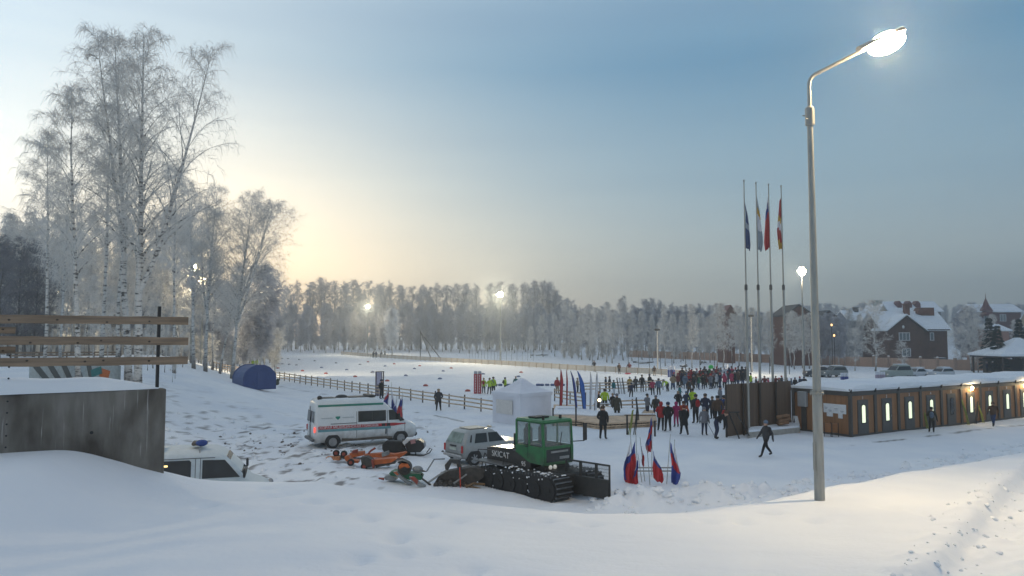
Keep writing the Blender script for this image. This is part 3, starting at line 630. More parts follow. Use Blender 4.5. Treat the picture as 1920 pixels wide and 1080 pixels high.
wd = Vector((-2.09, -1.5, 0)).normalized(); wang = math.atan2(-wd.y, -wd.x)          # local +x points from the left end to the right end
wp = Vector((at(312, 728, 14).x, 14.0, 0)); ztop = at(310, 729, 14).z
wall = thing('concrete_wall', 'grey stained concrete retaining wall with a cap of snow at the left', 'wall', (wp.x, wp.y, 2.2), wang)
m = MB(); m.box((-3.6, .175, (ztop - 2.2) / 2), (7.2, .35, ztop - 2.2), bev=.012); m.build('wall_body', M_conc, wall)
m = MB(); m.box((-2.9, .175, (ztop - 2.2) / 2 + .01), (.012, .372, ztop - 2.2), bev=.003); m.build('joint', M_dark, wall)
for x_, z_, r_ in [(-2.45, .62 + k * .19, .016) for k in range(16)] + [(-1.2, 1.0, .03), (-1.2, 2.1, .03), (-4.4, 2.1, .03)]: m = MB(); m.cyl((x_, -.004, z_), (x_, .01, z_), r_, n=9); m.build('tie_hole', M_dark, wall)
rings = []
for i, x_ in enumerate(np.linspace(-7.15, -.12, 24)):
    k = min(1, (24 - 1 - i) / 3.2) ** .6 * (1 + .10 * math.sin(x_ * 1.7) + .07 * math.sin(x_ * 4.1)); hh = .24 * k + .015
    rings.append([Vector((x_, .175 + .215 * math.cos(a) * (.55 + .45 * k), ztop - 2.2 + .004 + hh * max(0, math.sin(a)) ** .45)) for a in np.linspace(0, math.pi, 11)])
m = MB(); m.loft(rings); m.build('snow_cap', M_snow, wall, True)
def wall_pt(px, py):
    """point on the vertical plane of the wall"""
    d = ray(px, py); n = Vector((-wd.y, wd.x, 0)); t = n.dot(wp) / n.dot(d); return Vector((0, 0, EYE)) + d * t
def rail_fence(pts_l, pts_r, label, post_px=None, thick=.145, off=0.0):
    base = wp + Vector((0, 0, ztop)); t = thing('rail_fence', label, 'fence', base + Vector((-.5 * off, off, 0)), wang)
    inv = Matrix.Rotation(-wang, 3, 'Z')
    for (a, b) in zip(pts_l, pts_r):
        A = inv @ (wall_pt(*a) - base); B = inv @ (wall_pt(*b) - base)
        m = MB(); rg = random.Random(int(a[1])); rings = []
        for k in range(15):
            c = A.lerp(B, k / 14); dy, dz, h_ = rg.uniform(-.006, .006), rg.uniform(-.006, .006), thick / 2 * rg.uniform(.97, 1.03)
            rings.append([Vector((c.x, .10 + dy + y_, c.z + dz + z_)) for y_, z_ in ((-.025, -h_ + .006), (-.02, -h_), (.02, -h_), (.025, -h_ + .006), (.025, h_ - .006), (.02, h_), (-.02, h_), (-.025, h_ - .006))])
        m.loft(rings); rl = m.build('rail', M_wood, t)
        m = MB(); L_ = (B - A).length
        for q in (rg.uniform(.12, .3), rg.uniform(.35, .5), rg.uniform(.55, .7), .80): c = A.lerp(B, q); m.ell((c.x, .072, c.z + rg.uniform(-.04, .04)), (.022, .004, .016), 8, 5)
        m.build('knot', M_woodpost, rl)
    if post_px:
        A = inv @ (wall_pt(*post_px[0]) - base); B = inv @ (wall_pt(*post_px[1]) - base)
        m = MB(); m.box((B.x, .175, (A.z + B.z) / 2), (.055, .055, A.z - B.z + .1)); m.build('post', M_dark, t)
        m = MB(); m.box((B.x - 4.4, .175, (A.z + B.z) / 2), (.055, .055, A.z - B.z + .1)); m.build('post', M_dark, t)
    return t
rail_fence([(-60, 597.5), (-60, 638), (-60, 681)], [(355, 601.5), (355, 639.5), (354, 676)], 'three pale plank rails on a black post above the concrete wall', ((302, 579), (298, 722)))
rail_fence([(-120, 618), (-120, 660)], [(13, 619), (13, 658)], 'two plank rail ends reaching in from the left edge', None, .12, .9)
# painted low barrier and plank fence on the rise
M_mural = mat('painted_panel_base', (.40, .45, .46), .7, var=.15)
a = at(55, 712, 41); b = at(225, 712, 47); a.z = tz(a.x, a.y) - .2; b.z = tz(b.x, b.y) - .2
tp = at(140, 690, 44).z
mu = thing('painted_barrier', 'low painted board with slanting grey stripes and an orange patch behind birch trunks', 'barrier', a)
dv = b - a; n_ = Vector((dv.y, -dv.x, 0)).normalized()
m = MB(); m.slab((0, 0, 0), dv, tp - min(a.z, b.z), .08); m.build('board', M_mural, mu)
rr = random.Random(3); LEN = dv.length; u_ = dv.normalized(); ang_ = math.atan2(dv.y, dv.x); hb_ = tp - min(a.z, b.z)
m = MB()
for k in range(5): s = 1.0 + k * LEN * .12; c = u_ * s + n_ * .055; m.box((c.x, c.y, hb_ * .5), (.30, .03, hb_ * rr.uniform(1.0, 1.3)), rz=ang_, ry=-.75 + .12 * k)
m.build('painted_stripe', mat('grey_paint', (.10, .11, .11), .8), mu)
m = MB(); c = u_ * (LEN * .80) + n_ * .056; m.box((c.x, c.y, hb_ * .55), (.7, .03, .5), rz=ang_, ry=.3); m.build('painted_patch', mat('orange_paint', (.55, .16, .05), .8), mu)
m = MB(); c = u_ * (LEN * .70) + n_ * .056; m.box((c.x, c.y, hb_ * .62), (.8, .03, .45), rz=ang_, ry=-.25); m.build('painted_patch', mat('teal_paint', (.05, .20, .20), .8), mu)

def post_fence(name, pts, label, step, h, rails, post=(.10, .10), railsz=(.03, .11), mp=None, mr=None, net=None, cat='fence', group=None, sag=.03, posth=None):
    """posts and rails along ground points; every post and every run of rails is a part"""
    P = [Vector(p) for p in pts]; org = P[0].copy(); org.z = tz(org.x, org.y); t = thing(name, label, cat, org, 0, group)
    line = []; 
    for A, B in zip(P[:-1], P[1:]):
        n = max(1, round((B - A).length / step))
        for k in range(n): line.append(A.lerp(B, k / n))
    line.append(P[-1])
    for p in line: p.z = tz(p.x, p.y)
    for p in line:
        q = p - org; m = MB(); hh = (posth or h) * rt.uniform(.95, 1.06); m.box((q.x, q.y, q.z + hh / 2 - .1), (*post, hh + .2), rz=rt.uniform(-.2, .2), ry=rt.uniform(-.02, .02)); m.build('post', mp or M_woodpost, t)
    for z in rails:
        m = MB()
        for A, B in zip(line[:-1], line[1:]):
            d = (B - A).normalized(); nn = Vector((d.y, -d.x, 0)) * (post[1] / 2 + railsz[0] / 2 + .002); a_ = A - org + nn + Vector((0, 0, z - rt.uniform(0, sag))); b_ = B - org + nn + Vector((0, 0, z - rt.uniform(0, sag)))
            m.slab(a_, b_, railsz[1], railsz[0])
        m.build('rail', mr or M_railwood, t)
    if net:
        m = MB()
        for A, B in zip(line[:-1], line[1:]): m.slab(A - org + Vector((0, .05, .12)), B - org + Vector((0, .05, .12)), net, .015)
        m.build('net', mat('cream_safety_net', (.74, .64, .52), .9, var=.1, scale=2), t)
    return t

def G(*pp): return [gp(*p) for p in pp]
post_fence('wooden_fence', G((400, 694), (440, 699), (507, 710), (690, 740), (770, 751), (842, 763), (935, 777)), 'long fence of dark posts and pale rails from the blue tent to the white tent', 2.15, 1.12, (.28, .60, .92), group=None)
post_fence('net_fence', G((640, 665), (700, 670), (788, 676), (954, 686), (1097, 696), (1240, 704), (1345, 712)), 'long low fence with cream netting along the far side of the ski field', 2.6, 1.05, (.95,), post=(.09, .09), railsz=(.03, .06), mp=mat('fence_stake', (.45, .28, .15), .8), net=.8)
post_fence('plank_fence', [at(20, 664, 70), at(225, 668, 74)], 'plank fence of pale boards seen between the rails at the left', 2.2, 1.2, (.2, .5, .8, 1.05), railsz=(.04, .16), mr=M_wood)
post_fence('wooden_fence', G((1040, 752), (1069, 757), (1098, 761)), 'short wooden fence behind the red feather flags, beside the white tent', 1.8, 1.15, (.35, .68, 1.0))
post_fence('wooden_fence', G((1088, 738), (1125, 737), (1178, 735), (1243, 731)), 'wooden fence with ski rack beyond the white feather flags', 2.6, 1.15, (.4, .72, 1.02))
post_fence('wooden_fence', G((1160, 776), (1186, 775), (1212, 774)), 'low rail fence on the wooden deck behind the skis', 1.6, 1.1, (.35, .65, .95))
post_fence('wire_fence', G((880, 671), (940, 675), (1000, 677)), 'thin dark wire fence posts before the far forest, right of the middle lamp', 2.0, 2.3, (.4, 1.2, 2.1), post=(.06, .06), railsz=(.01, .012), mp=M_dark, mr=M_dark, sag=.0)
post_fence('wire_fence', G((1178, 690), (1260, 694), (1340, 698), (1480, 702)), 'line of thin dark fence posts in the snow behind the crowd', 2.9, 2.6, (.4, 1.3, 2.4), post=(.08, .08), railsz=(.01, .012), mp=M_dark, mr=M_dark, sag=.0)
# board fence of the village
M_board = mat('tan_board_fence', (.46, .30, .22), .85, var=.15, scale=1.5, bump=.2, stretch=(5, 5, .3))
M_pillar = mat('fence_pillar_brick', (.38, .26, .20), .9, var=.15)
fp = [Vector((33.8, 215, 0)), Vector((58, 168, 0)), Vector((78, 132, 0)), Vector((95, 126, 0))]
bf = thing('board_fence', 'long tan board fence with brick pillars in front of the village houses', 'fence', fp[0])
cur = []
for A, B in zip(fp[:-1], fp[1:]):
    n = max(1, round((B - A).length / 3.2)); cur += [A.lerp(B, k / n) for k in range(n)]
cur.append(fp[-1])
for p in cur:
    q = p - fp[0]; m = MB(); m.box((q.x, q.y, .95), (.38, .38, 2.2)); m.box((q.x, q.y, 2.08), (.46, .46, .08)); m.build('pillar', M_pillar, bf)
    m = MB(); m.ell((q.x, q.y, 2.16), (.24, .24, .14), 8, 5); m.build('snow_cap', M_snow, bf, True)
for A, B in zip(cur[:-1], cur[1:]):
    m = MB(); d = (B - A).normalized() * .19; m.slab(A - fp[0] + d, B - fp[0] - d, 1.85, .05); m.build('panel', M_board, bf)

# ---------------------------------------------------------------- row of changing cabins
M_cab = mat('brown_cabin_siding', (.30, .145, .065), .65, var=.22, scale=2, bump=.5, bscale=9, stretch=(7, 7, .15))
M_frame = mat('grey_cabin_frame', (.075, .068, .062), .6, var=.15)
M_door = mat('grey_door', (.085, .082, .08), .5, var=.12)
M_litwin = mat('lit_door_window', (.9, .95, .8), .3, emit=(.90, 1.0, .62), es=1.0)
M_darkwin = mat('dark_window', (.03, .035, .04), .12, var=.2)
M_white = mat('white_paint', (.72, .73, .74), .6, var=.06)
CANG = R(31.1); cab = thing('cabin_row', 'long row of brown changing cabins with lit door windows under thick snow', 'cabin', (20.2, 45.0, tz(20.2, 45) - .02), CANG)
NU = 12; PITCHU = 2.42; HW = 2.62
m = MB(); m.box((NU * PITCHU / 2, 2.0, HW / 2 + .06), (NU * PITCHU, 4.0, HW - .1)); m.build('wall', M_cab, cab)
m = MB()
for k in range(NU + 1): m.box((k * PITCHU + .02, -.03, HW / 2 + .02), (.24, .10, HW)); 
for y_ in (-.03, 1.98, 4.02): m.box((-.03, y_, HW / 2 + .02), (.10, .20, HW))
m.box((NU * PITCHU / 2, -.035, HW - .08), (NU * PITCHU, .08, .2)); m.box((NU * PITCHU / 2, -.035, .08), (NU * PITCHU, .08, .14)); m.box((-.035, 2, HW - .08), (.08, 3.9, .2)); m.box((-.035, 2, .08), (.08, 3.9, .14))
m.build('frame', M_frame, cab)
m = MB()
for k in range(NU + 1): m.cyl((k * PITCHU, -.06, HW - .02), (k * PITCHU, -.06, HW + .22), .09, n=8)
m.build('drain_cap', M_dark, cab)
def snow_slab(L_, W_, z0, th, ov=.12):
    rings = []; n = 70
    for i in range(n + 1):
        x_ = -ov + (L_ + 2 * ov) * i / n; e_ = min(1, min(i, n - i) / 1.6); w1 = .05 * math.sin(x_ * 2.1) + .04 * math.sin(x_ * 5.3 + 1); h_ = th * (1 + .10 * math.sin(x_ * 1.3) + .06 * math.sin(x_ * 4.7))
        rings.append([Vector((x_, y_, z_)) for y_, z_ in ((-ov + .05 + w1 * .3, z0), (-ov - .02 - w1 * .5, z0 + h_ * .35), (-ov + .06, z0 + h_ * .8 * e_ + .02), (-ov + .35, z0 + h_ * (.4 + .6 * e_)), (W_ * .5, z0 + h_ * (.45 + .6 * e_) + .05), (W_ + ov - .3, z0 + h_ * (.4 + .6 * e_)), (W_ + ov, z0 + h_ * .4), (W_ + ov - .05, z0))])
    m = MB(); m.loft(rings); return m
snow_slab(NU * PITCHU, 4.0, HW + .09, .38).build('roof_snow', M_snow, cab, True)
m = MB(); m.box((NU * PITCHU / 2, 2.0, HW + .045), (NU * PITCHU + .1, 4.1, .09)); m.build('roof', M_frame, cab)
for k in range(NU):
    cx_ = k * PITCHU + 1.22
    m = MB(); m.box((cx_, -.035, 1.08), (.92, .05, 2.02), bev=.01); m.box((cx_, -.02, 1.1), (1.04, .05, 2.14)); dr = m.build('door', M_door, cab)
    poly = [(cx_ - .16, .80), (cx_ + .16, .80), (cx_ + .16, 1.74), (cx_ + .12, 1.83), (cx_, 1.87), (cx_ - .12, 1.83), (cx_ - .16, 1.74)]
    m = MB(); m.prism([(cx_ + (u - cx_) * 1.4, 1.33 + (v - 1.33) * 1.12) for u, v in poly], 'y', -.068, -.058); m.build('window_frame', M_dark, dr)
    m = MB(); m.prism(poly, 'y', -.080, -.070); m.build('window', M_darkwin if k == 4 else M_litwin, dr)
    m = MB(); m.cyl((cx_ + .34, -.10, 1.0), (cx_ + .34, -.10, 1.14), .015); m.box((cx_ + .34, -.08, 1.07), (.03, .05, .03)); m.build('handle', M_galv, dr)
    text(str(k + 1), 'number', M_white, cab, (cx_, -.03, 2.28), (math.pi / 2, 0, 0), .26, .004)
    if k in (5, 8):
        m = MB(); m.box((cx_, -.07, 2.48), (.26, .12, .16), bev=.03); hd_ = m.build('wall_lamp', M_dark, cab); m = MB(); m.ell((cx_, -.16, 2.44), (.13, .08, .12), 10, 6); m.build('glass', M_lampglow, hd_, True)
        lamp_light(cab, (cx_, -.45, 2.3), 55, .08, (1, .72, .34))
m = MB(); m.box((-.045, 1.0, 1.62), (.02, 1.55, .56)); m.box((-.046, 1.35, 1.25), (.02, .42, .26)); m.box((-.046, .62, 1.22), (.02, .30, .32)); m.build('notice_sheets', M_white, cab)
m = MB(); 
for y_, z_ in ((.5, 1.5), (.9, 1.62), (1.3, 1.5), (1.6, 1.66)): m.box((-.058, y_, z_), (.004, .22, .03)); m.box((-.058, y_, z_ - .08), (.004, .16, .02))
m.build('print', mat('grey_print', (.25, .27, .32), .7), cab)
m = MB(); m.box((-.16, 3.2, 2.05), (.26, .62, .95), bev=.03); eb_ = m.build('electric_box', mat('grey_box', (.34, .35, .36), .5, var=.08), cab); m = MB(); m.box((-.06, 3.2, .85), (.06, .36, 1.4)); m.build('conduit', M_frame, eb_)
# ---------------------------------------------------------------- brown panel screen, plinth and flagpoles
M_panel = mat('dark_brown_panel', (.125, .082, .056), .7, var=.18, scale=1.2, bump=.25, stretch=(6, 6, .2))
A = gp(1363, 820); B = gp(1486, 806)
ps = thing('panel_screen', 'tall dark brown panel screen behind the flagpoles left of the cabins', 'screen', A)
n = 4
for k in range(n):
    a_ = (B - A) * (k / n); b_ = (B - A) * ((k + .985) / n); a_.z = b_.z = 0
    m = MB(); m.slab(a_ + Vector((0, .0, .04)), b_ + Vector((0, .16, .04)), 3.08, .06); m.build('panel', M_panel, ps)
    m = MB(); m.box((a_.x - .03, a_.y - .04, 1.52), (.10, .10, 3.15)); m.build('post', mat('black_brown_post', (.03, .022, .018), .7), ps)
pl = [gp(1402, 822), gp(1500, 812), gp(1500, 801), gp(1402, 810)]; o0 = pl[0].copy()
m = MB(); m.prism([((p - o0).x, (p - o0).y) for p in pl], 'z', -.1, .34); pt = m.build('flagpole_plinth', mat('snowy_concrete', (.36, .34, .31), .9, var=.25, scale=3), None, False, o0); tag(pt, 'low concrete plinth carrying the four flagpoles', 'plinth')
m = MB(); m.prism([((p - o0).x * .97 + .08, (p - o0).y * .97 + .05) for p in pl], 'z', .344, .46); m.build('snow_cap', M_snow, pt)
def col(name, c, **k): return mat(name, c, k.pop('rough', .75), var=k.pop('var', .12), **k)
F_white, F_blue, F_red = col('white_cloth', (.72, .72, .76)), col('blue_cloth', (.035, .06, .27)), col('red_cloth', (.45, .03, .04))
F_navy, F_gold, F_grey, F_sky = col('navy_cloth', (.05, .09, .22)), col('gold_cloth', (.60, .36, .06)), col('grey_blue_cloth', (.36, .42, .48)), col('bright_blue_cloth', (.03, .13, .46))
def hanging_flag(parent, z1, z0, w, mats, fr, seed, sgn=1, lean=0., fold=5):
    """a limp flag: a pleated sheet hanging from its hoist; fr = fractions where the colours change, top to bottom"""
    rg = random.Random(seed); m = MB(); nz_ = 16; nx = 14; V = []; 
    for i in range(nz_ + 1):
        t = i / nz_; z = z1 + (z0 - z1) * t; ww = w * (.30 + .70 * min(1, t * 1.6) ** .8) * (1 - .25 * max(0, t - .85) / .15)
        for j in range(nx + 1):
            u = j / nx; ph = u * fold * math.pi + t * 1.7 + seed
            V.append((sgn * (.03 + u * ww) + lean * t + .02 * math.sin(t * 9 + seed), .07 * math.sin(ph) * (.4 + t), z - u * (.12 + .10 * math.sin(seed * 3.)) * (1 + 2 * (1 - t)) - .03 * math.sin(ph * .7)))
    Q = []; mi = []
    for i in range(nz_):
        for j in range(nx):
            a_ = i * (nx + 1) + j; Q.append((a_, a_ + 1, a_ + nx + 2, a_ + nx + 1)); t = (i + .5) / nz_ + .12 * (j / nx - .5) * math.sin(seed * 1.3)
            mi.append(sum(1 for f in fr if t > f))
    me = bpy.data.meshes.new('flag'); me.from_pydata(V, [], Q)
    for q in mats: me.materials.append(q)
    me.polygons.foreach_set('material_index', mi); me.polygons.foreach_set('use_smooth', [True] * len(Q)); 
    o = link('flag', me, parent); md = o.modifiers.new('thickness', 'SOLIDIFY'); md.thickness = .006; return o
FP = [(1404, 45.6, 340, (375, 472), [F_navy, F_grey, F_navy], (.42, .55), 'leftmost tall flagpole with a limp dark blue flag', 1), (1427, 47.2, 344, (368, 474), [F_grey, F_gold, F_white, F_grey], (.18, .32, .6), 'second tall flagpole with a narrow pale flag', 1),
      (1451, 48.2, 347, (366, 472), [F_white, F_blue, F_red], (.16, .34), 'third tall flagpole with a limp white, blue and red flag', -1), (1475, 49.3, 350, (372, 473), [F_red, F_gold, F_white, F_red, F_gold], (.34, .45, .6, .85), 'rightmost tall flagpole with a red and gold flag bearing a pale emblem', -1)]
for px, d, yt, (f1, f0), ms, fr, lb, sg in FP:
    x = at(px, 800, d).x; z = .30; H = at(px, yt, d).z - z
    t = thing('flagpole', lb, 'flagpole', (x, d, z), 0, 'tall flagpoles beside the cabins')
    zj = at(px, 538, d).z - z
    m = MB(); m.lathe([(.085, 0), (.075, zj)], n=12); m.lathe([(.05, zj), (.032, H)], n=12); m.build('pole', M_galv, t, True)
    m = MB(); m.lathe([(.085, zj - .2), (.095, zj - .15), (.095, zj + .1), (.05, zj + .16)], n=12); m.build('joint', M_frame, t, True)
    m = MB(); m.ell((0, 0, H + .03), (.06, .06, .08), 10, 6); m.build('finial', M_galv, t, True)
    hanging_flag(t, at(px, f1, d).z - z, at(px, f0, d).z - z + .25, .30, ms, fr, px % 7 + 1, sg)
# ---------------------------------------------------------------- houses
M_brownwall = mat('brown_brick', (.115, .064, .048), .9, var=.2, scale=1.5, bump=.2)
M_redbrick = mat('red_brick', (.15, .062, .042), .9, var=.2, scale=1.5)
M_creamwall = mat('cream_plaster', (.50, .42, .31), .9, var=.1)
M_greywall = mat('grey_plaster', (.28, .27, .27), .9, var=.1)
M_roofred = mat('dark_red_roof', (.13, .03, .03), .7, var=.2)
M_roofdark = mat('dark_roof_edge', (.05, .045, .045), .8)
M_bluesnow = M_snow
M_winglass = mat('pale_window_glass', (.16, .19, .20), .15, var=.3)
def win(parent, x, y, z, w_, h_, bars=1, face='y'):
    m = MB(); t = .06
    m.box((x, y, z + h_ / 2), (w_ + .16, t, .1)); m.box((x, y, z - h_ / 2), (w_ + .16, t, .1)); m.box((x - w_ / 2, y, z), (.1, t, h_)); m.box((x + w_ / 2, y, z), (.1, t, h_))
    for k in range(bars): m.box((x - w_ / 2 + w_ * (k + 1) / (bars + 1), y, z), (.08, t * .8, h_))
    f = m.build('window', M_white, parent); m = MB(); m.box((x, y + .03, z), (w_, .03, h_)); m.build('pane', M_winglass, f)
def gable(m, x0, x1, y0, y1, ze, zr, axis, ov=.35, th=.18):
    """two roof slopes, ridge along axis"""
    if axis == 'x':
        ym = (y0 + y1) / 2
        for s in (0, 1):
            yo = y0 - ov if s == 0 else y1 + ov; k = (zr - ze) / (ym - y0); zo = ze - ov * k
            m.add([(x0 - ov, yo, zo), (x1 + ov, yo, zo), (x1 + ov, ym, zr), (x0 - ov, ym, zr)] + [(x0 - ov, yo, zo + th), (x1 + ov, yo, zo + th), (x1 + ov, ym, zr + th), (x0 - ov, ym, zr + th)],
                  [(0, 1, 2, 3), (7, 6, 5, 4), (0, 4, 5, 1), (1, 5, 6, 2), (2, 6, 7, 3), (3, 7, 4, 0)])
    else:
        xm = (x0 + x1) / 2
        for s in (0, 1):
            xo = x0 - ov if s == 0 else x1 + ov; k = (zr - ze) / (xm - x0); zo = ze - ov * k
            m.add([(xo, y0 - ov, zo), (xo, y1 + ov, zo), (xm, y1 + ov, zr), (xm, y0 - ov, zr)] + [(xo, y0 - ov, zo + th), (xo, y1 + ov, zo + th), (xm, y1 + ov, zr + th), (xm, y0 - ov, zr + th)],
                  [(0, 1, 2, 3), (7, 6, 5, 4), (0, 4, 5, 1), (1, 5, 6, 2), (2, 6, 7, 3), (3, 7, 4, 0)])
def walls(m, x0, x1, y0, y1, ze, zr, axis):
    if axis == 'x': ym = (y0 + y1) / 2; m.prism([(y0, -.5), (y1, -.5), (y1, ze), (ym, zr), (y0, ze)], 'x', x0, x1)
    else: xm = (x0 + x1) / 2; m.prism([(x0, -.5), (x1, -.5), (x1, ze), (xm, zr), (x0, ze)], 'y', y0, y1)
D = 150.0
def X(px, d=D): return (px - 960) / F * d
def Z(py, d=D): return at(960, py, d).z
hx0 = X(1697); hs = thing('house', 'dark brown brick house with steep snowy roof and gable behind the tan fence', 'house', (hx0, D, 0))
ze, zr, zg = Z(617), Z(584), Z(591)
m = MB(); walls(m, X(1664) - hx0, X(1783) - hx0, 1.6, 11, ze, zr, 'x'); walls(m, X(1664) - hx0, X(1730) - hx0, 0, 1.59, ze, zg, 'y'); m.build('wall', M_brownwall, hs)
m = MB(); gable(m, X(1660) - hx0, X(1785) - hx0, 1.6, 11, ze, zr, 'x', .5, .28); m.build('roof', M_snow, hs)
m = MB(); gable(m, X(1664) - hx0, X(1730) - hx0, -.2, 5.8, ze, zg, 'y', .5, .26); m.build('roof', M_snow, hs)
m = MB(); gable(m, X(1664) - hx0, X(1730) - hx0, -.25, -.1, ze - .16, zg - .16, 'y', .5, .15); m.build('barge_board', M_roofdark, hs)
m = MB(); m.box((X(1755) - hx0, 1.0, ze - .12), (6.4, .14, .2)); m.build('gutter', M_roofdark, hs)
m = MB(); m.prism([(X(1745) - hx0, zr - .2), (X(1778) - hx0, Z(603)), (X(1778) - hx0, Z(575)), (X(1752) - hx0, Z(575))], 'y', 5.0, 7.2); d_ = m.build('dormer', M_redbrick, hs)
m = MB(); m.box((X(1727) - hx0, 5.6, zr + .5), (1.0, .9, 2.2)); m.box((X(1727) - hx0, 5.6, zr + 1.7), (1.3, 1.2, .25)); c_ = m.build('chimney', M_redbrick, hs)
win(hs, X(1694) - hx0, -.05, Z(631), 2.1, 1.5, 2); win(hs, X(1697) - hx0, -.05, Z(661), 1.6, 1.5, 1); win(hs, X(1754) - hx0, 1.55, Z(631), .7, 1.5, 0)
m = MB(); m.ell((X(1692) - hx0, -.15, Z(613)), (.25, .12, .35), 8, 6); m.build('wall_lamp', M_white, hs, True)
def simple_house(name, label, px0, px1, d, ze_y, zr_y, axis, wallm, roofm=None, depth=8, chim=None, dorm=(), wins=(), rz=0):
    x0, x1 = X(px0, d), X(px1, d); xc = (x0 + x1) / 2; ze, zr = Z(ze_y, d), Z(zr_y, d)
    t = thing(name, label, 'house', (xc, d, 0), rz)
    m = MB(); walls(m, x0 - xc, x1 - xc, 0, depth, ze, zr, axis); m.build('wall', wallm, t)
    m = MB(); gable(m, x0 - xc, x1 - xc, 0, depth, ze, zr, axis, .5, .3); m.build('roof', roofm or M_snow, t)
    for q in chim or (): m = MB(); m.box((X(q[0], d) - xc, depth * .45, Z(q[1], d) - 1.2), (q[2], q[2], 2.4)); m.box((X(q[0], d) - xc, depth * .45, Z(q[1], d)), (q[2] * 1.2, q[2] * 1.2, .2)); m.build('chimney', q[3], t)
    for px in dorm:
        m = MB(); xx = X(px, d) - xc; zz = (ze + zr) / 2 + .3; m.prism([(xx - .6, zz - .6), (xx + .6, zz - .6), (xx + .6, zz + .5), (xx, zz + 1.2), (xx - .6, zz + .5)], 'y', depth * .12, depth * .42); m.build('dormer', M_roofred, t)
    for px, py, w_, h_ in wins: win(t, X(px, d) - xc, -.05, Z(py, d), w_, h_, 1)
    return t
simple_house('house', 'house with three small red dormers on its long snowy roof behind the brown house', 1668, 1764, 195, 583, 566, 'x', M_greywall, dorm=(1691, 1710, 1726), chim=((1673, 572, 1.2, M_redbrick),))
simple_house('house', 'cream gabled house peeping out left of the brown roof', 1642, 1668, 185, 592, 572, 'y', M_creamwall, chim=((1659, 563, 1.6, mat('green_tin', (.20, .27, .24), .7)),))
simple_house('house', 'low house with blue grey snowy roof left of the cream gable', 1592, 1643, 182, 600, 583, 'x', M_greywall, chim=((1617, 576, 1.0, M_roofdark),))
simple_house('house', 'red brick gabled house half hidden behind the flagpoles and lamp posts', 1474, 1521, 152, 590, 573, 'y', M_redbrick, M_roofdark, wins=((1500, 618, 1.4, 1.6),))
simple_house('house', 'small brick house between lamp post and lit lanterns', 1534, 1572, 170, 598, 584, 'y', M_redbrick, M_roofdark)
simple_house('house', 'narrow tall brick house among the birches left of the flagpoles', 1362, 1377, 165, 585, 574, 'y', M_redbrick, M_roofred)
t = simple_house('house', 'dark red house with a pointed turret at the right', 1832, 1914, 205, 584, 571, 'x', mat('dark_red_wall', (.12, .05, .045), .9), wins=((1850, 596, 1.6, 1.8), (1880, 596, 1.6, 1.8)))
m = MB(); xx = X(1849, 205) - X(1873, 205); m.lathe([(1.7, Z(592, 205)), (1.7, Z(584, 205))], (xx, 0, 0), 6); m.lathe([(1.9, Z(583, 205)), (1.0, Z(574, 205)), (.1, Z(559, 205)), (.04, Z(550, 205))], (xx, 0, 0), 6); m.build('turret', M_roofred, t)
simple_house('house', 'cream house with steep roof cut off by the right edge', 1913, 1960, 140, 606, 562, 'y', M_creamwall, wins=((1925, 620, 1.2, 1.5),), rz=R(-38))
simple_house('house', 'small pinkish house between the spruces and the turret house', 1852, 1890, 160, 620, 610, 'x', mat('pink_plaster', (.40, .22, .17), .9))
d = 120.0; xc = X(1905, d); pv = thing('pavilion', 'open pavilion with a broad snow covered hipped roof at the right edge', 'pavilion', (xc, d, 0))
e0 = Z(667, d); pk = Z(633, d)
m = MB()
for a_, b_, top in ((5.4, 4.2, 0),): 
    m.loft([[Vector((sx * 5.4, sy * 4.2, e0)) for sx, sy in ((-1, -1), (1, -1), (1, 1), (-1, 1))], [Vector((sx * 5.5, sy * 4.3, e0 + .3)) for sx, sy in ((-1, -1), (1, -1), (1, 1), (-1, 1))], [Vector((sx * 2.6, sy * 2.0, e0 + 1.5)) for sx, sy in ((-1, -1), (1, -1), (1, 1), (-1, 1))], [Vector((sx * .3, sy * .2, pk)) for sx, sy in ((-1, -1), (1, -1), (1, 1), (-1, 1))]])
m.build('roof', M_snow, pv)
m = MB(); m.box((0, 0, e0 - .12), (10.5, 8.1, .22)); m.build('eaves', M_roofdark, pv)
for sx in (-1, -.35, .35, 1):
    for sy in (-1, 1): m = MB(); m.box((sx * 4.9, sy * 3.7, e0 / 2 - .1), (.22, .22, e0)); m.build('post', M_woodpost, pv)
m = MB(); m.box((0, 1.5, 1.1), (7, 4, 2.2)); m.build('wall', M_roofdark, pv)
for py, z_ in ((609, 0), (629, 0)):
    p = at(1564, py, 126); 
    t = thing('lantern_post', 'upper small lit orange lantern among the trees left of the village' if py == 609 else 'lower small lit orange lantern among the trees left of the village', 'lantern', (p.x, 126 + (py == 609), 0))
    m = MB(); m.cyl((0, 0, 0), (0, 0, p.z - .2), .05, n=6); m.build('post', M_dark, t)
    m = MB(); m.ell((0, 0, p.z), (.17, .17, .2), 8, 6); m.build('lamp_glass', mat('lit_orange_glass', (1, .6, .3), .4, emit=(1, .55, .2), es=3), t, True)
# braced timber pole of the power line
p = gp(788, 671); t = thing('braced_pole', 'dark timber pole with two slanting struts before the far forest', 'utility pole', p)
H = at(787, 620, p.y).z
m = MB(); m.cyl((0, 0, 0), (0, 0, H), .14, .11, 8); m.build('pole', M_bark_dark, t)
for dx in (2.9, 5.4): m = MB(); m.cyl((dx, 0, 0), (.1, 0, H * .93), .12, .1, 8); m.build('strut', M_bark_dark, t)
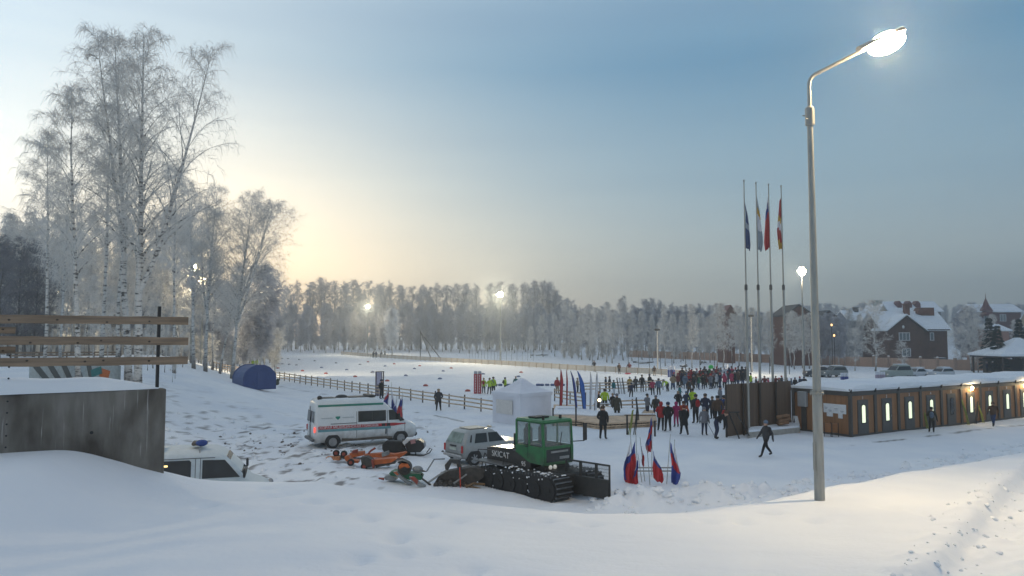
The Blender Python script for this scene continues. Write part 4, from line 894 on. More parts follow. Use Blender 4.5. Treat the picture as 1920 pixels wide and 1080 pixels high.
# ---------------------------------------------------------------- vehicles
M_carwhite = mat('white_car_paint', (.66, .70, .72), .25, var=.05, scale=1.5)
def add_grime(m, z0, z1, col):
    """road dirt sprayed over the lower panels"""
    n = m.node_tree.nodes; l = m.node_tree.links; b = n['Principled BSDF']; src = b.inputs['Base Color'].links[0].from_socket
    tcn = n.new('ShaderNodeTexCoord'); sx = n.new('ShaderNodeSeparateXYZ'); l.new(tcn.outputs['Object'], sx.inputs[0])
    no = n.new('ShaderNodeTexNoise'); no.inputs['Scale'].default_value = 3.5; no.inputs['Detail'].default_value = 6; l.new(tcn.outputs['Object'], no.inputs[0])
    ad = n.new('ShaderNodeMath'); ad.operation = 'MULTIPLY_ADD'; ad.inputs[1].default_value = .7; l.new(no.outputs[0], ad.inputs[0]); l.new(sx.outputs[2], ad.inputs[2])
    mr = n.new('ShaderNodeMapRange'); mr.inputs[1].default_value = z0 + .35; mr.inputs[2].default_value = z1 + .35; mr.inputs[3].default_value = .75; mr.inputs[4].default_value = 0; l.new(ad.outputs[0], mr.inputs[0])
    mx = n.new('ShaderNodeMix'); mx.data_type = 'RGBA'; l.new(mr.outputs[0], mx.inputs[0]); l.new(src, mx.inputs[6]); mx.inputs[7].default_value = (*col, 1); l.new(mx.outputs[2], b.inputs['Base Color'])
add_grime(M_carwhite, .35, .95, (.20, .18, .16))
M_tyre = mat('tyre_rubber', (.022, .022, .023), .85, var=.3)
M_rim = mat('grey_rim', (.30, .31, .32), .4, .5)
M_glass = mat('dark_car_glass', (.022, .026, .03), .08, var=.3, scale=2)
M_seam = mat('panel_seam', (.10, .11, .12), .6)
M_black = mat('black_plastic', (.018, .018, .019), .55, var=.3)
M_dirt = mat('road_dirt', (.12, .10, .08), .95, var=.3)
M_redlamp = mat('red_lamp', (.45, .02, .02), .3, var=.05)
M_redlit = mat('lit_red_lamp', (.9, .1, .08), .3, emit=(1, .12, .08), es=1.2)
M_head = mat('headlamp_glass', (.75, .75, .72), .15, emit=(1, .93, .8), es=.2)
def ring(z, xr, xf, w_, r, n=4):
    """rounded rectangle footprint"""
    pts = []; r = min(r, w_ * .95, (xf - xr) * .45)
    for cx_, cy_, a0 in ((xf - r, -w_ + r, -90), (xf - r, w_ - r, 0), (xr + r, w_ - r, 90), (xr + r, -w_ + r, 180)):
        for k in range(n + 1):
            a = R(a0 + 90 * k / n); pts.append(Vector((cx_ + r * math.cos(a), cy_ + r * math.sin(a), z)))
    return pts
class Body:
    def __init__(s, levels): s.L = levels
    def at(s, z, k): return float(np.interp(z, [l[0] for l in s.L], [l[k] for l in s.L]))
    def w(s, z): return s.at(z, 3)
    def mesh(s): m = MB(); m.loft([ring(*l) for l in s.L]); return m
    def side(s, m, poly, side=-1, eps=.008, th=.012):
        n = len(poly); vs = []
        for e_ in (eps, eps + th): vs += [(x, side * (s.w(z) + e_), z) for x, z in poly]
        m.add(vs, [tuple(range(n)), tuple(range(2 * n - 1, n - 1, -1))] + [(i, (i + 1) % n, (i + 1) % n + n, i + n) for i in range(n)])
    def strip(s, m, x0, x1, z0, z1, side=-1, eps=.008, th=.008):
        k = 4
        for i in range(k): s.side(m, [(x0, z0 + (z1 - z0) * i / k), (x1, z0 + (z1 - z0) * i / k), (x1, z0 + (z1 - z0) * (i + 1) / k), (x0, z0 + (z1 - z0) * (i + 1) / k)], side, eps, th)
    def end(s, m, ys, zs, front=True, eps=.01, th=.015):
        """panel on the front or rear end between widths ys=(yb,yt) half-widths at zs"""
        k = 2 if front else 1; sg = 1 if front else -1; vs = []
        for e_ in (eps, eps + th):
            for (y, z) in ((-ys[0], zs[0]), (ys[0], zs[0]), (ys[1], zs[1]), (-ys[1], zs[1])): vs.append((s.at(z, k) + sg * e_, y, z))
        m.add(vs, [(0, 1, 2, 3), (7, 6, 5, 4), (0, 4, 5, 1), (1, 5, 6, 2), (2, 6, 7, 3), (3, 7, 4, 0)])
def wheel(t, x, y, r, w_, rim=M_rim, spokes=7):
    s = -1 if y < 0 else 1
    m = MB(); m.loft([[Vector((x + q * math.cos(a), y + s * o, r + q * math.sin(a))) for a in np.linspace(0, 2 * math.pi, 22, False)] for q, o in ((r * .55, -w_ / 2), (r * .93, -w_ / 2), (r, -w_ * .35), (r, w_ * .35), (r * .93, w_ / 2), (r * .66, w_ / 2), (r * .62, w_ * .36))])
    wh = m.build('wheel', M_tyre, t, True)
    m = MB(); m.cyl((x, y + s * w_ * .37, r), (x, y + s * (w_ * .40), r), r * .63, n=20)
    m.cyl((x, y + s * w_ * .4, r), (x, y + s * w_ * .5, r), r * .16, n=10)
    for k in range(spokes): a = 2 * math.pi * k / spokes; m.box((x + r * .36 * math.cos(a), y + s * w_ * .43, r + r * .36 * math.sin(a)), (r * .5, .03, r * .15), ry=-a)
    m.build('rim', rim, wh)
    return wh
def arch(t, x, side, r, bw, name='wheel_arch'):
    m = MB(); y = side * (bw + .012)
    m.loft([[Vector((x + r * math.cos(a), y - side * .2, .36 + r * math.sin(a))) for a in np.linspace(-.25, math.pi + .25, 16)], [Vector((x + r * math.cos(a), y, .36 + r * math.sin(a))) for a in np.linspace(-.25, math.pi + .25, 16)]]); m.build(name, M_black, t)

# --- ambulance
TH = R(27); O = Vector((-8.25, 41.65, 0)); O.z = tz(O.x, O.y)
am = thing('ambulance', 'white high roofed ambulance van with red lettered band and green stripes', 'ambulance', O, TH)
B = Body([(.34, -2.78, 2.66, .90, .12), (.48, -2.84, 2.80, .96, .2), (.72, -2.85, 2.86, .985, .25), (.95, -2.85, 2.80, .99, .3), (1.12, -2.85, 2.62, .99, .32), (1.30, -2.84, 2.22, .985, .3), (1.40, -2.84, 1.98, .975, .28),
          (1.62, -2.83, 1.75, .955, .25), (2.0, -2.80, 1.36, .92, .22), (2.28, -2.76, 1.05, .89, .22), (2.45, -2.72, .82, .86, .24), (2.55, -2.64, .62, .80, .26), (2.60, -2.45, .3, .66, .3)])
B.mesh().build('body', M_carwhite, am, True)
m = MB(); B.strip(m, -2.66, .88, 2.20, 2.31); m.build('green_stripe', mat('green_paint', (.02, .19, .145), .4), am)
m = MB(); B.strip(m, -2.66, 1.45, 1.04, 1.20); B.side(m, [(1.45, 1.04), (2.15, 1.12), (2.15, 1.15), (1.75, 1.17), (1.45, 1.20)]); m.build('red_band', mat('red_paint', (.42, .025, .035), .4), am)
m = MB(); B.strip(m, -2.66, 1.3, .90, 1.025); m.build('teal_band', mat('teal_grey_paint', (.13, .30, .34), .4), am)
text('СКОРАЯ МЕДИЦИНСКАЯ ПОМОЩЬ', 'lettering', M_white, am, (-1.06, -B.w(1.12) - .022, 1.12), (math.pi / 2, 0, 0), .17, .003, sx=1.12)
m = MB(); 
for x_ in (.78, 1.05): B.side(m, [(x_, 1.05), (x_ + .2, 1.05), (x_ + .2, 1.19), (x_, 1.19)], eps=.02)
m.build('number_plate_mark', M_black, am)
m = MB(); B.side(m, [(-1.62, 1.50), (-1.50, 1.60), (-1.50, 1.68), (-1.74, 1.68), (-1.74, 1.60)]); m.build('shield_mark', mat('green_mark', (.02, .22, .17), .5), am)
m = MB()
for x_, w_ in ((-2.5, .62), (-1.38, .62)): B.side(m, [(x_, 1.585), (x_ + w_, 1.585), (x_ + w_, 1.63), (x_, 1.63)])
m.build('small_print', mat('grey_mark', (.42, .47, .5), .5), am)
m = MB(); B.side(m, [(-.52, 1.33), (1.02, 1.33), (1.02, 1.90), (-.52, 1.90)], eps=.006); fr_ = m.build('window', M_black, am); m = MB(); B.side(m, [(-.42, 1.38), (.23, 1.38), (.23, 1.86), (-.42, 1.86)], eps=.02); B.side(m, [(.27, 1.38), (.94, 1.38), (.94, 1.86), (.27, 1.86)], eps=.02); m.build('pane', M_glass, fr_)
m = MB(); B.side(m, [(1.20, 1.36), (1.75, 1.36), (1.82, 1.26), (2.06, 1.30), (2.04, 1.36), (1.42, 1.90), (1.18, 1.90)], eps=.006); m.build('side_window', M_glass, am)
m = MB(); B.end(m, (.84, .74), (1.42, 2.12)); m.build('windscreen', M_glass, am)
m = MB(); 
for x_ in (-.60, 1.10, 2.10): B.strip(m, x_ - .012, x_ + .012, .5, 1.9 if x_ < 2 else 1.2, eps=.003)
B.strip(m, -2.0, -.6, 1.28, 1.315, eps=.004); m.build('door_seam', M_seam, am)
m = MB(); m.box((1.02, -B.w(.75) - .02, .76), (.05, .04, .28)); m.build('handle', M_black, am)
m = MB(); B.end(m, (.80, .74), (1.38, 1.96), False); m.box((-2.875, 0, 1.35), (.03, .06, 1.7)); m.build('rear_window', M_glass, am)
for s in (-1, 1):
    m = MB(); m.box((-2.83, s * .90, 1.02), (.08, .12, .30), bev=.03); m.build('tail_lamp', M_redlit if s < 0 else M_redlamp, am)
    m = MB(); m.ell((2.55, s * .72, .98), (.25, .17, .14), 10, 6); m.build('headlamp', M_head, am, True)
m = MB(); m.box((-2.90, 0, .48), (.16, 1.8, .16), bev=.04); m.build('rear_bumper', M_seam, am)
m = MB(); m.box((2.80, 0, .50), (.2, 1.7, .26), bev=.08); m.box((2.86, 0, .80), (.04, .9, .12)); m.build('front_bumper', M_black, am)
m = MB(); B.side(m, [(-1.4, .34), (1.4, .34), (1.4, .46), (.6, .50), (-.6, .46), (-1.4, .52)], eps=.004); m.build('dirty_sill', M_dirt, am)
m = MB(); m.box((.35, 0, 2.66), (.4, 1.3, .12), bev=.05); m.box((-.25, 0, 2.61), (1.3, .9, .06)); m.box((-2.0, 0, 2.60), (.8, .9, .05)); m.ell((-1.2, 0, 2.62), (.35, .3, .14), 10, 6); m.ell((-2.5, -.5, 2.66), (.14, .12, .12), 8, 5); m.box((.5, .0, 2.78), (.03, .03, .2)); m.build('roof_light_bar', M_black, am)
for s in (-1, 1):
    for x_ in (-1.87, 1.88): arch(am, x_, s, .42, B.w(.6)); wheel(am, x_, s * .90, .35, .23)
    m = MB(); m.box((1.72, s * 1.12, 1.55), (.10, .22, .36), bev=.04); m.cyl((1.78, s * .95, 1.45), (1.74, s * 1.1, 1.5), .03); m.build('wing_mirror', M_black, am)

# --- white minibus half hidden behind the snow bank
O = Vector((-10.93, 25.3, 0)); O.z = tz(O.x, O.y)
gv = thing('minibus', 'white minibus with roof beacon, half hidden between the concrete wall and the snow bank', 'van', O, R(17))
B = Body([(.34, -2.70, 2.75, .86, .1), (.6, -2.72, 2.85, .94, .15), (.92, -2.72, 2.66, .96, .2), (1.04, -2.72, 2.45, .96, .22), (1.16, -2.72, 2.12, .955, .22), (1.36, -2.72, 1.93, .95, .2), (1.70, -2.70, 1.68, .92, .2), (2.0, -2.68, 1.36, .89, .2), (2.12, -2.65, 1.2, .86, .2), (2.22, -2.55, 1.0, .76, .25), (2.27, -2.3, .7, .6, .3)])
B.mesh().build('body', mat('bluish_white_paint', (.52, .58, .61), .6, var=.06), gv, True)
for x0, x1, lit in ((-2.5, -1.25, 0), (-1.05, .28, 1)):
    m = MB(); B.side(m, [(x0 + .06, 1.36), (x1 - .06, 1.36), (x1, 1.42), (x1, 1.90), (x1 - .06, 1.96), (x0 + .06, 1.96), (x0, 1.90), (x0, 1.42)], eps=.006); f_ = m.build('window', M_glass, gv)
    if lit: m = MB(); B.side(m, [(-.62, 1.78), (-.42, 1.78), (-.42, 1.83), (-.62, 1.83)], eps=.022); m.build('cabin_light', mat('lit_cabin_light', (1, .8, .4), .5, emit=(1, .72, .25), es=2.5), f_)
m = MB(); B.side(m, [(.62, 1.36), (1.78, 1.36), (1.70, 1.46), (1.30, 1.93), (.62, 1.95)], eps=.006); m.build('side_window', M_glass, gv)
m = MB(); B.end(m, (.82, .70), (1.36, 2.02)); m.build('windscreen', M_glass, gv)
m = MB(); B.strip(m, -2.6, 1.0, 2.0, 2.025, eps=.004); B.strip(m, .40, .42, .6, 2.0, eps=.004); B.strip(m, .55, .57, .6, 2.0, eps=.004); B.strip(m, -1.14, -1.16, .6, 2.0, eps=.004); m.build('door_seam', M_seam, gv)
for x_ in (-1.1, .52): m = MB(); m.box((x_, 0, 2.34), (.05, 1.5, .04)); m.cyl((x_, -.72, 2.34), (x_, -.86, 1.98), .025); m.cyl((x_, .72, 2.34), (x_, .86, 1.98), .025); m.build('roof_rail', M_rim, gv)
m = MB(); m.box((.40, -.25, 2.42), (.34, .5, .12), bev=.03); m.build('light_bar_base', M_dirt, gv)
m = MB(); m.ell((.55, -.55, 2.46), (.20, .14, .11), 12, 6); m.build('blue_beacon', mat('blue_lamp', (.02, .05, .22), .15), gv, True)
m = MB(); m.box((-1.15, -.35, 2.50), (1.0, .7, .24), bev=.05); m.build('roof_box', mat('grey_roof_box', (.42, .45, .46), .5), gv)
for s in (-1, 1):
    for x_ in (-1.6, 1.85): wheel(gv, x_, s * .84, .34, .2)
    m = MB(); m.box((1.92, s * 1.12, 1.50), (.08, .2, .3), bev=.04); m.cyl((1.9, s * .93, 1.4), (1.92, s * 1.1, 1.45), .025); m.build('wing_mirror', M_black, gv)
    m = MB(); m.ell((2.72, s * .72, .85), (.10, .16, .12), 10, 6); m.build('headlamp', M_rim, gv, True)

# --- small boxy off-road car seen from behind
O = Vector((-1.31, 36.3, 0)); O.z = tz(O.x, O.y)
nv = thing('offroad_car', 'small boxy silver off-road car seen from behind, parked beyond the green snowcat', 'car', O, R(38))
B = Body([(.34, -1.72, 1.68, .70, .1), (.46, -1.80, 1.78, .78, .12), (.72, -1.81, 1.82, .815, .14), (.93, -1.80, 1.80, .82, .16), (.985, -1.79, 1.74, .81, .18), (1.0, -1.785, .72, .80, .14), (1.25, -1.66, .44, .745, .14), (1.48, -1.52, .18, .69, .15), (1.58, -1.44, .06, .64, .17), (1.63, -1.28, -.1, .52, .2)])
M_silver = mat('silver_car_paint', (.34, .36, .36), .3, .25, var=.06); add_grime(M_silver, .3, .8, (.16, .15, .14)); B.mesh().build('body', M_silver, nv, True)
m = MB(); B.side(m, [(-1.15, 1.05), (-.42, 1.05), (-.42, 1.47), (-1.02, 1.47)], eps=.006); m.build('side_window', M_glass, nv)
m = MB(); B.side(m, [(-.32, 1.05), (.52, 1.05), (.18, 1.47), (-.32, 1.47)], eps=.006); m.build('side_window', M_glass, nv)
m = MB(); B.side(m, [(-1.42, 1.10), (-1.32, 1.10), (-1.25, 1.42), (-1.30, 1.42)], eps=.006); m.build('vent', M_black, nv)
m = MB(); B.end(m, (.60, .52), (1.06, 1.50), False); m.build('rear_window', mat('reflecting_glass', (.22, .28, .26), .06, var=.4, scale=3), nv)
m = MB(); m.box((-1.83, 0, .78), (.02, .52, .12)); m.build('number_plate', mat('plate_white', (.45, .5, .44), .6), nv)
m = MB(); m.box((-1.82, 0, .92), (.04, .5, .06)); m.cyl((-1.70, .05, 1.12), (-1.62, .35, 1.3), .012); m.build('wiper', M_black, nv)
for s in (-1, 1):
    m = MB(); m.box((-1.81, s * .72, .80), (.05, .13, .34), bev=.02); m.build('tail_lamp', M_redlamp, nv)
    for x_ in (-1.15, 1.05): arch(nv, x_, s, .40, B.w(.6)); wheel(nv, x_, s * .72, .34, .2)
m = MB(); m.box((-1.86, 0, .48), (.10, 1.5, .13), bev=.04); m.box((1.84, 0, .48), (.10, 1.5, .13), bev=.04); m.build('bumper', mat('dull_chrome', (.4, .4, .4), .4, .6), nv)
m = MB(); m.cyl((-1.78, -.5, .40), (-1.9, -.5, .40), .07); m.ell((-1.88, -.3, .38), (.1, .1, .1), 8, 5); m.build('exhaust', M_rim, nv)
m = MB(); m.box((-.7, 0, 1.67), (1.0, .9, .05), bev=.02); m.box((.05, -.3, 1.69), (.12, .3, .10), bev=.03); m.build('roof_sign', mat('sign_cream', (.6, .55, .45), .5), nv)

# --- green tracked snow groomer
TS = R(-50); O = Vector((1.15, 29.6, 0)); O.z = tz(O.x, O.y) - .02
sc_ = thing('snowcat', 'green cabbed tracked snow groomer with wide black tracks and lettered engine cover', 'snow groomer', O, TS)
M_green = mat('green_cab_paint', (.018, .14, .046), .4, var=.3, scale=3.5); add_grime(M_green, 1.0, 1.5, (.05, .07, .05))
M_body = mat('dark_grey_body', (.030, .029, .028), .5, var=.25)
M_track = mat('black_track_rubber', (.016, .016, .017), .8, var=.3)
M_cleat = mat('worn_steel_cleat', (.13, .14, .15), .4, .6, var=.2)
def trackloop(y0, y1, x0, x1, zb, zt_, rf_):
    """closed belt outline (x, z)"""
    pts = []
    for a in np.linspace(-90, 90, 9): pts.append((x1 - rf_ + rf_ * math.cos(R(a)), zb + rf_ + rf_ * math.sin(R(a))))
    r2 = rf_ * .8
    for a in np.linspace(90, 270, 9): pts.append((x0 + r2 + r2 * math.cos(R(a)), zb + r2 + r2 * math.sin(R(a))))
    return pts
for s in (-1, 1):
    y0, y1 = s * .48, s * 1.24
    lp_ = trackloop(y0, y1, -2.55, 2.2, .03, .86, .43)
    m = MB(); m.prism(lp_, 'y', min(y0, y1), max(y0, y1)); tr_ = m.build('track', M_track, sc_)
    m = MB(); n = len(lp_); per = []
    for i in range(n):
        a_, b_ = Vector((lp_[i][0], 0, lp_[i][1])), Vector((lp_[(i + 1) % n][0], 0, lp_[(i + 1) % n][1])); k = max(1, int((b_ - a_).length / .17))
        for j in range(k): per.append((a_.lerp(b_, (j + .5) / k), math.atan2(b_.z - a_.z, b_.x - a_.x)))
    for p, an in per:
        nn = Vector((math.sin(an), 0, -math.cos(an))); c = p + nn * .03; m.box((c.x, (y0 + y1) / 2, c.z), (.05, .78, .07), ry=-an)
    m.build('cleats', M_cleat, tr_)
    m = MB()
    for x_, r_ in ((1.75, .36), (1.0, .3), (.3, .3), (-.4, .3), (-1.1, .3), (-1.75, .3), (-2.2, .28)): m.cyl((x_, s * 1.235, .06 + r_), (x_, s * 1.285, .06 + r_), r_, n=16); m.cyl((x_, s * 1.285, .06 + r_), (x_, s * 1.31, .06 + r_), r_ * .3, n=10)
    m.build('road_wheels', M_track, tr_)
for s in (-1, 1):
    m = MB(); rr = random.Random(9 + s)
    for k in range(60):
        x_ = rr.uniform(-2.3, 1.9); m.ell((x_, s * rr.uniform(.55, 1.22), .90 + rr.uniform(0, .03)), (rr.uniform(.03, .09), rr.uniform(.03, .08), rr.uniform(.015, .04)), 7, 4)
    for k in range(40): x_ = rr.uniform(-2.3, 1.9); m.ell((x_, s * 1.25, rr.uniform(.1, .8)), (rr.uniform(.02, .05), .02, rr.uniform(.015, .04)), 6, 4)
    o_ = m.build('packed_snow', M_snow, sc_, True)
m = MB(); m.box((-.2, 0, .72), (4.4, .98, .5), bev=.05); m.build('chassis', M_body, sc_)
m = MB(); m.prism([(-2.6, .98), (-.74, .98), (-.74, 1.50), (-1.2, 1.52), (-2.6, 1.44)], 'y', -.66, .78); m.build('engine_cover', M_body, sc_)
m = MB(); m.prism([(-2.55, 1.45), (-1.15, 1.527), (-1.15, 1.545), (-2.55, 1.468)], 'y', -.58, .7); m.build('cover_lid', mat('shiny_lid', (.16, .15, .12), .22, .4), sc_)
m = MB(); m.prism([(-.74, .80), (.15, .80), (.15, 1.16), (-.74, 1.50)], 'y', -.70, .85); m.build('cab_base', M_body, sc_)
m = MB(); m.box((-1.75, -.97, .97), (1.9, .58, .05), bev=.02); m.box((-1.75, 1.0, .97), (1.9, .5, .05), bev=.02); m.build('fender', mat('grey_fender', (.12, .12, .12), .4, .3), sc_)
text('SKICAT', 'lettering', M_white, sc_, (-1.72, -.668, 1.24), (math.pi / 2, 0, 0), .34, .004, sx=.98)
text('95', 'number', M_white, sc_, (-.25, -.712, 1.06), (math.pi / 2, 0, 0), .26, .004)
# cab: frame posts, panels, glass
x0, x1, y0, y1, zb, zt_ = -.74, .9, -.70, .85, 1.14, 2.74
m = MB()
cf = [(x0, zb + .32), (x0 + .05, zb + .32), (.30, zb), (x1 - .12, zb), (x1 + .02, zb + .42), (x1 + .02, zb + .60)]
m.prism([(x0, zb + .34), (.1, zb + .02), (x1 - .14, zb), (x1 + .02, zb + .30), (x1, zb + .66), (x0, zb + .66)], 'y', y0, y0 + .05); m.prism([(x0, zb + .34), (.1, zb + .02), (x1 - .14, zb), (x1 + .02, zb + .30), (x1, zb + .66), (x0, zb + .66)], 'y', y1 - .05, y1)
for y_ in (y0 + .035, y1 - .035):
    m.box((x0 + .035, y_, (zb + .6 + zt_) / 2), (.07, .072, zt_ - zb - .6)); m.box((x1 - .07, y_, (zb + .6 + zt_) / 2), (.09, .074, zt_ - zb - .58), ry=-.07); m.box((.05, y_, (zb + .6 + zt_) / 2), (.06, .06, zt_ - zb - .6))
m.box(((x0 + x1) / 2 - .02, (y0 + y1) / 2, zt_), (x1 - x0 + .02, y1 - y0 + .04, .14), bev=.06)
m.box((x0 + .03, (y0 + y1) / 2, zb + .5), (.05, y1 - y0, .34)); m.box((x1 - .03, (y0 + y1) / 2, zb + .62), (.06, y1 - y0, .10)); m.box((x1 - .08, (y0 + y1) / 2, zb + .03), (.10, y1 - y0, .12))
for y_ in (y0 + .06, y1 - .06): m.box((x1 - .02, y_, zb + .33), (.07, .13, .6))
m.build('cab', M_green, sc_)
M_thin = mat('clear_cab_glass', (.5, .55, .55), .05, var=.02)
_n = M_thin.node_tree.nodes; _l = M_thin.node_tree.links; _t = _n.new('ShaderNodeBsdfTransparent'); _t.inputs[0].default_value = (.86, .9, .9, 1); _m = _n.new('ShaderNodeMixShader'); _m.inputs[0].default_value = .16
_l.new(_t.outputs[0], _m.inputs[1]); _l.new(_n['Principled BSDF'].outputs[0], _m.inputs[2]); _l.new(_m.outputs[0], _n['Material Output'].inputs[0])
m = MB(); m.box((x1 - .05, (y0 + y1) / 2, (zb + .66 + zt_) / 2), (.012, y1 - y0 - .14, zt_ - zb - .70), ry=-.07); m.build('windscreen', M_thin, sc_)
m = MB(); m.box((x1 - .02, (y0 + y1) / 2, zb + .34), (.012, y1 - y0 - .26, .50)); m.build('lower_window', M_glass, sc_)
m = MB(); m.box((x1 + .0, (y0 + y1) / 2 + .05, zb + .46), (.02, .9, .07)); m.box((x1 + .0, (y0 + y1) / 2 + .3, zb + .22), (.02, .5, .1)); m.build('grille_bar', M_rim, sc_)
for xa, xb in ((x0 + .07, .02), (.08, x1 - .12)):
    m = MB(); m.box(((xa + xb) / 2, y0 + .03, (zb + .66 + zt_) / 2), (xb - xa, .01, zt_ - zb - .72)); m.build('side_window', M_thin, sc_)
    m = MB(); m.box(((xa + xb) / 2, y1 - .03, (zb + .66 + zt_) / 2), (xb - xa, .01, zt_ - zb - .72)); m.build('side_window', M_thin, sc_)
m = MB(); m.box((x0 + .03, (y0 + y1) / 2, (zb + .7 + zt_) / 2), (.01, y1 - y0 - .14, zt_ - zb - .74)); m.build('rear_window', M_thin, sc_)
for y_ in (-.32, .45):
    m = MB(); m.box((-.1, y_, zb + .62), (.5, .46, .14), bev=.05); m.box((-.42, y_, zb + .98), (.13, .44, .64), bev=.05); m.box((-.44, y_, zb + 1.36), (.1, .24, .18), bev=.04); m.build('seat', M_body, sc_)
m = MB(); m.cyl((x1 + .0, .15, zb + .72), (x1 - .05, .30, zt_ - .42), .014); m.cyl((x1 - .0, .15, zb + .72), (x1 + .0, .28, zb + .70), .016); m.build('wiper', M_black, sc_)
m = MB()
for y_ in (y1, ): 
    m.tube([(x1 - .05, y_, zt_ - .18), (x1 + .25, y_ + .38, zt_ - .16)], .02, 6); m.tube([(x1 - .0, y_, zb + .78), (x1 + .25, y_ + .38, zb + .80)], .02, 6); m.box((x1 + .26, y_ + .40, (zt_ + zb) / 2 + .34), (.08, .22, .66), bev=.04)
m.build('mirror', M_black, sc_)
for y_ in (-.25, -.02): m = MB(); m.ell((x1 + .0, y_ - .1, zb - .10), (.06, .09, .09), 10, 6); m.build('headlamp', M_head, sc_, True)
m = MB(); m.box((x1 - .2, (y0 + y1) / 2, zb - .14), (.3, 1.3, .2), bev=.04); m.build('front_beam', M_body, sc_)
m = MB()
for k in range(5): m.tube([(-2.6 - .1 * k, -.5 + .22 * k, .9), (-2.95, -.5 + .22 * k, 1.15 - .05 * k), (-3.2, -.45 + .2 * k, .7), (-3.3, -.4 + .2 * k, .35)], .025, 5)
m.build('hydraulic_hoses', M_black, sc_)
m = MB(); m.tube([(-2.5, -1.2, 1.0), (-2.5, -1.2, 1.42), (-.9, -1.2, 1.55), (-.9, -1.2, 1.0)], .02, 6); m.build('grab_rail', M_black, sc_)
m = MB(); m.box((-.15, 0, zt_ + .10), (.5, .7, .06), bev=.02); m.cyl((.55, -.4, zt_ + .05), (.55, -.4, zt_ + .22), .05); m.cyl((.55, .5, zt_ + .05), (.55, .5, zt_ + .2), .06); m.build('roof_hatch', M_black, sc_)
for y_ in (y0 + .018, ): m = MB(); m.box((.0, y_ - .02, zb + .5), (.012, .01, .66)); m.box((-.08, y_ - .035, zb + .62), (.14, .03, .035)); m.build('door_handle', M_black, sc_)
m = MB(); m.cyl((-2.2, .5, 1.45), (-2.2, .5, 1.95), .05); m.build('exhaust_pipe', M_iron_ if 'M_iron_' in globals() else M_body, sc_)
# blade with mesh top, swung to the far side
ba = at(1062, 905, 28.3); bb = at(1143, 905, 26.9); inv = Matrix.Rotation(-TS, 3, 'Z'); Aq = inv @ (Vector((ba.x, ba.y, 0)) - Vector((O.x, O.y, 0))); Bq = inv @ (Vector((bb.x, bb.y, 0)) - Vector((O.x, O.y, 0)))
m = MB(); m.slab(Aq + Vector((0, 0, .22)), Bq + Vector((0, 0, .22)), .68, .12); d_ = (Bq - Aq).normalized()
for q in (0, .33, .36, .69, .72, 1): c = Aq.lerp(Bq, q); m.box((c.x, c.y, .86), (.05, .05, 1.16), rz=math.atan2(d_.y, d_.x))
m.slab(Aq + Vector((0, 0, 1.38)), Bq + Vector((0, 0, 1.38)), .06, .05); bl = m.build('blade', M_body, sc_)
m = MB()
for k in range(44): c = Aq.lerp(Bq, (k + .5) / 44); m.box((c.x, c.y, 1.14), (.009, .009, .48))
for z_ in (1.02, 1.14, 1.26): m.slab(Aq + Vector((0, 0, z_)), Bq + Vector((0, 0, z_)), .008, .008)
m.build('mesh_guard', M_black, bl)
m = MB(); c = Aq.lerp(Bq, .25); m.tube([(1.3, .3, .6), (c.x - .3, c.y, .55), (c.x, c.y, .6)], .09, 8); m.build('blade_arm', M_body, sc_)

# ---------------------------------------------------------------- implements traced at their own distance, real thickness
class PX:
    """builder in photo pixels at a given distance, relative to a base point"""
    def __init__(s, base): s.b = base; s.m = MB()
    def pt(s, p, d): return at(p[0], p[1], d) - s.b
    def prism(s, pts, d, th):
        n = len(pts); vs = [s.pt(p, d) for p in pts]; vs += [v + Vector((0, th, 0)) for v in vs]
        s.m.add(vs, [tuple(range(n)), tuple(range(2 * n - 1, n - 1, -1))] + [(i, (i + 1) % n, (i + 1) % n + n, i + n) for i in range(n)]); return s
    def tube(s, pts, r, n=6): s.m.tube([s.pt(p[:2], p[2]) for p in pts], r, n); return s
    def disc(s, c, d, r, w_, n=16): q = s.pt(c, d); s.m.cyl(q, q + Vector((0, w_, 0)), r, n=n); return s
    def ell(s, c, d, r): s.m.ell(s.pt(c, d), r, 12, 7); return s
    def out(s, name, mats, parent, smooth=False): o = s.m.build(name, mats, parent, smooth); s.m = MB(); return o
M_orange = mat('orange_implement_paint', (.46, .105, .02), .5, var=.25, scale=4)
M_oxide = mat('red_oxide_paint', (.26, .05, .03), .6, var=.2)
M_iron = mat('dirty_iron', (.065, .058, .052), .7, .2, var=.35)
M_galvd = mat('dull_grey_steel', (.24, .25, .25), .5, .4, var=.2)
def z3(x, y): return (600 + x / 10.667, 830 + y / 10.667)
b = gp(690, 868); t = thing('snow_drag', 'orange towed grooming frame with small wheels, rear one of two beside the ambulance', 'implement', b, 0, 'orange grooming implements'); q = PX(b); d0 = b.y
q.prism([z3(590, 215), z3(860, 190), z3(870, 255), z3(600, 310)], d0 + .9, .5).out('deck', M_orange, t)
q.prism([z3(640, 165), z3(730, 150), z3(740, 200), z3(650, 215)], d0 + .8, .35).out('gearbox', M_oxide, t)
q.prism([z3(880, 245), z3(1240, 215), z3(1480, 235), z3(1700, 195), z3(1725, 215), z3(1560, 330), z3(1240, 300), z3(900, 300)], d0 + .7, .45).out('beam', M_orange, t)
q.prism([z3(1230, 215), z3(1360, 170), z3(1380, 240), z3(1240, 290)], d0 + .6, .3).out('bracket', M_galvd, t)
q.tube([(*z3(960, 230), d0 + .9), (*z3(1020, 160), d0 + .95), (*z3(1110, 105), d0 + 1)], .05).out('drawbar', M_oxide, t)
q.prism([z3(110, 300), z3(380, 280), z3(390, 350), z3(170, 365)], d0 + .5, .5).out('skid', mat('faded_orange', (.48, .2, .09), .6, var=.3), t)
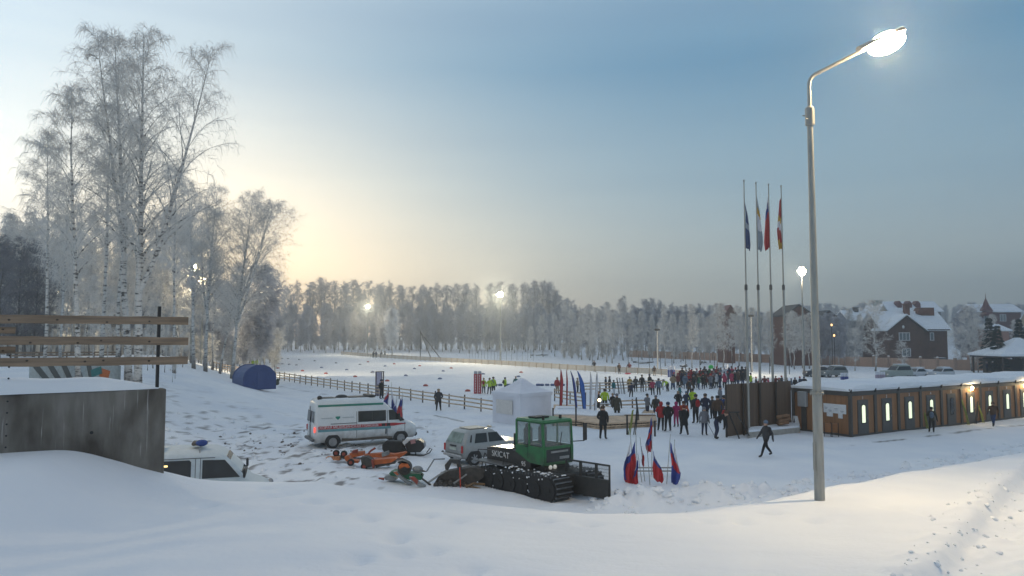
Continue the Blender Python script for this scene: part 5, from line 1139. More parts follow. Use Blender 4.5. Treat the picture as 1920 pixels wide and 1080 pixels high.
for c in ((318, 212), (472, 228)):
    q.disc(z3(*c), d0 + .75, .155, .14); w_ = q.out('wheel', M_tyre, t); q.disc(z3(*c), d0 + .73, .085, .03); q.out('hub', M_oxide, w_)
q.tube([(*z3(330, 230), d0 + .8), (*z3(430, 300), d0 + .8), (*z3(620, 320), d0 + .8)], .05).out('axle', M_iron, t)
b = gp(700, 880); t = thing('snow_drag', 'orange towed grooming frame with dark central motor, front one of two beside the ambulance', 'implement', b, 0, 'orange grooming implements'); q = PX(b); d0 = b.y
q.prism([z3(490, 280), z3(560, 260), z3(620, 350), z3(770, 365), z3(760, 410), z3(560, 400), z3(500, 350)], d0 + .3, .4).out('frame_arm', M_orange, t)
q.prism([z3(1060, 350), z3(1500, 310), z3(1540, 330), z3(1420, 400), z3(1080, 445)], d0 + .1, .5).out('beam', M_orange, t)
q.prism([z3(810, 300), z3(930, 285), z3(1040, 350), z3(1050, 480), z3(960, 500), z3(830, 420)], d0, .5).out('motor', M_iron, t)
q.prism([z3(1020, 350), z3(1060, 340), z3(1085, 500), z3(1050, 510)], d0 - .05, .3).out('plate', M_oxide, t)
q.prism([z3(1090, 440), z3(1400, 400), z3(1500, 350), z3(1500, 420), z3(1120, 500)], d0 + .15, .4).out('blade', M_iron, t)
for c, r_ in (((880, 478), .155), ((610, 400), .155)):
    q.disc(z3(*c), d0 + .02, r_, .14); w_ = q.out('wheel', M_tyre, t); q.disc(z3(*c), d0, r_ * .5, .03); q.out('hub', M_oxide, w_)
q.tube([(*z3(1500, 330), d0 + .2), (*z3(1650, 320), d0 + .2), (*z3(1790, 385), d0 + .2)], .035).out('hitch', M_iron, t)
# green trail groomer sled
def z4(x, y): return (710 + x / 14.4, 850 + y / 14.4)
b = gp(765, 912); t = thing('trail_groomer', 'green and orange towed trail groomer with grey tank and red tipped skids behind the snowcat', 'implement', b); q = PX(b); d0 = b.y; M_gi = mat('green_implement_paint', (.02, .13, .06), .5, var=.25)
q.prism([z4(280, 540), z4(400, 480), z4(700, 540), z4(1100, 560), z4(1180, 640), z4(1150, 720), z4(820, 720), z4(560, 640), z4(320, 600)], d0 + .4, .6).out('frame', M_gi, t)
q.disc(z4(690, 410), d0 + .35, .27, .45, 20).out('drum', M_iron, t); q.prism([z4(540, 330), z4(620, 270), z4(780, 290), z4(840, 380), z4(790, 400), z4(700, 360), z4(560, 420)], d0 + .3, .3).out('drum_cover', M_orange, t)
q.prism([z4(500, 250), z4(640, 200), z4(740, 230), z4(750, 290), z4(560, 280)], d0 + .35, .35).out('cap', M_black, t); q.disc(z4(710, 450), d0 + .28, .10, .05, 14).out('hub', M_black, t)
q.ell(z4(1050, 430), d0 + .5, (.22, .2, .14)).out('tank', M_galvd, t, True); q.tube([(*z4(1170, 470), d0 + .5), (*z4(1300, 495), d0 + .5)], [.05, .01]).out('tank_spout', M_iron, t)
q.prism([z4(390, 500), z4(470, 500), z4(760, 740), z4(890, 790), z4(860, 850), z4(760, 830), z4(480, 610)], d0 + .1, .2).out('skid', M_galvd, t); q.prism([z4(400, 510), z4(470, 505), z4(540, 570), z4(500, 600)], d0 + .07, .22).out('skid_tip', M_orange, t)
q.prism([z4(820, 640), z4(930, 650), z4(1100, 800), z4(1260, 880), z4(1260, 940), z4(1050, 880), z4(850, 710)], d0 - .25, .2).out('skid', M_galvd, t); q.prism([z4(820, 645), z4(950, 655), z4(1060, 760), z4(1040, 850), z4(930, 740)], d0 - .28, .22).out('skid_tip', M_oxide, t)
q.prism([z4(150, 640), z4(260, 600), z4(420, 640), z4(500, 700), z4(400, 760), z4(180, 720)], d0 + .6, .4).out('side_plate', M_galvd, t); q.tube([(*z4(0, 670), d0 + .7), (*z4(150, 695), d0 + .7)], [.03, .06]).out('skid_tip', M_oxide, t)
q.tube([(*z4(1160, 540), d0 + .5), (*z4(1170, 680), d0 + .5), (*z4(1300, 780), d0 + .3), (*z4(1400, 850), d0 + .1)], .04).out('drawbar', M_iron, t)
# rear tiller of the snowcat
def z8(x, y): return (800 + x / 5.333, 760 + y / 5.333)
b = gp(845, 919); t = thing('snow_tiller', 'dark hinged tiller with a thin red marker rod left of the snowcat', 'implement', b); q = PX(b); d0 = b.y
q.prism([z8(70, 790), z8(130, 690), z8(220, 660), z8(330, 640), z8(440, 620), z8(600, 640), z8(600, 700), z8(480, 780), z8(400, 850), z8(80, 845)], d0 + .8, .5).out('housing', M_iron, t)
q.prism([z8(180, 600), z8(230, 540), z8(330, 545), z8(350, 640), z8(310, 640), z8(300, 585), z8(250, 575), z8(220, 640), z8(190, 660)], d0 + .7, .25).out('lift_frame', M_body, t)
q.tube([(*z8(20, 770), d0 + .6), (*z8(120, 700), d0 + .6), (*z8(200, 650), d0 + .7)], .045).tube([(*z8(270, 780), d0 + .5), (*z8(340, 735), d0 + .6), (*z8(400, 690), d0 + .7)], .04).out('hydraulic_arm', M_galvd, t)
q.tube([(*z8(330, 620), d0 + .45), (*z8(340, 845), d0 + .45)], .022).out('marker_rod', mat('red_rod', (.55, .06, .03), .5), t)
for k in range(7): q.disc(z8(90 + k * 48, 800 - (k % 2) * 25), d0 + .55, .10, .2, 10)
q.out('tine_rotor', M_iron, t)
q.tube([(*z8(390, 820), d0 + .4), (*z8(470, 780), d0 + .4), (*z8(580, 790), d0 + .5)], .05).tube([(*z8(380, 800), d0 + .45), (*z8(520, 830), d0 + .45), (*z8(590, 850), d0 + .45)], .045).out('comb', mat('rusty_steel', (.16, .10, .05), .7, .2, var=.3), t)
# bent pole leaning by the off-road car
b = gp(800, 884); t = thing('bent_rod', 'bent grey steel rod standing between the trail groomer and the silver car', 'rod', b); q = PX(b); d0 = b.y
q.tube([(*z8(0, 660), d0), (*z8(75, 540), d0 + .1), (*z8(180, 535), d0 + .3)], .035).out('rod', M_galvd, t)
# snowmobile
def z7(x, y): return (600 + x / 6.857, 800 + y / 6.857)
b = gp(760, 857); t = thing('snowmobile', 'dark snowmobile with white windshield parked in front of the ambulance nose', 'snowmobile', b); q = PX(b); d0 = b.y
q.prism([z7(800, 235), z7(850, 185), z7(1050, 190), z7(1100, 260), z7(1090, 330), z7(830, 340), z7(800, 290)], d0 + .1, .45).out('seat', M_black, t)
q.prism([z7(820, 320), z7(1120, 310), z7(1150, 370), z7(850, 385), z7(800, 350)], d0 + .05, .5).out('track', M_track, t)
q.prism([z7(1090, 230), z7(1150, 190), z7(1270, 170), z7(1330, 210), z7(1345, 270), z7(1290, 330), z7(1130, 335)], d0, .7).out('hood', mat('black_hood', (.025, .025, .027), .25), t)
q.prism([z7(1160, 180), z7(1220, 165), z7(1230, 210), z7(1170, 225)], d0 - .02, .3).out('hood_mark', mat('pinkish_mark', (.4, .2, .2), .5), t)
q.prism([z7(1060, 200), z7(1105, 150), z7(1180, 160), z7(1130, 195), z7(1100, 280), z7(1070, 270)], d0 + .1, .5).out('windshield', M_white, t)
q.tube([(*z7(1060, 175), d0 - .1), (*z7(1110, 165), d0 + .3), (*z7(1060, 160), d0 + .8)], .02).out('handlebar', M_black, t)
for dd in (-.15, .75): q.tube([(*z7(1100, 375), d0 + dd), (*z7(1330, 370), d0 + dd), (*z7(1410, 335), d0 + dd), (*z7(1440, 290), d0 + dd), (*z7(1415, 275), d0 + dd), (*z7(1370, 335), d0 + dd)], .03).tube([(*z7(1230, 330), d0 + .1), (*z7(1230, 370), d0 + dd)], .03).out('ski', M_black, t)

# ---------------------------------------------------------------- cars parked by the village fence
def small_car(px, py, d, th, label, paint, L_, H_, suv=False, bonnet=True, glass=None):
    p = at(px, py, d); z = tz(p.x, d); t = thing('parked_car', label, 'car', (p.x, d, z), th, 'cars parked by the tan fence')
    h, l = H_, L_ / 2; wb = .55 * H_
    B = Body([(.28, -l * .96, l * .96, .72, .1), (.5, -l, l, .84, .2), (wb + .02, -l * .99, l * .97, .86, .2), (wb + .08, -l * .97, l * (.42 if bonnet else .9), .82, .2), (h * .92, -l * (.86 if suv else .55), l * .08, .66, .2), (h, -l * (.75 if suv else .4), 0, .5, .2)])
    B.mesh().build('body', paint, t, True)
    for s in (-1, 1):
        m = MB(); B.side(m, [(-l * (.82 if suv else .6), wb + .12), (l * .34, wb + .12), (l * .08, h * .88), (-l * (.78 if suv else .45), h * .88)], s, .006); m.build('side_window', M_glass, t)
        for x_ in (-l * .62, l * .62): wheel(t, x_, s * .74, .33, .2)
        m = MB(); m.ell((l * .97, s * .6, .68), (.08, .16, .09), 8, 5); m.build('headlamp', M_head, t, True)
    m = MB(); B.end(m, (.70, .58), (wb + .12, h * .88)); m.build('windscreen', M_glass, t)
    m = MB(); B.end(m, (.66, .55), (wb + .12, h * .88), False); m.build('rear_window', M_glass, t)
    m = MB(); m.box((-l * .3, 0, h + .03), (l * .8, .95, .08), bev=.03); m.build('roof_snow', M_snow, t)
small_car(1562, 707, 110, R(200), 'silver grey estate car between the street lamp and the blue banners', mat('grey_car_paint', (.22, .24, .24), .3, .3), 4.3, 1.65, True)
small_car(1534, 706, 111, R(185), 'dark car parked just left of the silver estate, behind the lamp pole', mat('dark_car_paint', (.03, .03, .04), .3), 4.2, 1.5)
small_car(1681, 703, 106, R(200), 'pale grey green off-road van, largest vehicle by the tan fence', mat('grey_green_paint', (.30, .34, .31), .35), 4.6, 2.0, True)
small_car(1716, 702, 108, R(205), 'white saloon car in the middle of the cars by the tan fence', mat('white_saloon_paint', (.55, .57, .6), .3), 4.3, 1.45)
small_car(1764, 701, 108, R(205), 'white hatchback rightmost of the cars behind the cabin roof', mat('white_hatch_paint', (.5, .52, .55), .3), 4.1, 1.5, True)
small_car(1756, 672, 140, R(185), 'dark car with snow on its roof between the brown house and the tan fence', mat('black_car_paint', (.02, .02, .03), .3), 4.3, 1.9, True)
# ---------------------------------------------------------------- tents
b = gp(466, 727); b.y += 1.6; b.z = tz(b.x, b.y); bt = thing('blue_tent', 'blue inflatable arched tent with a zipped door panel near the birches', 'tent', b, R(42)); bt.scale = (.86, .86, .92)
M_tent = mat('blue_tent_fabric', (.022, .055, .19), .55, var=.12, scale=2); M_tent2 = mat('grey_blue_tent_fabric', (.09, .13, .27), .6, var=.12, scale=2)
prof = [(-1.95, -.05), (-1.95, 1.35), (-1.75, 1.85), (-1.2, 2.35), (-.5, 2.62), (.5, 2.62), (1.2, 2.35), (1.75, 1.85), (1.95, 1.35), (1.95, -.05)]
m = MB(); m.prism(prof, 'y', -1.6, -1.5); m.prism(prof, 'y', 1.5, 1.6); m.build('end_wall', M_tent, bt)
m = MB(); m.prism([(x * .985, z * .985 if z > 0 else z) for x, z in prof], 'y', -1.5, 1.5); m.build('roof', M_tent2, bt)
m = MB(); m.box((.05, -1.62, .95), (.75, .03, 1.9)); m.build('door', mat('blue_door_fabric', (.03, .065, .2), .5), bt)
m = MB()
for y_ in (-1.57, 1.57): m.tube([(x * .99, y_, z * .99) for x, z in prof], .07, 6)
m.build('air_rib', M_tent, bt, True)
b = gp(517, 722); t = thing('green_sack', 'dark green sack lying at the right end of the blue tent', 'sack', b); m = MB(); m.ell((0, 0, .25), (.45, .3, .3)); m.ell((.25, 0, .55), (.2, .18, .25)); m.build('sack', mat('dark_green_cloth', (.03, .05, .035), .8), t, True)
m = MB(); m.cyl((-.1, .2, 0), (-.1, .2, 1.5), .05); m.build('post', M_woodpost, t)

M_canvas = mat('white_tent_canvas', (.74, .74, .79), .7, var=.06, scale=1.2, bump=.1, bscale=3)
S_ = 2.9; b = Vector((.55, 50.5, 0)); th = R(41); ct = b + Vector((S_ / 2 * (math.cos(th) - math.sin(th)), S_ / 2 * (math.sin(th) + math.cos(th)), 0)); ct.z = tz(ct.x, ct.y)
wt = thing('white_tent', 'white peaked canopy tent with closed walls behind the green snowcat', 'tent', ct, th)
h = S_ / 2; ze = 2.12
for nm, p0, p1 in (('x', (-h, -h), (h, -h)), ('x', (h, -h), (h, h)), ('x', (h, h), (-h, h)), ('x', (-h, h), (-h, -h))):
    m = MB(); a_, c_ = Vector((*p0, -.05)), Vector((*p1, -.05)); n = 12; r1, r2 = [], []
    d_ = (c_ - a_).normalized(); nn = Vector((d_.y, -d_.x, 0)); pts = []
    for i in range(n + 1):
        t_ = i / n; wv = .035 * math.sin(t_ * 9 + p0[0]) * math.sin(math.pi * t_); pts.append(a_.lerp(c_, t_) + nn * (wv - .012))
    m.loft([[p + nn * q + Vector((0, 0, z)) for q, z in ((0, 0), (0, ze), (.012, ze), (.012, 0))] for p in pts]); m.build('wall', M_canvas, wt)
m = MB()
for sx in (-1, 1):
    for sy in (-1, 1): m.box((sx * (h - .06), sy * (h - .06), 1.05), (.05, .05, 2.1))
m.build('frame', M_dark, wt)
m = MB(); rings = []
for k, z in ((1.04, ze - .22), (1.045, ze + .02), (.80, ze + .17), (.55, ze + .36), (.32, ze + .60), (.14, ze + .84), (.03, ze + .95)):
    rings.append([Vector((x * h * k * (1 - .06 * (abs(x) + abs(y) < 1.9) * (k < 1)), y * h * k * (1 - .06 * (abs(x) + abs(y) < 1.9) * (k < 1)), z - (.05 if (abs(x) + abs(y) < 1.9 and k < 1) else 0))) for x, y in ((-1, -1), (0, -1), (1, -1), (1, 0), (1, 1), (0, 1), (-1, 1), (-1, 0))])
m.loft(rings); m.build('canopy', M_canvas, wt)
m = MB(); m.box((-h - .05, .15, 1.15), (.015, 1.7, .95)); m.build('lit_wall_patch', mat('pale_lit_canvas', (.68, .64, .60), .6), wt)  # pale warm sheet that paints the lit patch on the left wall

# ---------------------------------------------------------------- feather flags
def feather(px, yt, yb, mats_, w_, lean, label):
    p = gp(px, yb); H = at(px, yt, p.y).z - p.z
    t = thing('feather_flag', label, 'feather flag', p, 0, 'feather flags beside the white tent')
    pole = [(0, 0, 0), (lean * .4, 0, H * .5), (lean * .8, 0, H * .85), (lean * 1.1, 0, H)]
    m = MB(); m.tube(pole, [.025, .02, .015, .01], 6); m.build('pole', M_dark, t)
    V = []; n = 16
    for i in range(n + 1):
        t_ = i / n; z = H * (.03 + .96 * t_); x0 = float(np.interp(z / H, [0, .5, .85, 1], [0, lean * .4, lean * .8, lean * 1.1])); ww = w_ * min(1, .75 + .4 * t_) * (1 - max(0, t_ - .70) / .31) ** .7
        for u in (0, .35, .7, 1): V.append((x0 + u * ww, .05 * math.sin(u * 6 + t_ * 5 + px), z))
    Fq = [(i * 4 + j, i * 4 + j + 1, i * 4 + j + 5, i * 4 + j + 4) for i in range(n) for j in range(3)]
    me = bpy.data.meshes.new('flag'); me.from_pydata(V, [], Fq); me.materials.append(mats_); me.polygons.foreach_set('use_smooth', [True] * len(Fq)); o = link('flag', me, t); md = o.modifiers.new('thickness', 'SOLIDIFY'); md.thickness = .008
feather(1049, 692, 771, F_red, .26, .10, 'red feather flag, wider one of the two left of the blue flags')
feather(1062, 692, 771, F_red, .12, .02, 'narrow red feather flag, edge on, right beside the wider red one')
feather(1080, 695, 776, F_blue, .20, -.38, 'dark blue feather flag left of the brighter blue one, leaning left')
feather(1094, 695, 778, F_sky, .32, -.42, 'bright blue feather flag leaning left beside the white ones')
feather(1106, 697, 779, F_white, .18, .05, 'left white feather flag next to the blue ones')
feather(1114, 697, 781, F_white, .20, .22, 'right white feather flag beside the person in lime yellow')

# ---------------------------------------------------------------- wooden deck, benches, skis
pf = [gp(1036, 799), gp(1080, 799), gp(1128, 806), gp(1232, 800), gp(1226, 779), gp(1130, 770), gp(1038, 768)]
o0 = pf[1].copy(); q_ = [((p - o0).x, (p - o0).y) for p in pf]
dk = thing('wooden_deck', 'low wooden platform of pale boards with snow on it beside the white tent', 'deck', o0)
m = MB(); m.prism(q_, 'z', .30, .40); m.prism([(x * .99, y * .99 + .05) for x, y in q_], 'z', -.1, .10); m.build('deck_boards', M_railwood, dk)
m = MB(); m.prism([(x * .9, y * .55 + 3.2) for x, y in q_], 'z', .404, .47); m.build('snow_cap', M_snow, dk)
m = MB(); rr = random.Random(8)
for A_, B_ in zip(q_[:3], q_[1:4]):
    A_, B_ = Vector((*A_, 0)), Vector((*B_, 0)); n = max(2, int((B_ - A_).length / .28))
    for k in range(n): c = A_.lerp(B_, (k + rr.uniform(.3, .7)) / n); m.box((c.x, c.y + .10, .2), (.07, .12, .198))
m.build('support_block', M_woodpost, dk)
for k in range(3):
    A_, B_ = Vector((*q_[k], .14)), Vector((*q_[k + 1], .14)); m = MB(); m.slab(A_ + Vector((0, -.02, 0)), B_ + Vector((0, -.02, 0)), .09, .03); m.build('skirt_board', M_railwood, dk)
for k, (px, yb, ht) in enumerate(((1037, 799, 1.15), (1080, 799, 1.25), (1127, 806, 1.4), (1176, 815, 1.15), (1228, 818, .9))):
    p = gp(px, yb); t = thing('timber_post', ['dark post at the right edge of the white tent', 'dark post at the deck front below the blue flags', 'dark post at the deck front corner by the person in black', 'short black post left of the stuck skis', 'short black post right of the stuck skis'][k], 'post', p)
    m = MB(); m.box((0, 0, ht / 2), (.10, .10, ht)); m.box((0, 0, ht + .02), (.12, .12, .05)); m.build('post', M_dark, t)
def bench(px, py, L_, label, th=0):
    p = gp(px, py); t = thing('bench', label, 'bench', p, th)
    m = MB(); m.box((0, 0, .43), (L_, .34, .05)); m.build('seat', M_wood, t)
    for s in (-1, 1): m = MB(); m.box((s * L_ * .4, 0, .2), (.06, .3, .42)); m.build('leg', M_wood, t)
    m = MB(); m.box((0, 0, .50), (L_ * .98, .32, .08), bev=.03); m.build('snow_cap', M_snow, t)
bench(1068, 778, 1.9, 'snowy plank bench on the deck in front of the red feather flags'); bench(1128, 768, 1.3, 'plank bench behind the person in lime yellow'); bench(1200, 790, 2.2, 'plank bench behind the stuck skis')
def ski(px0, y0, px1, y1, m_, label, d=None, cat='skis', grp=None):
    p = gp(px0, y0); top = at(px1, y1, p.y + .25) - p; t = thing('ski_pair', label, cat, p, 0, grp)
    for k, dx in enumerate((0, .10)):
        m = MB(); a_, b_ = Vector((dx, 0, 0)), top + Vector((dx * .4, 0, 0)); dr = (b_ - a_)
        m.tube([a_, a_ + dr * .5 + Vector((.02, -.03, 0)), b_ - dr * .06, b_ + Vector((.03, -.06, .0))], [.03, .035, .03, .02], 4); m.build('ski', m_, t)
M_ski = mat('lime_ski', (.25, .28, .06), .4, var=.3); M_ski2 = mat('black_ski', (.03, .03, .03), .4); M_ski3 = mat('white_ski', (.5, .5, .52), .4)
ski(1178, 815, 1186, 768, M_ski, 'lime skis stuck in the snow by the black post'); ski(1188, 815, 1194, 765, M_ski2, 'dark skis stuck in the snow right of the lime skis'); ski(1196, 800, 1192, 745, M_ski2, 'dark skis leaning behind the other stuck skis')
for k, px in enumerate((1156, 1161, 1166)): ski(px + 4, 739, px, 708, (M_ski2, M_ski3, M_ski2)[k], ['dark skis leaning left on the far ski rack', 'pale skis in the middle of the far ski rack', 'dark skis leaning right on the far ski rack'][k])
ski(1815, 797, 1802, 748, M_ski, 'lime skis leaning on the cabins below the left wall lamp'); ski(1843, 793, 1834, 760, M_ski, 'yellow green skis leaning on the cabins between the two wall lamps'); ski(1828, 795, 1832, 752, M_ski2, 'dark skis leaning on the cabins beside the yellow green skis'); ski(1738, 804, 1728, 758, M_ski, 'lime skis behind the man at the cabin doors')

# ---------------------------------------------------------------- flags on sticks
def stick_flag(px, yt, yb, fy1, fy0, ms, fr, w_, sg, label, grp, lean=0, pxt=None):
    p = gp(px, yb); tp = at(pxt or px, yt, p.y) - p; t = thing('stick_flag', label, 'flag', p, 0, grp)
    m = MB(); m.cyl((0, 0, 0), tp, .016, .011, 6); m.build('stick', M_galv, t)
    a_ = at(px, fy1, p.y).z - p.z; b_ = at(px, fy0, p.y).z - p.z; o = hanging_flag(t, a_, b_, w_, ms, fr, px % 6 + 1, sg, 0, 3.2); o.location = (tp.x * (a_ / tp.z), 0, 0); return t
TRI, TF = [F_white, F_blue, F_red], (.12, .42)
g = 'flags of the front stand'
stick_flag(1188, 812, 905, 826, 893, [F_white, F_blue, F_blue], (.35, .6), .30, -1, 'leftmost flag of the front stand, showing its white and blue bands', g, pxt=1182)
stick_flag(1196, 806, 906, 824, 902, [F_blue, F_red], (.34,), .46, -1, 'large blue over red flag, second from left in front stand', g, pxt=1192)
stick_flag(1209, 820, 903, 836, 872, [F_navy, F_red], (.3,), .12, 1, 'narrow dark and red flag on a bare stick in the front stand', g, pxt=1200)
stick_flag(1204, 850, 908, 856, 908, [F_white, F_blue, F_red], (.1, .5), .24, -1, 'short low flag hanging in front of the large left flag', g, pxt=1196)
stick_flag(1222, 774, 890, 782, 842, [F_blue, F_red, F_blue, F_red], (.25, .52, .75), .26, -1, 'tallest narrow flag of the front stand, standing behind the middle one', g, pxt=1223)
stick_flag(1228, 832, 910, 838, 898, TRI, TF, .42, 1, 'broad middle flag of the front stand with a white tip, nearest the viewer', g, pxt=1222).children[1].location.x -= .2
stick_flag(1250, 814, 908, 828, 905, [F_blue, F_red, F_blue], (.28, .62), .36, 1, 'blue and red flag right of the middle flag, on a tall bare tip', g, pxt=1257)
stick_flag(1262, 824, 900, 838, 900, [F_white, F_white, F_blue], (.3, .55), .22, 1, 'rightmost flag of the front stand, mostly white with a blue foot', g, pxt=1265)
p = gp(1228, 893); t = thing('flag_stand', 'low grey rail stand holding the cluster of flags by the snow bank', 'stand', p)
for z_ in (.22, .36): m = MB(); m.box((0, 0, z_), (1.75, .06, .05)); m.build('rail', M_galv, t)
for x_ in (-.8, 0, .8): m = MB(); m.box((x_, 0, .18), (.05, .3, .42)); m.build('leg', M_galv, t)
g = 'flags behind the ambulance'
stick_flag(729, 722, 790, 728, 764, [F_white, F_red, F_blue], (.3, .5), .34, -1, 'left tall flag behind the ambulance with its red band showing', g); stick_flag(734, 717, 790, 730, 766, [F_white, F_white, F_blue], (.3, .55), .24, 1, 'white and blue flag with the highest tip behind the ambulance', g)
stick_flag(744, 740, 795, 747, 778, [F_white, F_blue, F_blue], (.35, .5), .30, -1, 'short white and blue flag between the others behind the ambulance', g); stick_flag(755, 734, 797, 743, 786, [F_white, F_blue, F_red], (.1, .4), .32, -1, 'rightmost flag behind the ambulance, blue above red', g)

# ---------------------------------------------------------------- columns, markers, small things
def column_pair(px0, px1, yt, yb, cols, label, n=2, name='banner_column', top=.12, marks=True):
    p = gp((px0 + px1) / 2, yb); H = at(px0, yt, p.y).z - p.z; w_ = (px1 - px0) / F * p.y / n; t = thing(name, label, 'banner column', p)
    for k in range(n):
        x = (k - (n - 1) / 2) * w_
        m = MB(); m.lathe([(w_ * .46, 0), (w_ * .47, H * (1 - top))], (x, 0, 0), 12); c_ = m.build('column', cols[0], t, True)
        m = MB(); m.lathe([(w_ * .44, H * (1 - top) + .004), (w_ * .44, H)], (x, 0, 0), 12); m.build('cap', cols[1], c_, True)
        if marks:
            m = MB()
            for j in range(7): m.box((x - w_ * .03, -w_ * .47, H * (.1 + .115 * j)), (w_ * .22, .03, H * .06))
            m.build('white_lettering', M_white, c_)
column_pair(888, 903, 696, 738, (F_red, mat('grey_cap', (.38, .40, .44), .7)), 'pair of red columns with white marks on the ski field beside people in lime vests')
column_pair(1252, 1266, 686, 707, (F_blue, F_white), 'pair of blue columns with white tops behind the crowd', top=.35); column_pair(1358, 1366, 683, 706, (F_blue, F_white), 'single blue column with a white top left of the first flagpole', 1, top=.4)
column_pair(1576, 1591, 699, 713, (F_blue, F_white), 'short blue and white columns beside the silver estate car', 3, top=.5, marks=False); column_pair(1641, 1660, 697, 711, (mat('pinkish_cloth', (.42, .34, .42), .8), F_white), 'pale pinkish columns left of the grey green van', 4, top=.4, marks=False)
p = gp(712, 742); H = at(712, 697, p.y).z - p.z; t = thing('banner_pillar', 'tall pale pillar with dark edges beside a person at the long fence', 'banner column', p, R(25))
m = MB(); m.box((-.12, 0, H / 2), (.52, .25, H), bev=.02); m.build('panel', mat('lilac_panel', (.46, .42, .52), .6), t)
for x_ in (-.41, .17, .36): m = MB(); m.box((x_, 0, H / 2), (.05, .28, H + .02)); m.build('edge_post', mat('dark_purple_edge', (.06, .03, .05), .6), t)
m = MB(); m.box((-.02, 0, H + .02), (.84, .28, .05)); m.build('top_bar', M_dark, t)
M_mred, M_mblue, M_mgrey = mat('red_marker', (.42, .07, .045), .6), mat('blue_marker', (.13, .17, .28), .6), mat('grey_marker', (.25, .25, .29), .7)
def marker_mesh(m_, n_):
    m = MB(); m.lathe([(.26, 0), (.27, .05), (.23, .15), (.14, .22), (.02, .245)], n=12); return m.mesh(n_, m_, True)
MK = {'r': marker_mesh(M_mred, 'dome_marker'), 'b': marker_mesh(M_mblue, 'dome_marker'), 'g': marker_mesh(M_mgrey, 'dome_marker')}
mk = [(521, 691, 'r'), (567, 696, 'r'), (611, 701, 'r'), (666, 707, 'r'), (739, 683, 'r'), (798, 724, 'r'), (877, 734, 'r'), (787, 686.5, 'r'), (846, 691, 'r'), (690, 679, 'r'), (726, 715, 'r'), (977, 699, 'r'),
      (777, 692, 'b'), (761, 705, 'b'), (825, 711, 'b'), (831, 696.5, 'b'), (722, 687, 'b'), (699, 698, 'b'), (906, 702, 'b'), (972, 707, 'b'), (650, 694, 'b'), (603, 690, 'b'),
      (484, 671, 'g'), (500, 671, 'g'), (515, 672, 'g'), (529, 673, 'g'), (540, 673, 'g'), (561, 675, 'g'), (590, 677, 'g'), (630, 681, 'g'), (675, 684, 'g'), (496, 681, 'g'), (512, 681, 'g'), (522, 682, 'g'), (529, 683, 'g'), (542, 684, 'g'), (556, 685, 'g'), (698, 699, 'g')]
for px, py, c in mk:
    p = gp(px, py); o = link('dome_marker', MK[c], None, p); o.scale = (1.15, 1.15, 1.0)
    lb = {'r': 'red dome marker on the snow of the ski field', 'b': 'blue grey dome marker on the snow of the ski field', 'g': 'small grey dome marker far out on the ski field'}[c]
    if (px, py) == (798, 724): lb = 'large red dome marker above the man walking by the long fence'
    if (px, py) == (877, 734): lb = 'large red dome marker just left of the red columns'
    tag(o, lb, 'marker', {'r': 'red dome markers', 'b': 'blue dome markers', 'g': 'grey dome markers'}[c])
m = MB(); m.box((0, 0, .13), (.55, .4, .26), bev=.08); PAD = m.mesh('blue_pad', mat('blue_pad_vinyl', (.05, .09, .22), .5), True)
for px in (929, 938, 954, 962, 1009, 1016, 1026, 1036, 1055): tag(link('blue_pad', PAD, None, gp(px, 723.5)), 'low blue pad in the row across the ski field behind the white tent', 'barrier pad', 'blue pads behind the white tent')
p = gp(1177, 702); t = thing('sled', 'small red sled in the snow at the feet of a far spectator', 'sled', p); m = MB(); m.ell((0, 0, .14), (.5, .3, .12)); m.build('sled_shell', mat('bright_red_plastic', (.5, .04, .07), .4), t, True); m = MB(); m.tube([(.45, 0, .15), (.7, 0, .5)], .01); m.build('rope', M_dark, t)
p = at(1333, 688, 95); t = thing('balloon', 'bright green balloon above the dense crowd', 'balloon', p); m = MB(); m.ell((0, 0, 0), (.33, .33, .26), 14, 8); m.build('balloon_skin', mat('bright_green_rubber', (.02, .55, .07), .4), t, True); m = MB(); m.tube([(0, 0, -.26), (.05, 0, -.9)], .008); m.build('string', M_white, t)
p = gp(1124, 778); t = thing('torch_lamp', 'small glaring orange work lamp on a post at the deck', 'lamp', p); m = MB(); m.cyl((0, 0, 0), (0, 0, 1.05), .03); m.build('post', M_dark, t); m = MB(); m.ell((0, 0, 1.12), (.12, .12, .12)); m.build('lamp_glass', mat('lit_work_lamp', (1, .7, .4), .5, emit=(1, .72, .36), es=9), t, True)
# litter bins, board, crate by the plinth
for k, px in enumerate((1553, 1565)):
    p = gp(px, 819); t = thing('litter_bin', ['left wooden litter bin by the cabin corner', 'right wooden litter bin by the cabin corner'][k], 'bin', p, R(-25), 'wooden litter bins')
    m = MB(); m.prism([(-.15, .28), (.15, .28), (.18, .78), (-.18, .78)], 'y', -.16, .16); m.build('bin_body', mat('orange_wood', (.24, .10, .035), .7), t)
    for s in (-1, 1): m = MB(); m.box((s * .21, 0, .42), (.04, .06, .85)); m.build('leg', M_dark, t)
p = gp(1496, 806); t = thing('sandwich_board', 'white folding board at the left end of the cabins', 'sign', p, R(10))
for s in (-1, 1): m = MB(); m.box((0, s * .17, .45), (.55, .03, .9), rx=s * .25); m.build('panel', M_white, t)
p = gp(1470, 812); p.z += .45; t = thing('log_pile', 'pile of cut brown boards and logs on the plinth at the rightmost flagpole', 'wood pile', p)
M_log = mat('cut_wood', (.20, .11, .06), .85, var=.3); rr = random.Random(5)
for k in range(9): m = MB(); m.cyl((-.55 + rr.uniform(0, .2) + .1 * (k % 3), -.2 + .2 * (k % 3), .12 + .2 * (k // 3)), (.5 - rr.uniform(0, .35), -.15 + .2 * (k % 3), .14 + .22 * (k // 3) + rr.uniform(0, .1)), .11, .10, 9); m.build('log', M_log, t)
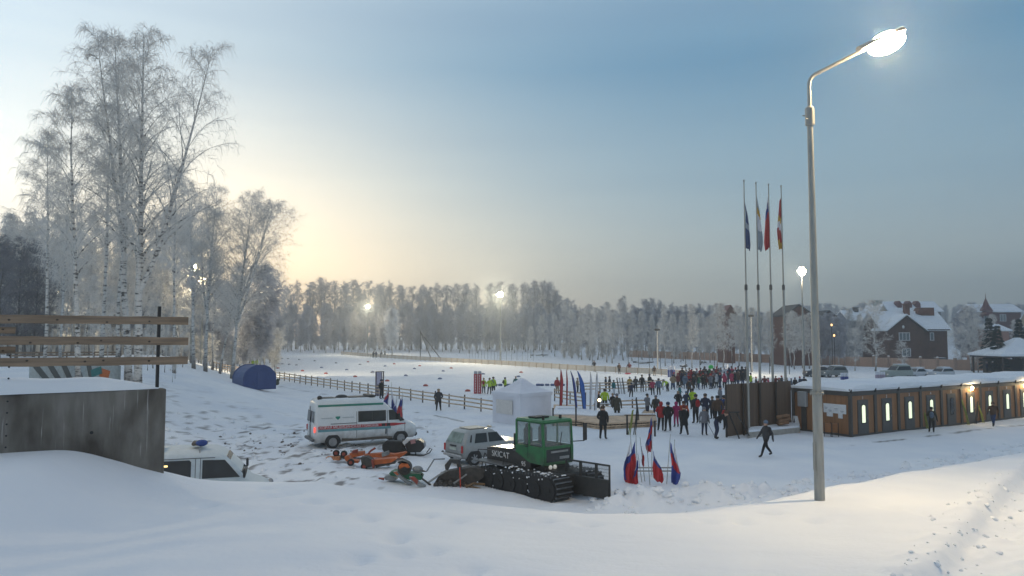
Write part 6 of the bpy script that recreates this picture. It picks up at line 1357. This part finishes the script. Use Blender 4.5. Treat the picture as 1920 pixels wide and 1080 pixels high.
t = thing('trestle', 'dark folded trestle leaning against the left end of the brown panels', 'trestle', gp(1380, 822))
m = MB(); m.cyl((-.35, .2, 1.5), (.15, -.15, 0), .04); m.build('leg', M_dark, t); m = MB(); m.cyl((.12, .25, 1.5), (.75, -.1, .15), .04); m.build('leg', M_dark, t); m = MB(); m.box((-.1, .25, 1.5), (.8, .06, .08)); m.build('crossbar', M_dark, t)
# fallen logs and brush at the forest foot
for px, py, w_, lb in ((1010, 668, 5.5, 'dark brush pile with snow at the foot of the far trees'), (1202, 683, 4.5, 'dark fallen trunk lying in the snow right of the far fence'), (1282, 690, 1.6, 'dark stump with snow behind the crowd'), (1317, 683, 1.4, 'small dark stump by the far fence posts')):
    p = gp(px, py); t = thing('brush_pile', lb, 'brush', p); m = MB(); rr = random.Random(px)
    for k in range(10): a_ = rr.uniform(-.4, .4); x_ = rr.uniform(-w_ / 2, w_ / 3); m.cyl((x_, rr.uniform(-.5, .5), .15 + rr.uniform(0, .4)), (x_ + w_ * .3, rr.uniform(-.5, .5), .2 + rr.uniform(0, .5)), .12, .05, 6)
    m.build('branches', M_bark_dark, t); m = MB(); m.ell((0, .1, .5), (w_ * .35, .5, .2)); m.build('snow_cap', M_snow, t, True)

# loose clods of snow along the track, the berm and the churned yard; dirt lumps in the yard
def clods(name, spots, m_, seed):
    rg = np.random.default_rng(seed); m = MB()
    for x, y, r in spots:
        z = tz(x, y); n0 = len(m.v); sx, sy, sz = rg.uniform(.7, 1.3, 3); m.ell((x, y, z + r * .12), (r * sx, r * sy, r * sz * .7), 8, 6, rg.uniform(0, 3))
        for i in range(n0, len(m.v)): v = m.v[i]; j = rg.normal(0, r * .09, 3); m.v[i] = (v[0] + j[0], v[1] + j[1], v[2] + j[2])
    o = m.build(name, m_, None, True); o['kind'] = 'stuff'; return o
rc = random.Random(77); sp1 = []
for (a, b), (c, e) in zip(TRK[:-1], TRK[1:]):
    for k in range(75):
        u = rc.random(); sd_ = rc.choice((-1, 1, -1)); off = rc.gauss(.62, .3) * sd_; L_ = math.hypot(c - a, e - b); sp1.append((a + (c - a) * u - (e - b) / L_ * off, b + (e - b) * u + (c - a) / L_ * off, abs(rc.gauss(0, .022)) + .008))
for k in range(170):
    x = rc.uniform(2.6, 11.5); sp1.append((x, 27.2 + .12 * (x - 6) + rc.gauss(0, .9), abs(rc.gauss(0, .08)) + .03))
for k in range(150):
    x = rc.uniform(-24, -4); sp1.append((x, rc.uniform(31, 50), abs(rc.gauss(0, .07)) + .04))
for k in range(120):
    px = rc.uniform(1480, 1930); p = gp(px, rc.gauss(893 - (px - 1600) * .155, 7)); sp1.append((p.x, p.y, abs(rc.gauss(0, .07)) + .03))
clods('snow_clods', sp1, M_snow, 3)
clods('dirt_clods', [(rc.gauss(-12, 4), rc.gauss(41, 4), abs(rc.gauss(0, .035)) + .02) for k in range(130)], mat('frozen_dirt', (.12, .105, .095), .95, var=.3), 4)
# ---------------------------------------------------------------- people
SKIN = mat('skin', (.42, .25, .18), .6, var=.06); BOOT = mat('dark_boots', (.018, .017, .016), .6); GLOVE = mat('dark_gloves', (.02, .02, .022), .7)
def cloth(n, c): return mat('cloth_' + n, c, .85, var=.22, scale=5, bump=.3, bscale=14, spec=.2)
CL = dict(black=cloth('black', (.018, .018, .021)), charcoal=cloth('charcoal', (.042, .042, .048)), navy=cloth('navy', (.022, .03, .065)), grey=cloth('grey', (.17, .175, .20)), olive=cloth('olive', (.055, .052, .038)), brown=cloth('brown', (.10, .062, .042)),
          red=cloth('red', (.36, .025, .03)), darkred=cloth('darkred', (.16, .03, .03)), orange=cloth('orange', (.40, .08, .03)), pink=cloth('pink', (.42, .045, .10)), magenta=cloth('magenta', (.30, .02, .10)), lime=cloth('lime', (.42, .60, .03)), yellow=cloth('yellow', (.42, .28, .05)),
          teal=cloth('teal', (.02, .15, .16)), blue=cloth('blue', (.03, .07, .22)), jeans=cloth('jeans', (.035, .06, .14)), tan=cloth('tan', (.30, .22, .14)), white=cloth('white', (.55, .55, .58)), green=cloth('green', (.03, .12, .07)), steel=cloth('steel', (.12, .16, .22)))
def limb(o, *p): return [tuple(x) for x in p]
POSES = {
 'stand': dict(la=((.20, .02, 1.41), (.28, .05, 1.14), (.29, -.03, .90)), ra=((-.20, .02, 1.41), (-.28, .05, 1.14), (-.29, -.03, .90)), ll=((.095, 0, .90), (.11, -.02, .49), (.12, .03, .08)), rl=((-.095, 0, .90), (-.11, -.02, .49), (-.13, .03, .08))),
 'pockets': dict(la=((.20, .02, 1.41), (.29, .07, 1.16), (.19, -.13, 1.02)), ra=((-.20, .02, 1.41), (-.29, .05, 1.15), (-.23, -.10, .98)), ll=((.095, 0, .90), (.13, -.01, .49), (.16, .03, .08)), rl=((-.095, 0, .90), (-.11, -.03, .49), (-.13, .0, .08))),
 'walk': dict(la=((.20, .02, 1.41), (.27, .18, 1.18), (.26, .22, .93)), ra=((-.20, .02, 1.41), (-.27, -.10, 1.17), (-.25, -.28, .98)), ll=((.095, 0, .90), (.10, -.20, .52), (.11, -.36, .09)), rl=((-.095, 0, .90), (-.11, .10, .50), (-.12, .40, .14))),
 'phone': dict(la=((.20, .02, 1.41), (.30, -.10, 1.20), (.12, -.32, 1.42)), ra=((-.20, .02, 1.41), (-.28, .03, 1.14), (-.24, -.18, 1.02)), ll=((.095, 0, .90), (.11, -.02, .49), (.13, .02, .08)), rl=((-.095, 0, .90), (-.12, -.02, .49), (-.15, .04, .08))),
 'talk': dict(la=((.20, .02, 1.41), (.31, .02, 1.17), (.20, -.26, 1.22)), ra=((-.20, .02, 1.41), (-.30, .08, 1.16), (-.34, -.02, .92)), ll=((.095, 0, .90), (.14, -.05, .49), (.19, -.02, .08)), rl=((-.095, 0, .90), (-.10, .02, .49), (-.09, .08, .08)), torso=((.02, 0, .95), (.01, -.01, 1.14), (0, .0, 1.33), (-.005, -.01, 1.49), (0, -.04, 1.58), (.01, -.05, 1.69))),
 'bend': dict(la=((.20, -.36, 1.22), (.26, -.46, .96), (.20, -.52, .74)), ra=((-.20, -.36, 1.22), (-.26, -.46, .96), (-.20, -.52, .74)), ll=((.095, 0, .88), (.12, -.08, .48), (.13, .04, .08)), rl=((-.095, 0, .88), (-.12, -.04, .48), (-.14, .06, .08)), torso=((0, 0, .95), (0, -.14, 1.10), (0, -.30, 1.24), (0, -.43, 1.30), (0, -.52, 1.33), (0, -.60, 1.40))),
}
TORSO = ((0, 0, .95), (0, 0, 1.14), (0, .01, 1.33), (0, .01, 1.49), (0, -.01, 1.58), (0, -.01, 1.69))
def body_mesh(pose, bulk=1.0):
    P = POSES[pose]; T = P.get('torso', TORSO); bm = bmesh.new(); sk = bm.verts.layers.skin.verify(); segs = []
    def v(co, r, root=False):
        q = bm.verts.new(co); q[sk].radius = (r, r) if not isinstance(r, tuple) else r; q[sk].use_root = root; return q
    rT = [(.150 * bulk, .125 * bulk), (.165 * bulk, .135 * bulk), (.175 * bulk, .130 * bulk), (.085, .085), (.105, .112), (.092, .102)]
    ch = [v(c, r, i == 0) for i, (c, r) in enumerate(zip(T, rT))]
    kinds = ['jacket', 'jacket', 'jacket', 'skin', 'skin']; collar = True
    for i in range(5): bm.edges.new((ch[i], ch[i + 1])); segs.append((T[i], T[i + 1], kinds[i]))
    for k in ('la', 'ra'):
        a, b, c = P[k]; va, vb, vc = v(a, .078 * bulk), v(b, .062 * bulk), v(c, .048); d = Vector(c) - Vector(b); d.normalize(); h = Vector(c) + d * .10; vh = v(h, .042); f = v(h + d * .07, .026)
        sd_ = -1 if a[0] > 0 else 1; th_ = Vector(c) + d * .06 + Vector((sd_ * .055, -.02, 0)); vt = v(th_, .018)
        for p, q in ((ch[2], va), (va, vb), (vb, vc), (vc, vh), (vh, f), (vc, vt)): bm.edges.new((p, q))
        segs += [(T[2], a, 'jacket'), (a, b, 'jacket'), (b, c, 'jacket'), (c, tuple(h + d * .07), 'glove')]
    for k in ('ll', 'rl'):
        a, b, c = P[k]; va, vb, vc = v(a, .105 * bulk), v(b, .078), v(c, .058); toe = (c[0] * 1.15, c[1] - .17, max(.05, c[2] - .03)); vt = v(toe, .045)
        for p, q in ((ch[0], va), (va, vb), (vb, vc), (vc, vt)): bm.edges.new((p, q))
        bt_ = tuple(Vector(b).lerp(Vector(c), .62)); segs += [(a, b, 'trousers'), (b, bt_, 'trousers'), (bt_, c, 'boot'), (c, toe, 'boot')]
    me = bpy.data.meshes.new('tmp'); bm.to_mesh(me); bm.free(); o = bpy.data.objects.new('tmp', me); COL.objects.link(o)
    o.modifiers.new('skin', 'SKIN'); s = o.modifiers.new('sub', 'SUBSURF'); s.levels = s.render_levels = 1
    dg = bpy.context.evaluated_depsgraph_get(); out_ = bpy.data.meshes.new_from_object(o.evaluated_get(dg)); bpy.data.objects.remove(o); bpy.data.meshes.remove(me)
    order = ['jacket', 'trousers', 'skin', 'boot', 'glove']; A = np.array([s_[0] for s_ in segs]); Bv = np.array([s_[1] for s_ in segs]) - A; kk = [order.index(s_[2]) for s_ in segs]
    idx = []
    for p in out_.polygons:
        c = np.array(p.center); t = np.clip(((c - A) * Bv).sum(1) / ((Bv ** 2).sum(1) + 1e-9), 0, 1); d = np.linalg.norm(c - A - Bv * t[:, None], axis=1); k = kk[int(np.argmin(d))]
        if pose != 'bend' and k == 1 and c[2] > .83: k = 0
        if pose != 'bend' and k == 2 and (c[2] < 1.53): k = 0
        idx.append(k)
    out_.materials.clear()
    for _ in order: out_.materials.append(SKIN)
    out_.polygons.foreach_set('material_index', idx); out_.polygons.foreach_set('use_smooth', [True] * len(idx)); out_.name = 'person'; return out_
BODY = {(p, b): body_mesh(p, b) for p in POSES for b in (1.0, 1.14)}
def coat_mesh(long):
    m = MB(); z1 = .62 if long else .78; rings = []
    for z, rx, ry in ((1.18, .175, .145), (.98, .20, .17), (.85, .21, .185), (z1, .235 if long else .22, .20)): rings.append([Vector((rx * math.cos(a), ry * math.sin(a), z)) for a in np.linspace(0, 2 * math.pi, 14, False)])
    m.loft(rings); return m.mesh('coat_skirt', SKIN, True)
COAT = {k: coat_mesh(k) for k in (False, True)}
def hat_mesh(kind_):
    m = MB()
    if kind_ == 'hood': m.ell((0, .025, 1.655), (.125, .125, .15), 12, 8)
    elif kind_ == 'bobble': m.ell((0, .012, 1.705), (.115, .124, .105), 12, 7); m.ell((0, .01, 1.825), (.04, .04, .04), 8, 5)
    else: m.ell((0, .012, 1.705), (.115, .125, .105), 12, 7); m.lathe([(.104, 1.66), (.112, 1.68), (.106, 1.71)], (0, .004, 0), 14)
    return m.mesh('hat', SKIN, True)
HAT = {k: hat_mesh(k) for k in ('hood', 'bobble', 'knit')}
def face_mesh():
    m = MB(); m.ell((0, -.125, 1.625), (.016, .028, .024), 8, 5); return m
NOSE = face_mesh().mesh('nose', SKIN, True)
def pack_mesh():
    m = MB(); m.ell((0, .21, 1.24), (.15, .10, .23), 12, 8); m.ell((0, .29, 1.16), (.11, .05, .11), 10, 6)
    return m.mesh('backpack', SKIN, True)
PACK = pack_mesh()
def person(px, fy, hpx, jacket, label, trousers='black', pose=None, face=0, hat=None, hk='knit', coat=None, bulk=1.14, group=None, zoff=0.):
    rk = random.Random(px * 13 + fy * 3); hat = hat or rk.choice(('black', 'charcoal', 'navy', 'grey', 'brown', 'darkred', 'steel', 'tan')); pose = pose or ('stand', 'talk', 'pockets')[int(px * 3 + fy) % 3]; p = gp(px, fy); p.z += zoff; s = hpx / F * p.y / 1.78 if hpx else 1.0; s = min(1.12, max(.6, s)); t = thing('person', label, 'person', p, R(face), group); bw = random.Random(px * 7 + fy).uniform(.96, 1.2); t.scale = (s * bw, s * bw, s)
    def ob(name, me, mats_):
        o = link(name, me, t)
        for i, q in enumerate(mats_): o.material_slots[i].link = 'OBJECT'; o.material_slots[i].material = q
        return o
    ob('body', BODY[(pose, bulk)], [CL[jacket], CL[trousers], SKIN, BOOT, GLOVE])
    if coat is not None and pose != 'bend': ob('coat_skirt', COAT[coat], [CL[jacket]])
    h_ = ob('hat', HAT[hk], [CL[jacket if hk == 'hood' else hat]])
    if pose != 'bend' and rk.random() < .22: ob('backpack', PACK, [CL[rk.choice(('charcoal', 'navy', 'red', 'steel', 'olive', 'black'))]])
    if pose == 'bend': h_.location = (0, -.95 + .40, -.28)
    return t
PE = [  # foot x, foot y, height in px, jacket, label, options
 (715, 748, 36, 'black', 'person in black standing side on before the pale pillar at the long fence', dict(face=80)),
 (822, 770, 40, 'charcoal', 'person in a dark jacket standing in the snow by the long fence, facing the viewer', dict(coat=False, hat='tan')),
 (907, 738, 29, 'lime', 'person in a lime vest nearest the red columns', dict(face=170)), (918, 739, 30, 'lime', 'person in a lime vest in the middle of the three by the red columns', dict(face=200)), (925, 738, 31, 'lime', 'person in a lime vest, rightmost of the three by the red columns', dict(face=150, hat='brown')),
 (947, 735, 27, 'lime', 'person in a lime vest just left of the white tent peak', dict(face=120)), (967, 733, 27, 'teal', 'person in teal half hidden behind the left slope of the white tent', dict(face=30)),
 (1045, 738, 30, 'red', 'person in a red jacket behind the wide red feather flag', dict(trousers='tan', face=140)), (1083, 737, 28, 'tan', 'person in a tan jacket between the two blue feather flags', dict(face=60)),
 (1114, 697, 21, 'black', 'spectator in black with pale trousers at the far netted fence', dict(trousers='tan')), (1161, 701, 20, 'brown', 'spectator in brown standing at the far netted fence', dict(face=30)), (1180, 700, 20, 'darkred', 'spectator in dark red with the red sled at the far fence', dict(trousers='brown')), (1227, 705, 19, 'brown', 'spectator in brown right of the red sled, left of the blue columns', dict(trousers='tan')),
 (1136, 734, 27, 'navy', 'left of two people in dark clothes by the far ski rack', dict(face=90)), (1143, 735, 29, 'black', 'right and taller of two people in dark clothes by the far ski rack', dict(face=250)), (1151, 741, 28, 'teal', 'person in teal and white bending over skis at the far rack', dict(trousers='white', face=40)),
 (1181, 733, 26, 'yellow', 'person in a mustard jacket behind a dark figure near the far ski rack', dict()), (1184, 745, 27, 'navy', 'dark figure in front of the mustard jacket', dict(face=170)), (1192, 735, 29, 'charcoal', 'person in charcoal right of the mustard jacket', dict(face=180)),
 (1204, 735, 32, 'black', 'broad person in black, left of the pair with a pink jacketed child', dict(face=150)), (1218, 732, 30, 'black', 'person in black leaning behind the pink jacketed child', dict(face=220)), (1224, 741, 29, 'pink', 'child in a pink jacket left of the person in steel blue', dict(face=180)), (1235, 741, 31, 'steel', 'person in a steel blue jacket right of the pink jacketed child', dict(face=190)),
 (1252, 734, 27, 'lime', 'bending person in black with a lime back, below the blue columns', dict(pose='bend', face=-60)), (1262, 731, 28, 'tan', 'person in a tan jacket right of the bending lime back', dict(trousers='jeans', face=170)),
 (1134, 768, 38, 'lime', 'person in a lime jacket at the deck beside the orange work lamp', dict(face=170)), (1122, 776, 42, 'black', 'person in black beside the white feather flag and the orange lamp', dict(face=100)),
 (1157, 786, 47, 'olive', 'person in a long dark coat standing on the wooden deck', dict(face=160, coat=True)), (1149, 774, 36, 'black', 'person in black half hidden behind the long dark coat on the deck', dict(face=20)),
 (1131, 824, 62, 'black', 'tall person in black standing in front of the deck with back turned', dict(face=150, coat=False)),
 (1214, 781, 42, 'grey', 'person in a light grey jacket with dark trousers left of the red jacket', dict(face=120, trousers='navy')), (1230, 783, 41, 'olive', 'person in an olive black coat between the grey and red jackets', dict(face=190, coat=False, trousers='navy')),
 (1240, 808, 54, 'red', 'person in a red hooded jacket standing beside one in black', dict(face=170, hk='hood')), (1253, 809, 54, 'black', 'person in black close right of the red hooded jacket', dict(face=190, pose='pockets')),
 (1268, 801, 47, 'magenta', 'person in a magenta snow suit', dict(face=190, trousers='magenta', hk='hood')), (1282, 799, 46, 'orange', 'person in an orange red jacket behind the long black coat', dict(face=170)), (1283, 817, 56, 'black', 'person in a long black coat walking away in front of the orange red jacket', dict(face=180, coat=True, pose='walk')),
 (1272, 770, 36, 'black', 'person in black behind the magenta snow suit', dict(face=150)), (1275, 752, 30, 'teal', 'skier in teal carrying gear beyond the magenta suit', dict(face=60, trousers='navy')), (1287, 772, 38, 'navy', 'person in navy left of the lime jacket in the middle of the crowd', dict(face=180)),
 (1299, 768, 38, 'lime', 'person in a bright lime jacket in the middle of the crowd', dict(face=180)), (1305, 794, 54, 'charcoal', 'stout person in charcoal in front of the bright lime jacket', dict(face=200, hat='charcoal')), (1293, 745, 34, 'brown', 'tall person in brown in front of the dense crowd', dict(face=180)),
 (1323, 791, 52, 'navy', 'person in dark navy left of a pair near the brown panels', dict(face=170)), (1336, 786, 42, 'charcoal', 'shorter person of the pair near the brown panels', dict(face=210)), (1321, 816, 52, 'grey', 'person in a patterned grey coat holding a pole, facing the viewer', dict(coat=False, trousers='navy', hk='hood')),
 (1343, 823, 62, 'black', 'large person in black bending forward left of the brown panels', dict(pose='bend', face=70, trousers='navy')), (1346, 795, 52, 'brown', 'person in brown behind the large bending person', dict(face=180)), (1351, 770, 48, 'grey', 'person in a grey jacket against the left edge of the brown panels', dict(face=90, trousers='navy')), (1358, 790, 48, 'blue', 'person in blue beside the left edge of the brown panels', dict(face=200)), (1362, 806, 44, 'red', 'person in red half hidden by the left edge of the brown panels', dict(face=190)),
 (1437, 857, 67, 'charcoal', 'person in black striding left across the snow between plinth and street lamp', dict(pose='walk', face=-75)),
 (1748, 811, 47, 'olive', 'person in an olive jacket at the cabin doors', dict(face=150, hat='black')), (1863, 799, 45, 'brown', 'person in brown with fur hood and blue jeans walking past the cabins', dict(pose='walk', face=-50, trousers='jeans', hk='hood')),
 (1851, 701, 23, 'navy', 'left of two people standing beyond the cabin roof by the pavilion', dict(face=60)), (1862, 701, 24, 'charcoal', 'right of two people standing beyond the cabin roof by the pavilion', dict(face=-60, hat='white')),
 (700, 671, 0, 'black', 'leftmost of four far dark figures below the bright frosted tree', dict()), (705, 671, 0, 'navy', 'second of four far dark figures below the bright frosted tree', dict(face=180)), (715, 671, 0, 'black', 'third of four far dark figures below the bright frosted tree', dict()), (722, 671, 0, 'black', 'rightmost of four far dark figures below the bright frosted tree', dict(face=90)),
 (467, 670, 0, 'navy', 'lone dark figure far out on the field above the blue tent', dict()), (474, 690, 16, 'lime', 'left of two people in lime vests behind the blue tent', dict()), (481, 690, 17, 'lime', 'right of two people in lime vests behind the blue tent', dict(face=180)),
 (1408, 730, 30, 'lime', 'person in a lime vest showing above the brown panels right of the first flagpole', dict(face=90)),
]
for px, fy, hpx, j, lb, kw in PE: person(px, fy, hpx, j, lb, **kw)
rp = random.Random(21)
CROWD = ['black', 'charcoal', 'darkred', 'navy', 'steel', 'red', 'black', 'brown', 'green', 'black', 'darkred', 'grey', 'charcoal', 'white', 'navy', 'pink', 'black', 'brown']
NM = dict(black='black', charcoal='charcoal', darkred='dark red', navy='navy', steel='steel blue', red='bright red', brown='brown', green='dark green', grey='light grey', white='white', pink='pink')
k = 0
for row, (y0, n_, xa, xb) in enumerate(((716, 20, 1278, 1400), (722, 17, 1268, 1398), (728, 15, 1262, 1362))):
    for i in range(n_):
        px = xa + (xb - xa) * (i + rp.uniform(.1, .9)) / n_; c = CROWD[k % len(CROWD)]; k += 1
        person(px, y0 + rp.uniform(-1.5, 2.5), 27 * rp.uniform(.9, 1.08), c, f'spectator in a {NM[c]} jacket in the dense crowd beyond the open snow', rp.choice(('black', 'navy', 'charcoal', 'jeans')), rp.choice(('stand', 'pockets', 'phone', 'talk', 'talk')), rp.uniform(120, 240) if rp.random() < .6 else rp.uniform(0, 360),
               rp.choice(('black', 'red', 'white', 'navy', 'brown', 'grey')), rp.choice(('knit', 'bobble', 'hood')), rp.choice((None, False, True)), group='dense crowd at the ski field')
for i, px in enumerate((1418, 1424, 1434, 1441, 1455, 1461, 1466, 1476, 1484, 1491, 1500, 1508)):
    c = CROWD[(i * 5) % len(CROWD)]; person(px, 732 + rp.uniform(-2, 1), 26 * rp.uniform(.85, 1.0), c, f'spectator in {NM[c]} whose head shows above the brown panels and cabin roof', face=rp.uniform(0, 360), hat=rp.choice(('black', 'red', 'navy')), group='spectators behind the brown panels')
p = gp(1327, 815); t = thing('walking_pole', 'thin dark pole held slanting by the person in the patterned grey coat', 'pole', p); m = MB(); m.cyl((-.02, 0, .75), (.35, -.1, .0), .014, n=6); m.build('pole', M_dark, t)
# ---------------------------------------------------------------- frosty air
hb = MB(); hb.box((0, 270, 26), (1300, 780, 56))
hm = bpy.data.materials.new('frosty_air'); hm.use_nodes = True
hn = hm.node_tree.nodes; hl = hm.node_tree.links; hn.clear()
ho = hn.new('ShaderNodeOutputMaterial'); hv = hn.new('ShaderNodeVolumePrincipled'); hl.new(hv.outputs[0], ho.inputs['Volume'])
hv.inputs['Color'].default_value = (.80, .90, 1.0, 1); hv.inputs['Density'].default_value = .0016; hv.inputs['Anisotropy'].default_value = .65
haze = hb.build('haze', hm); haze['kind'] = 'stuff'
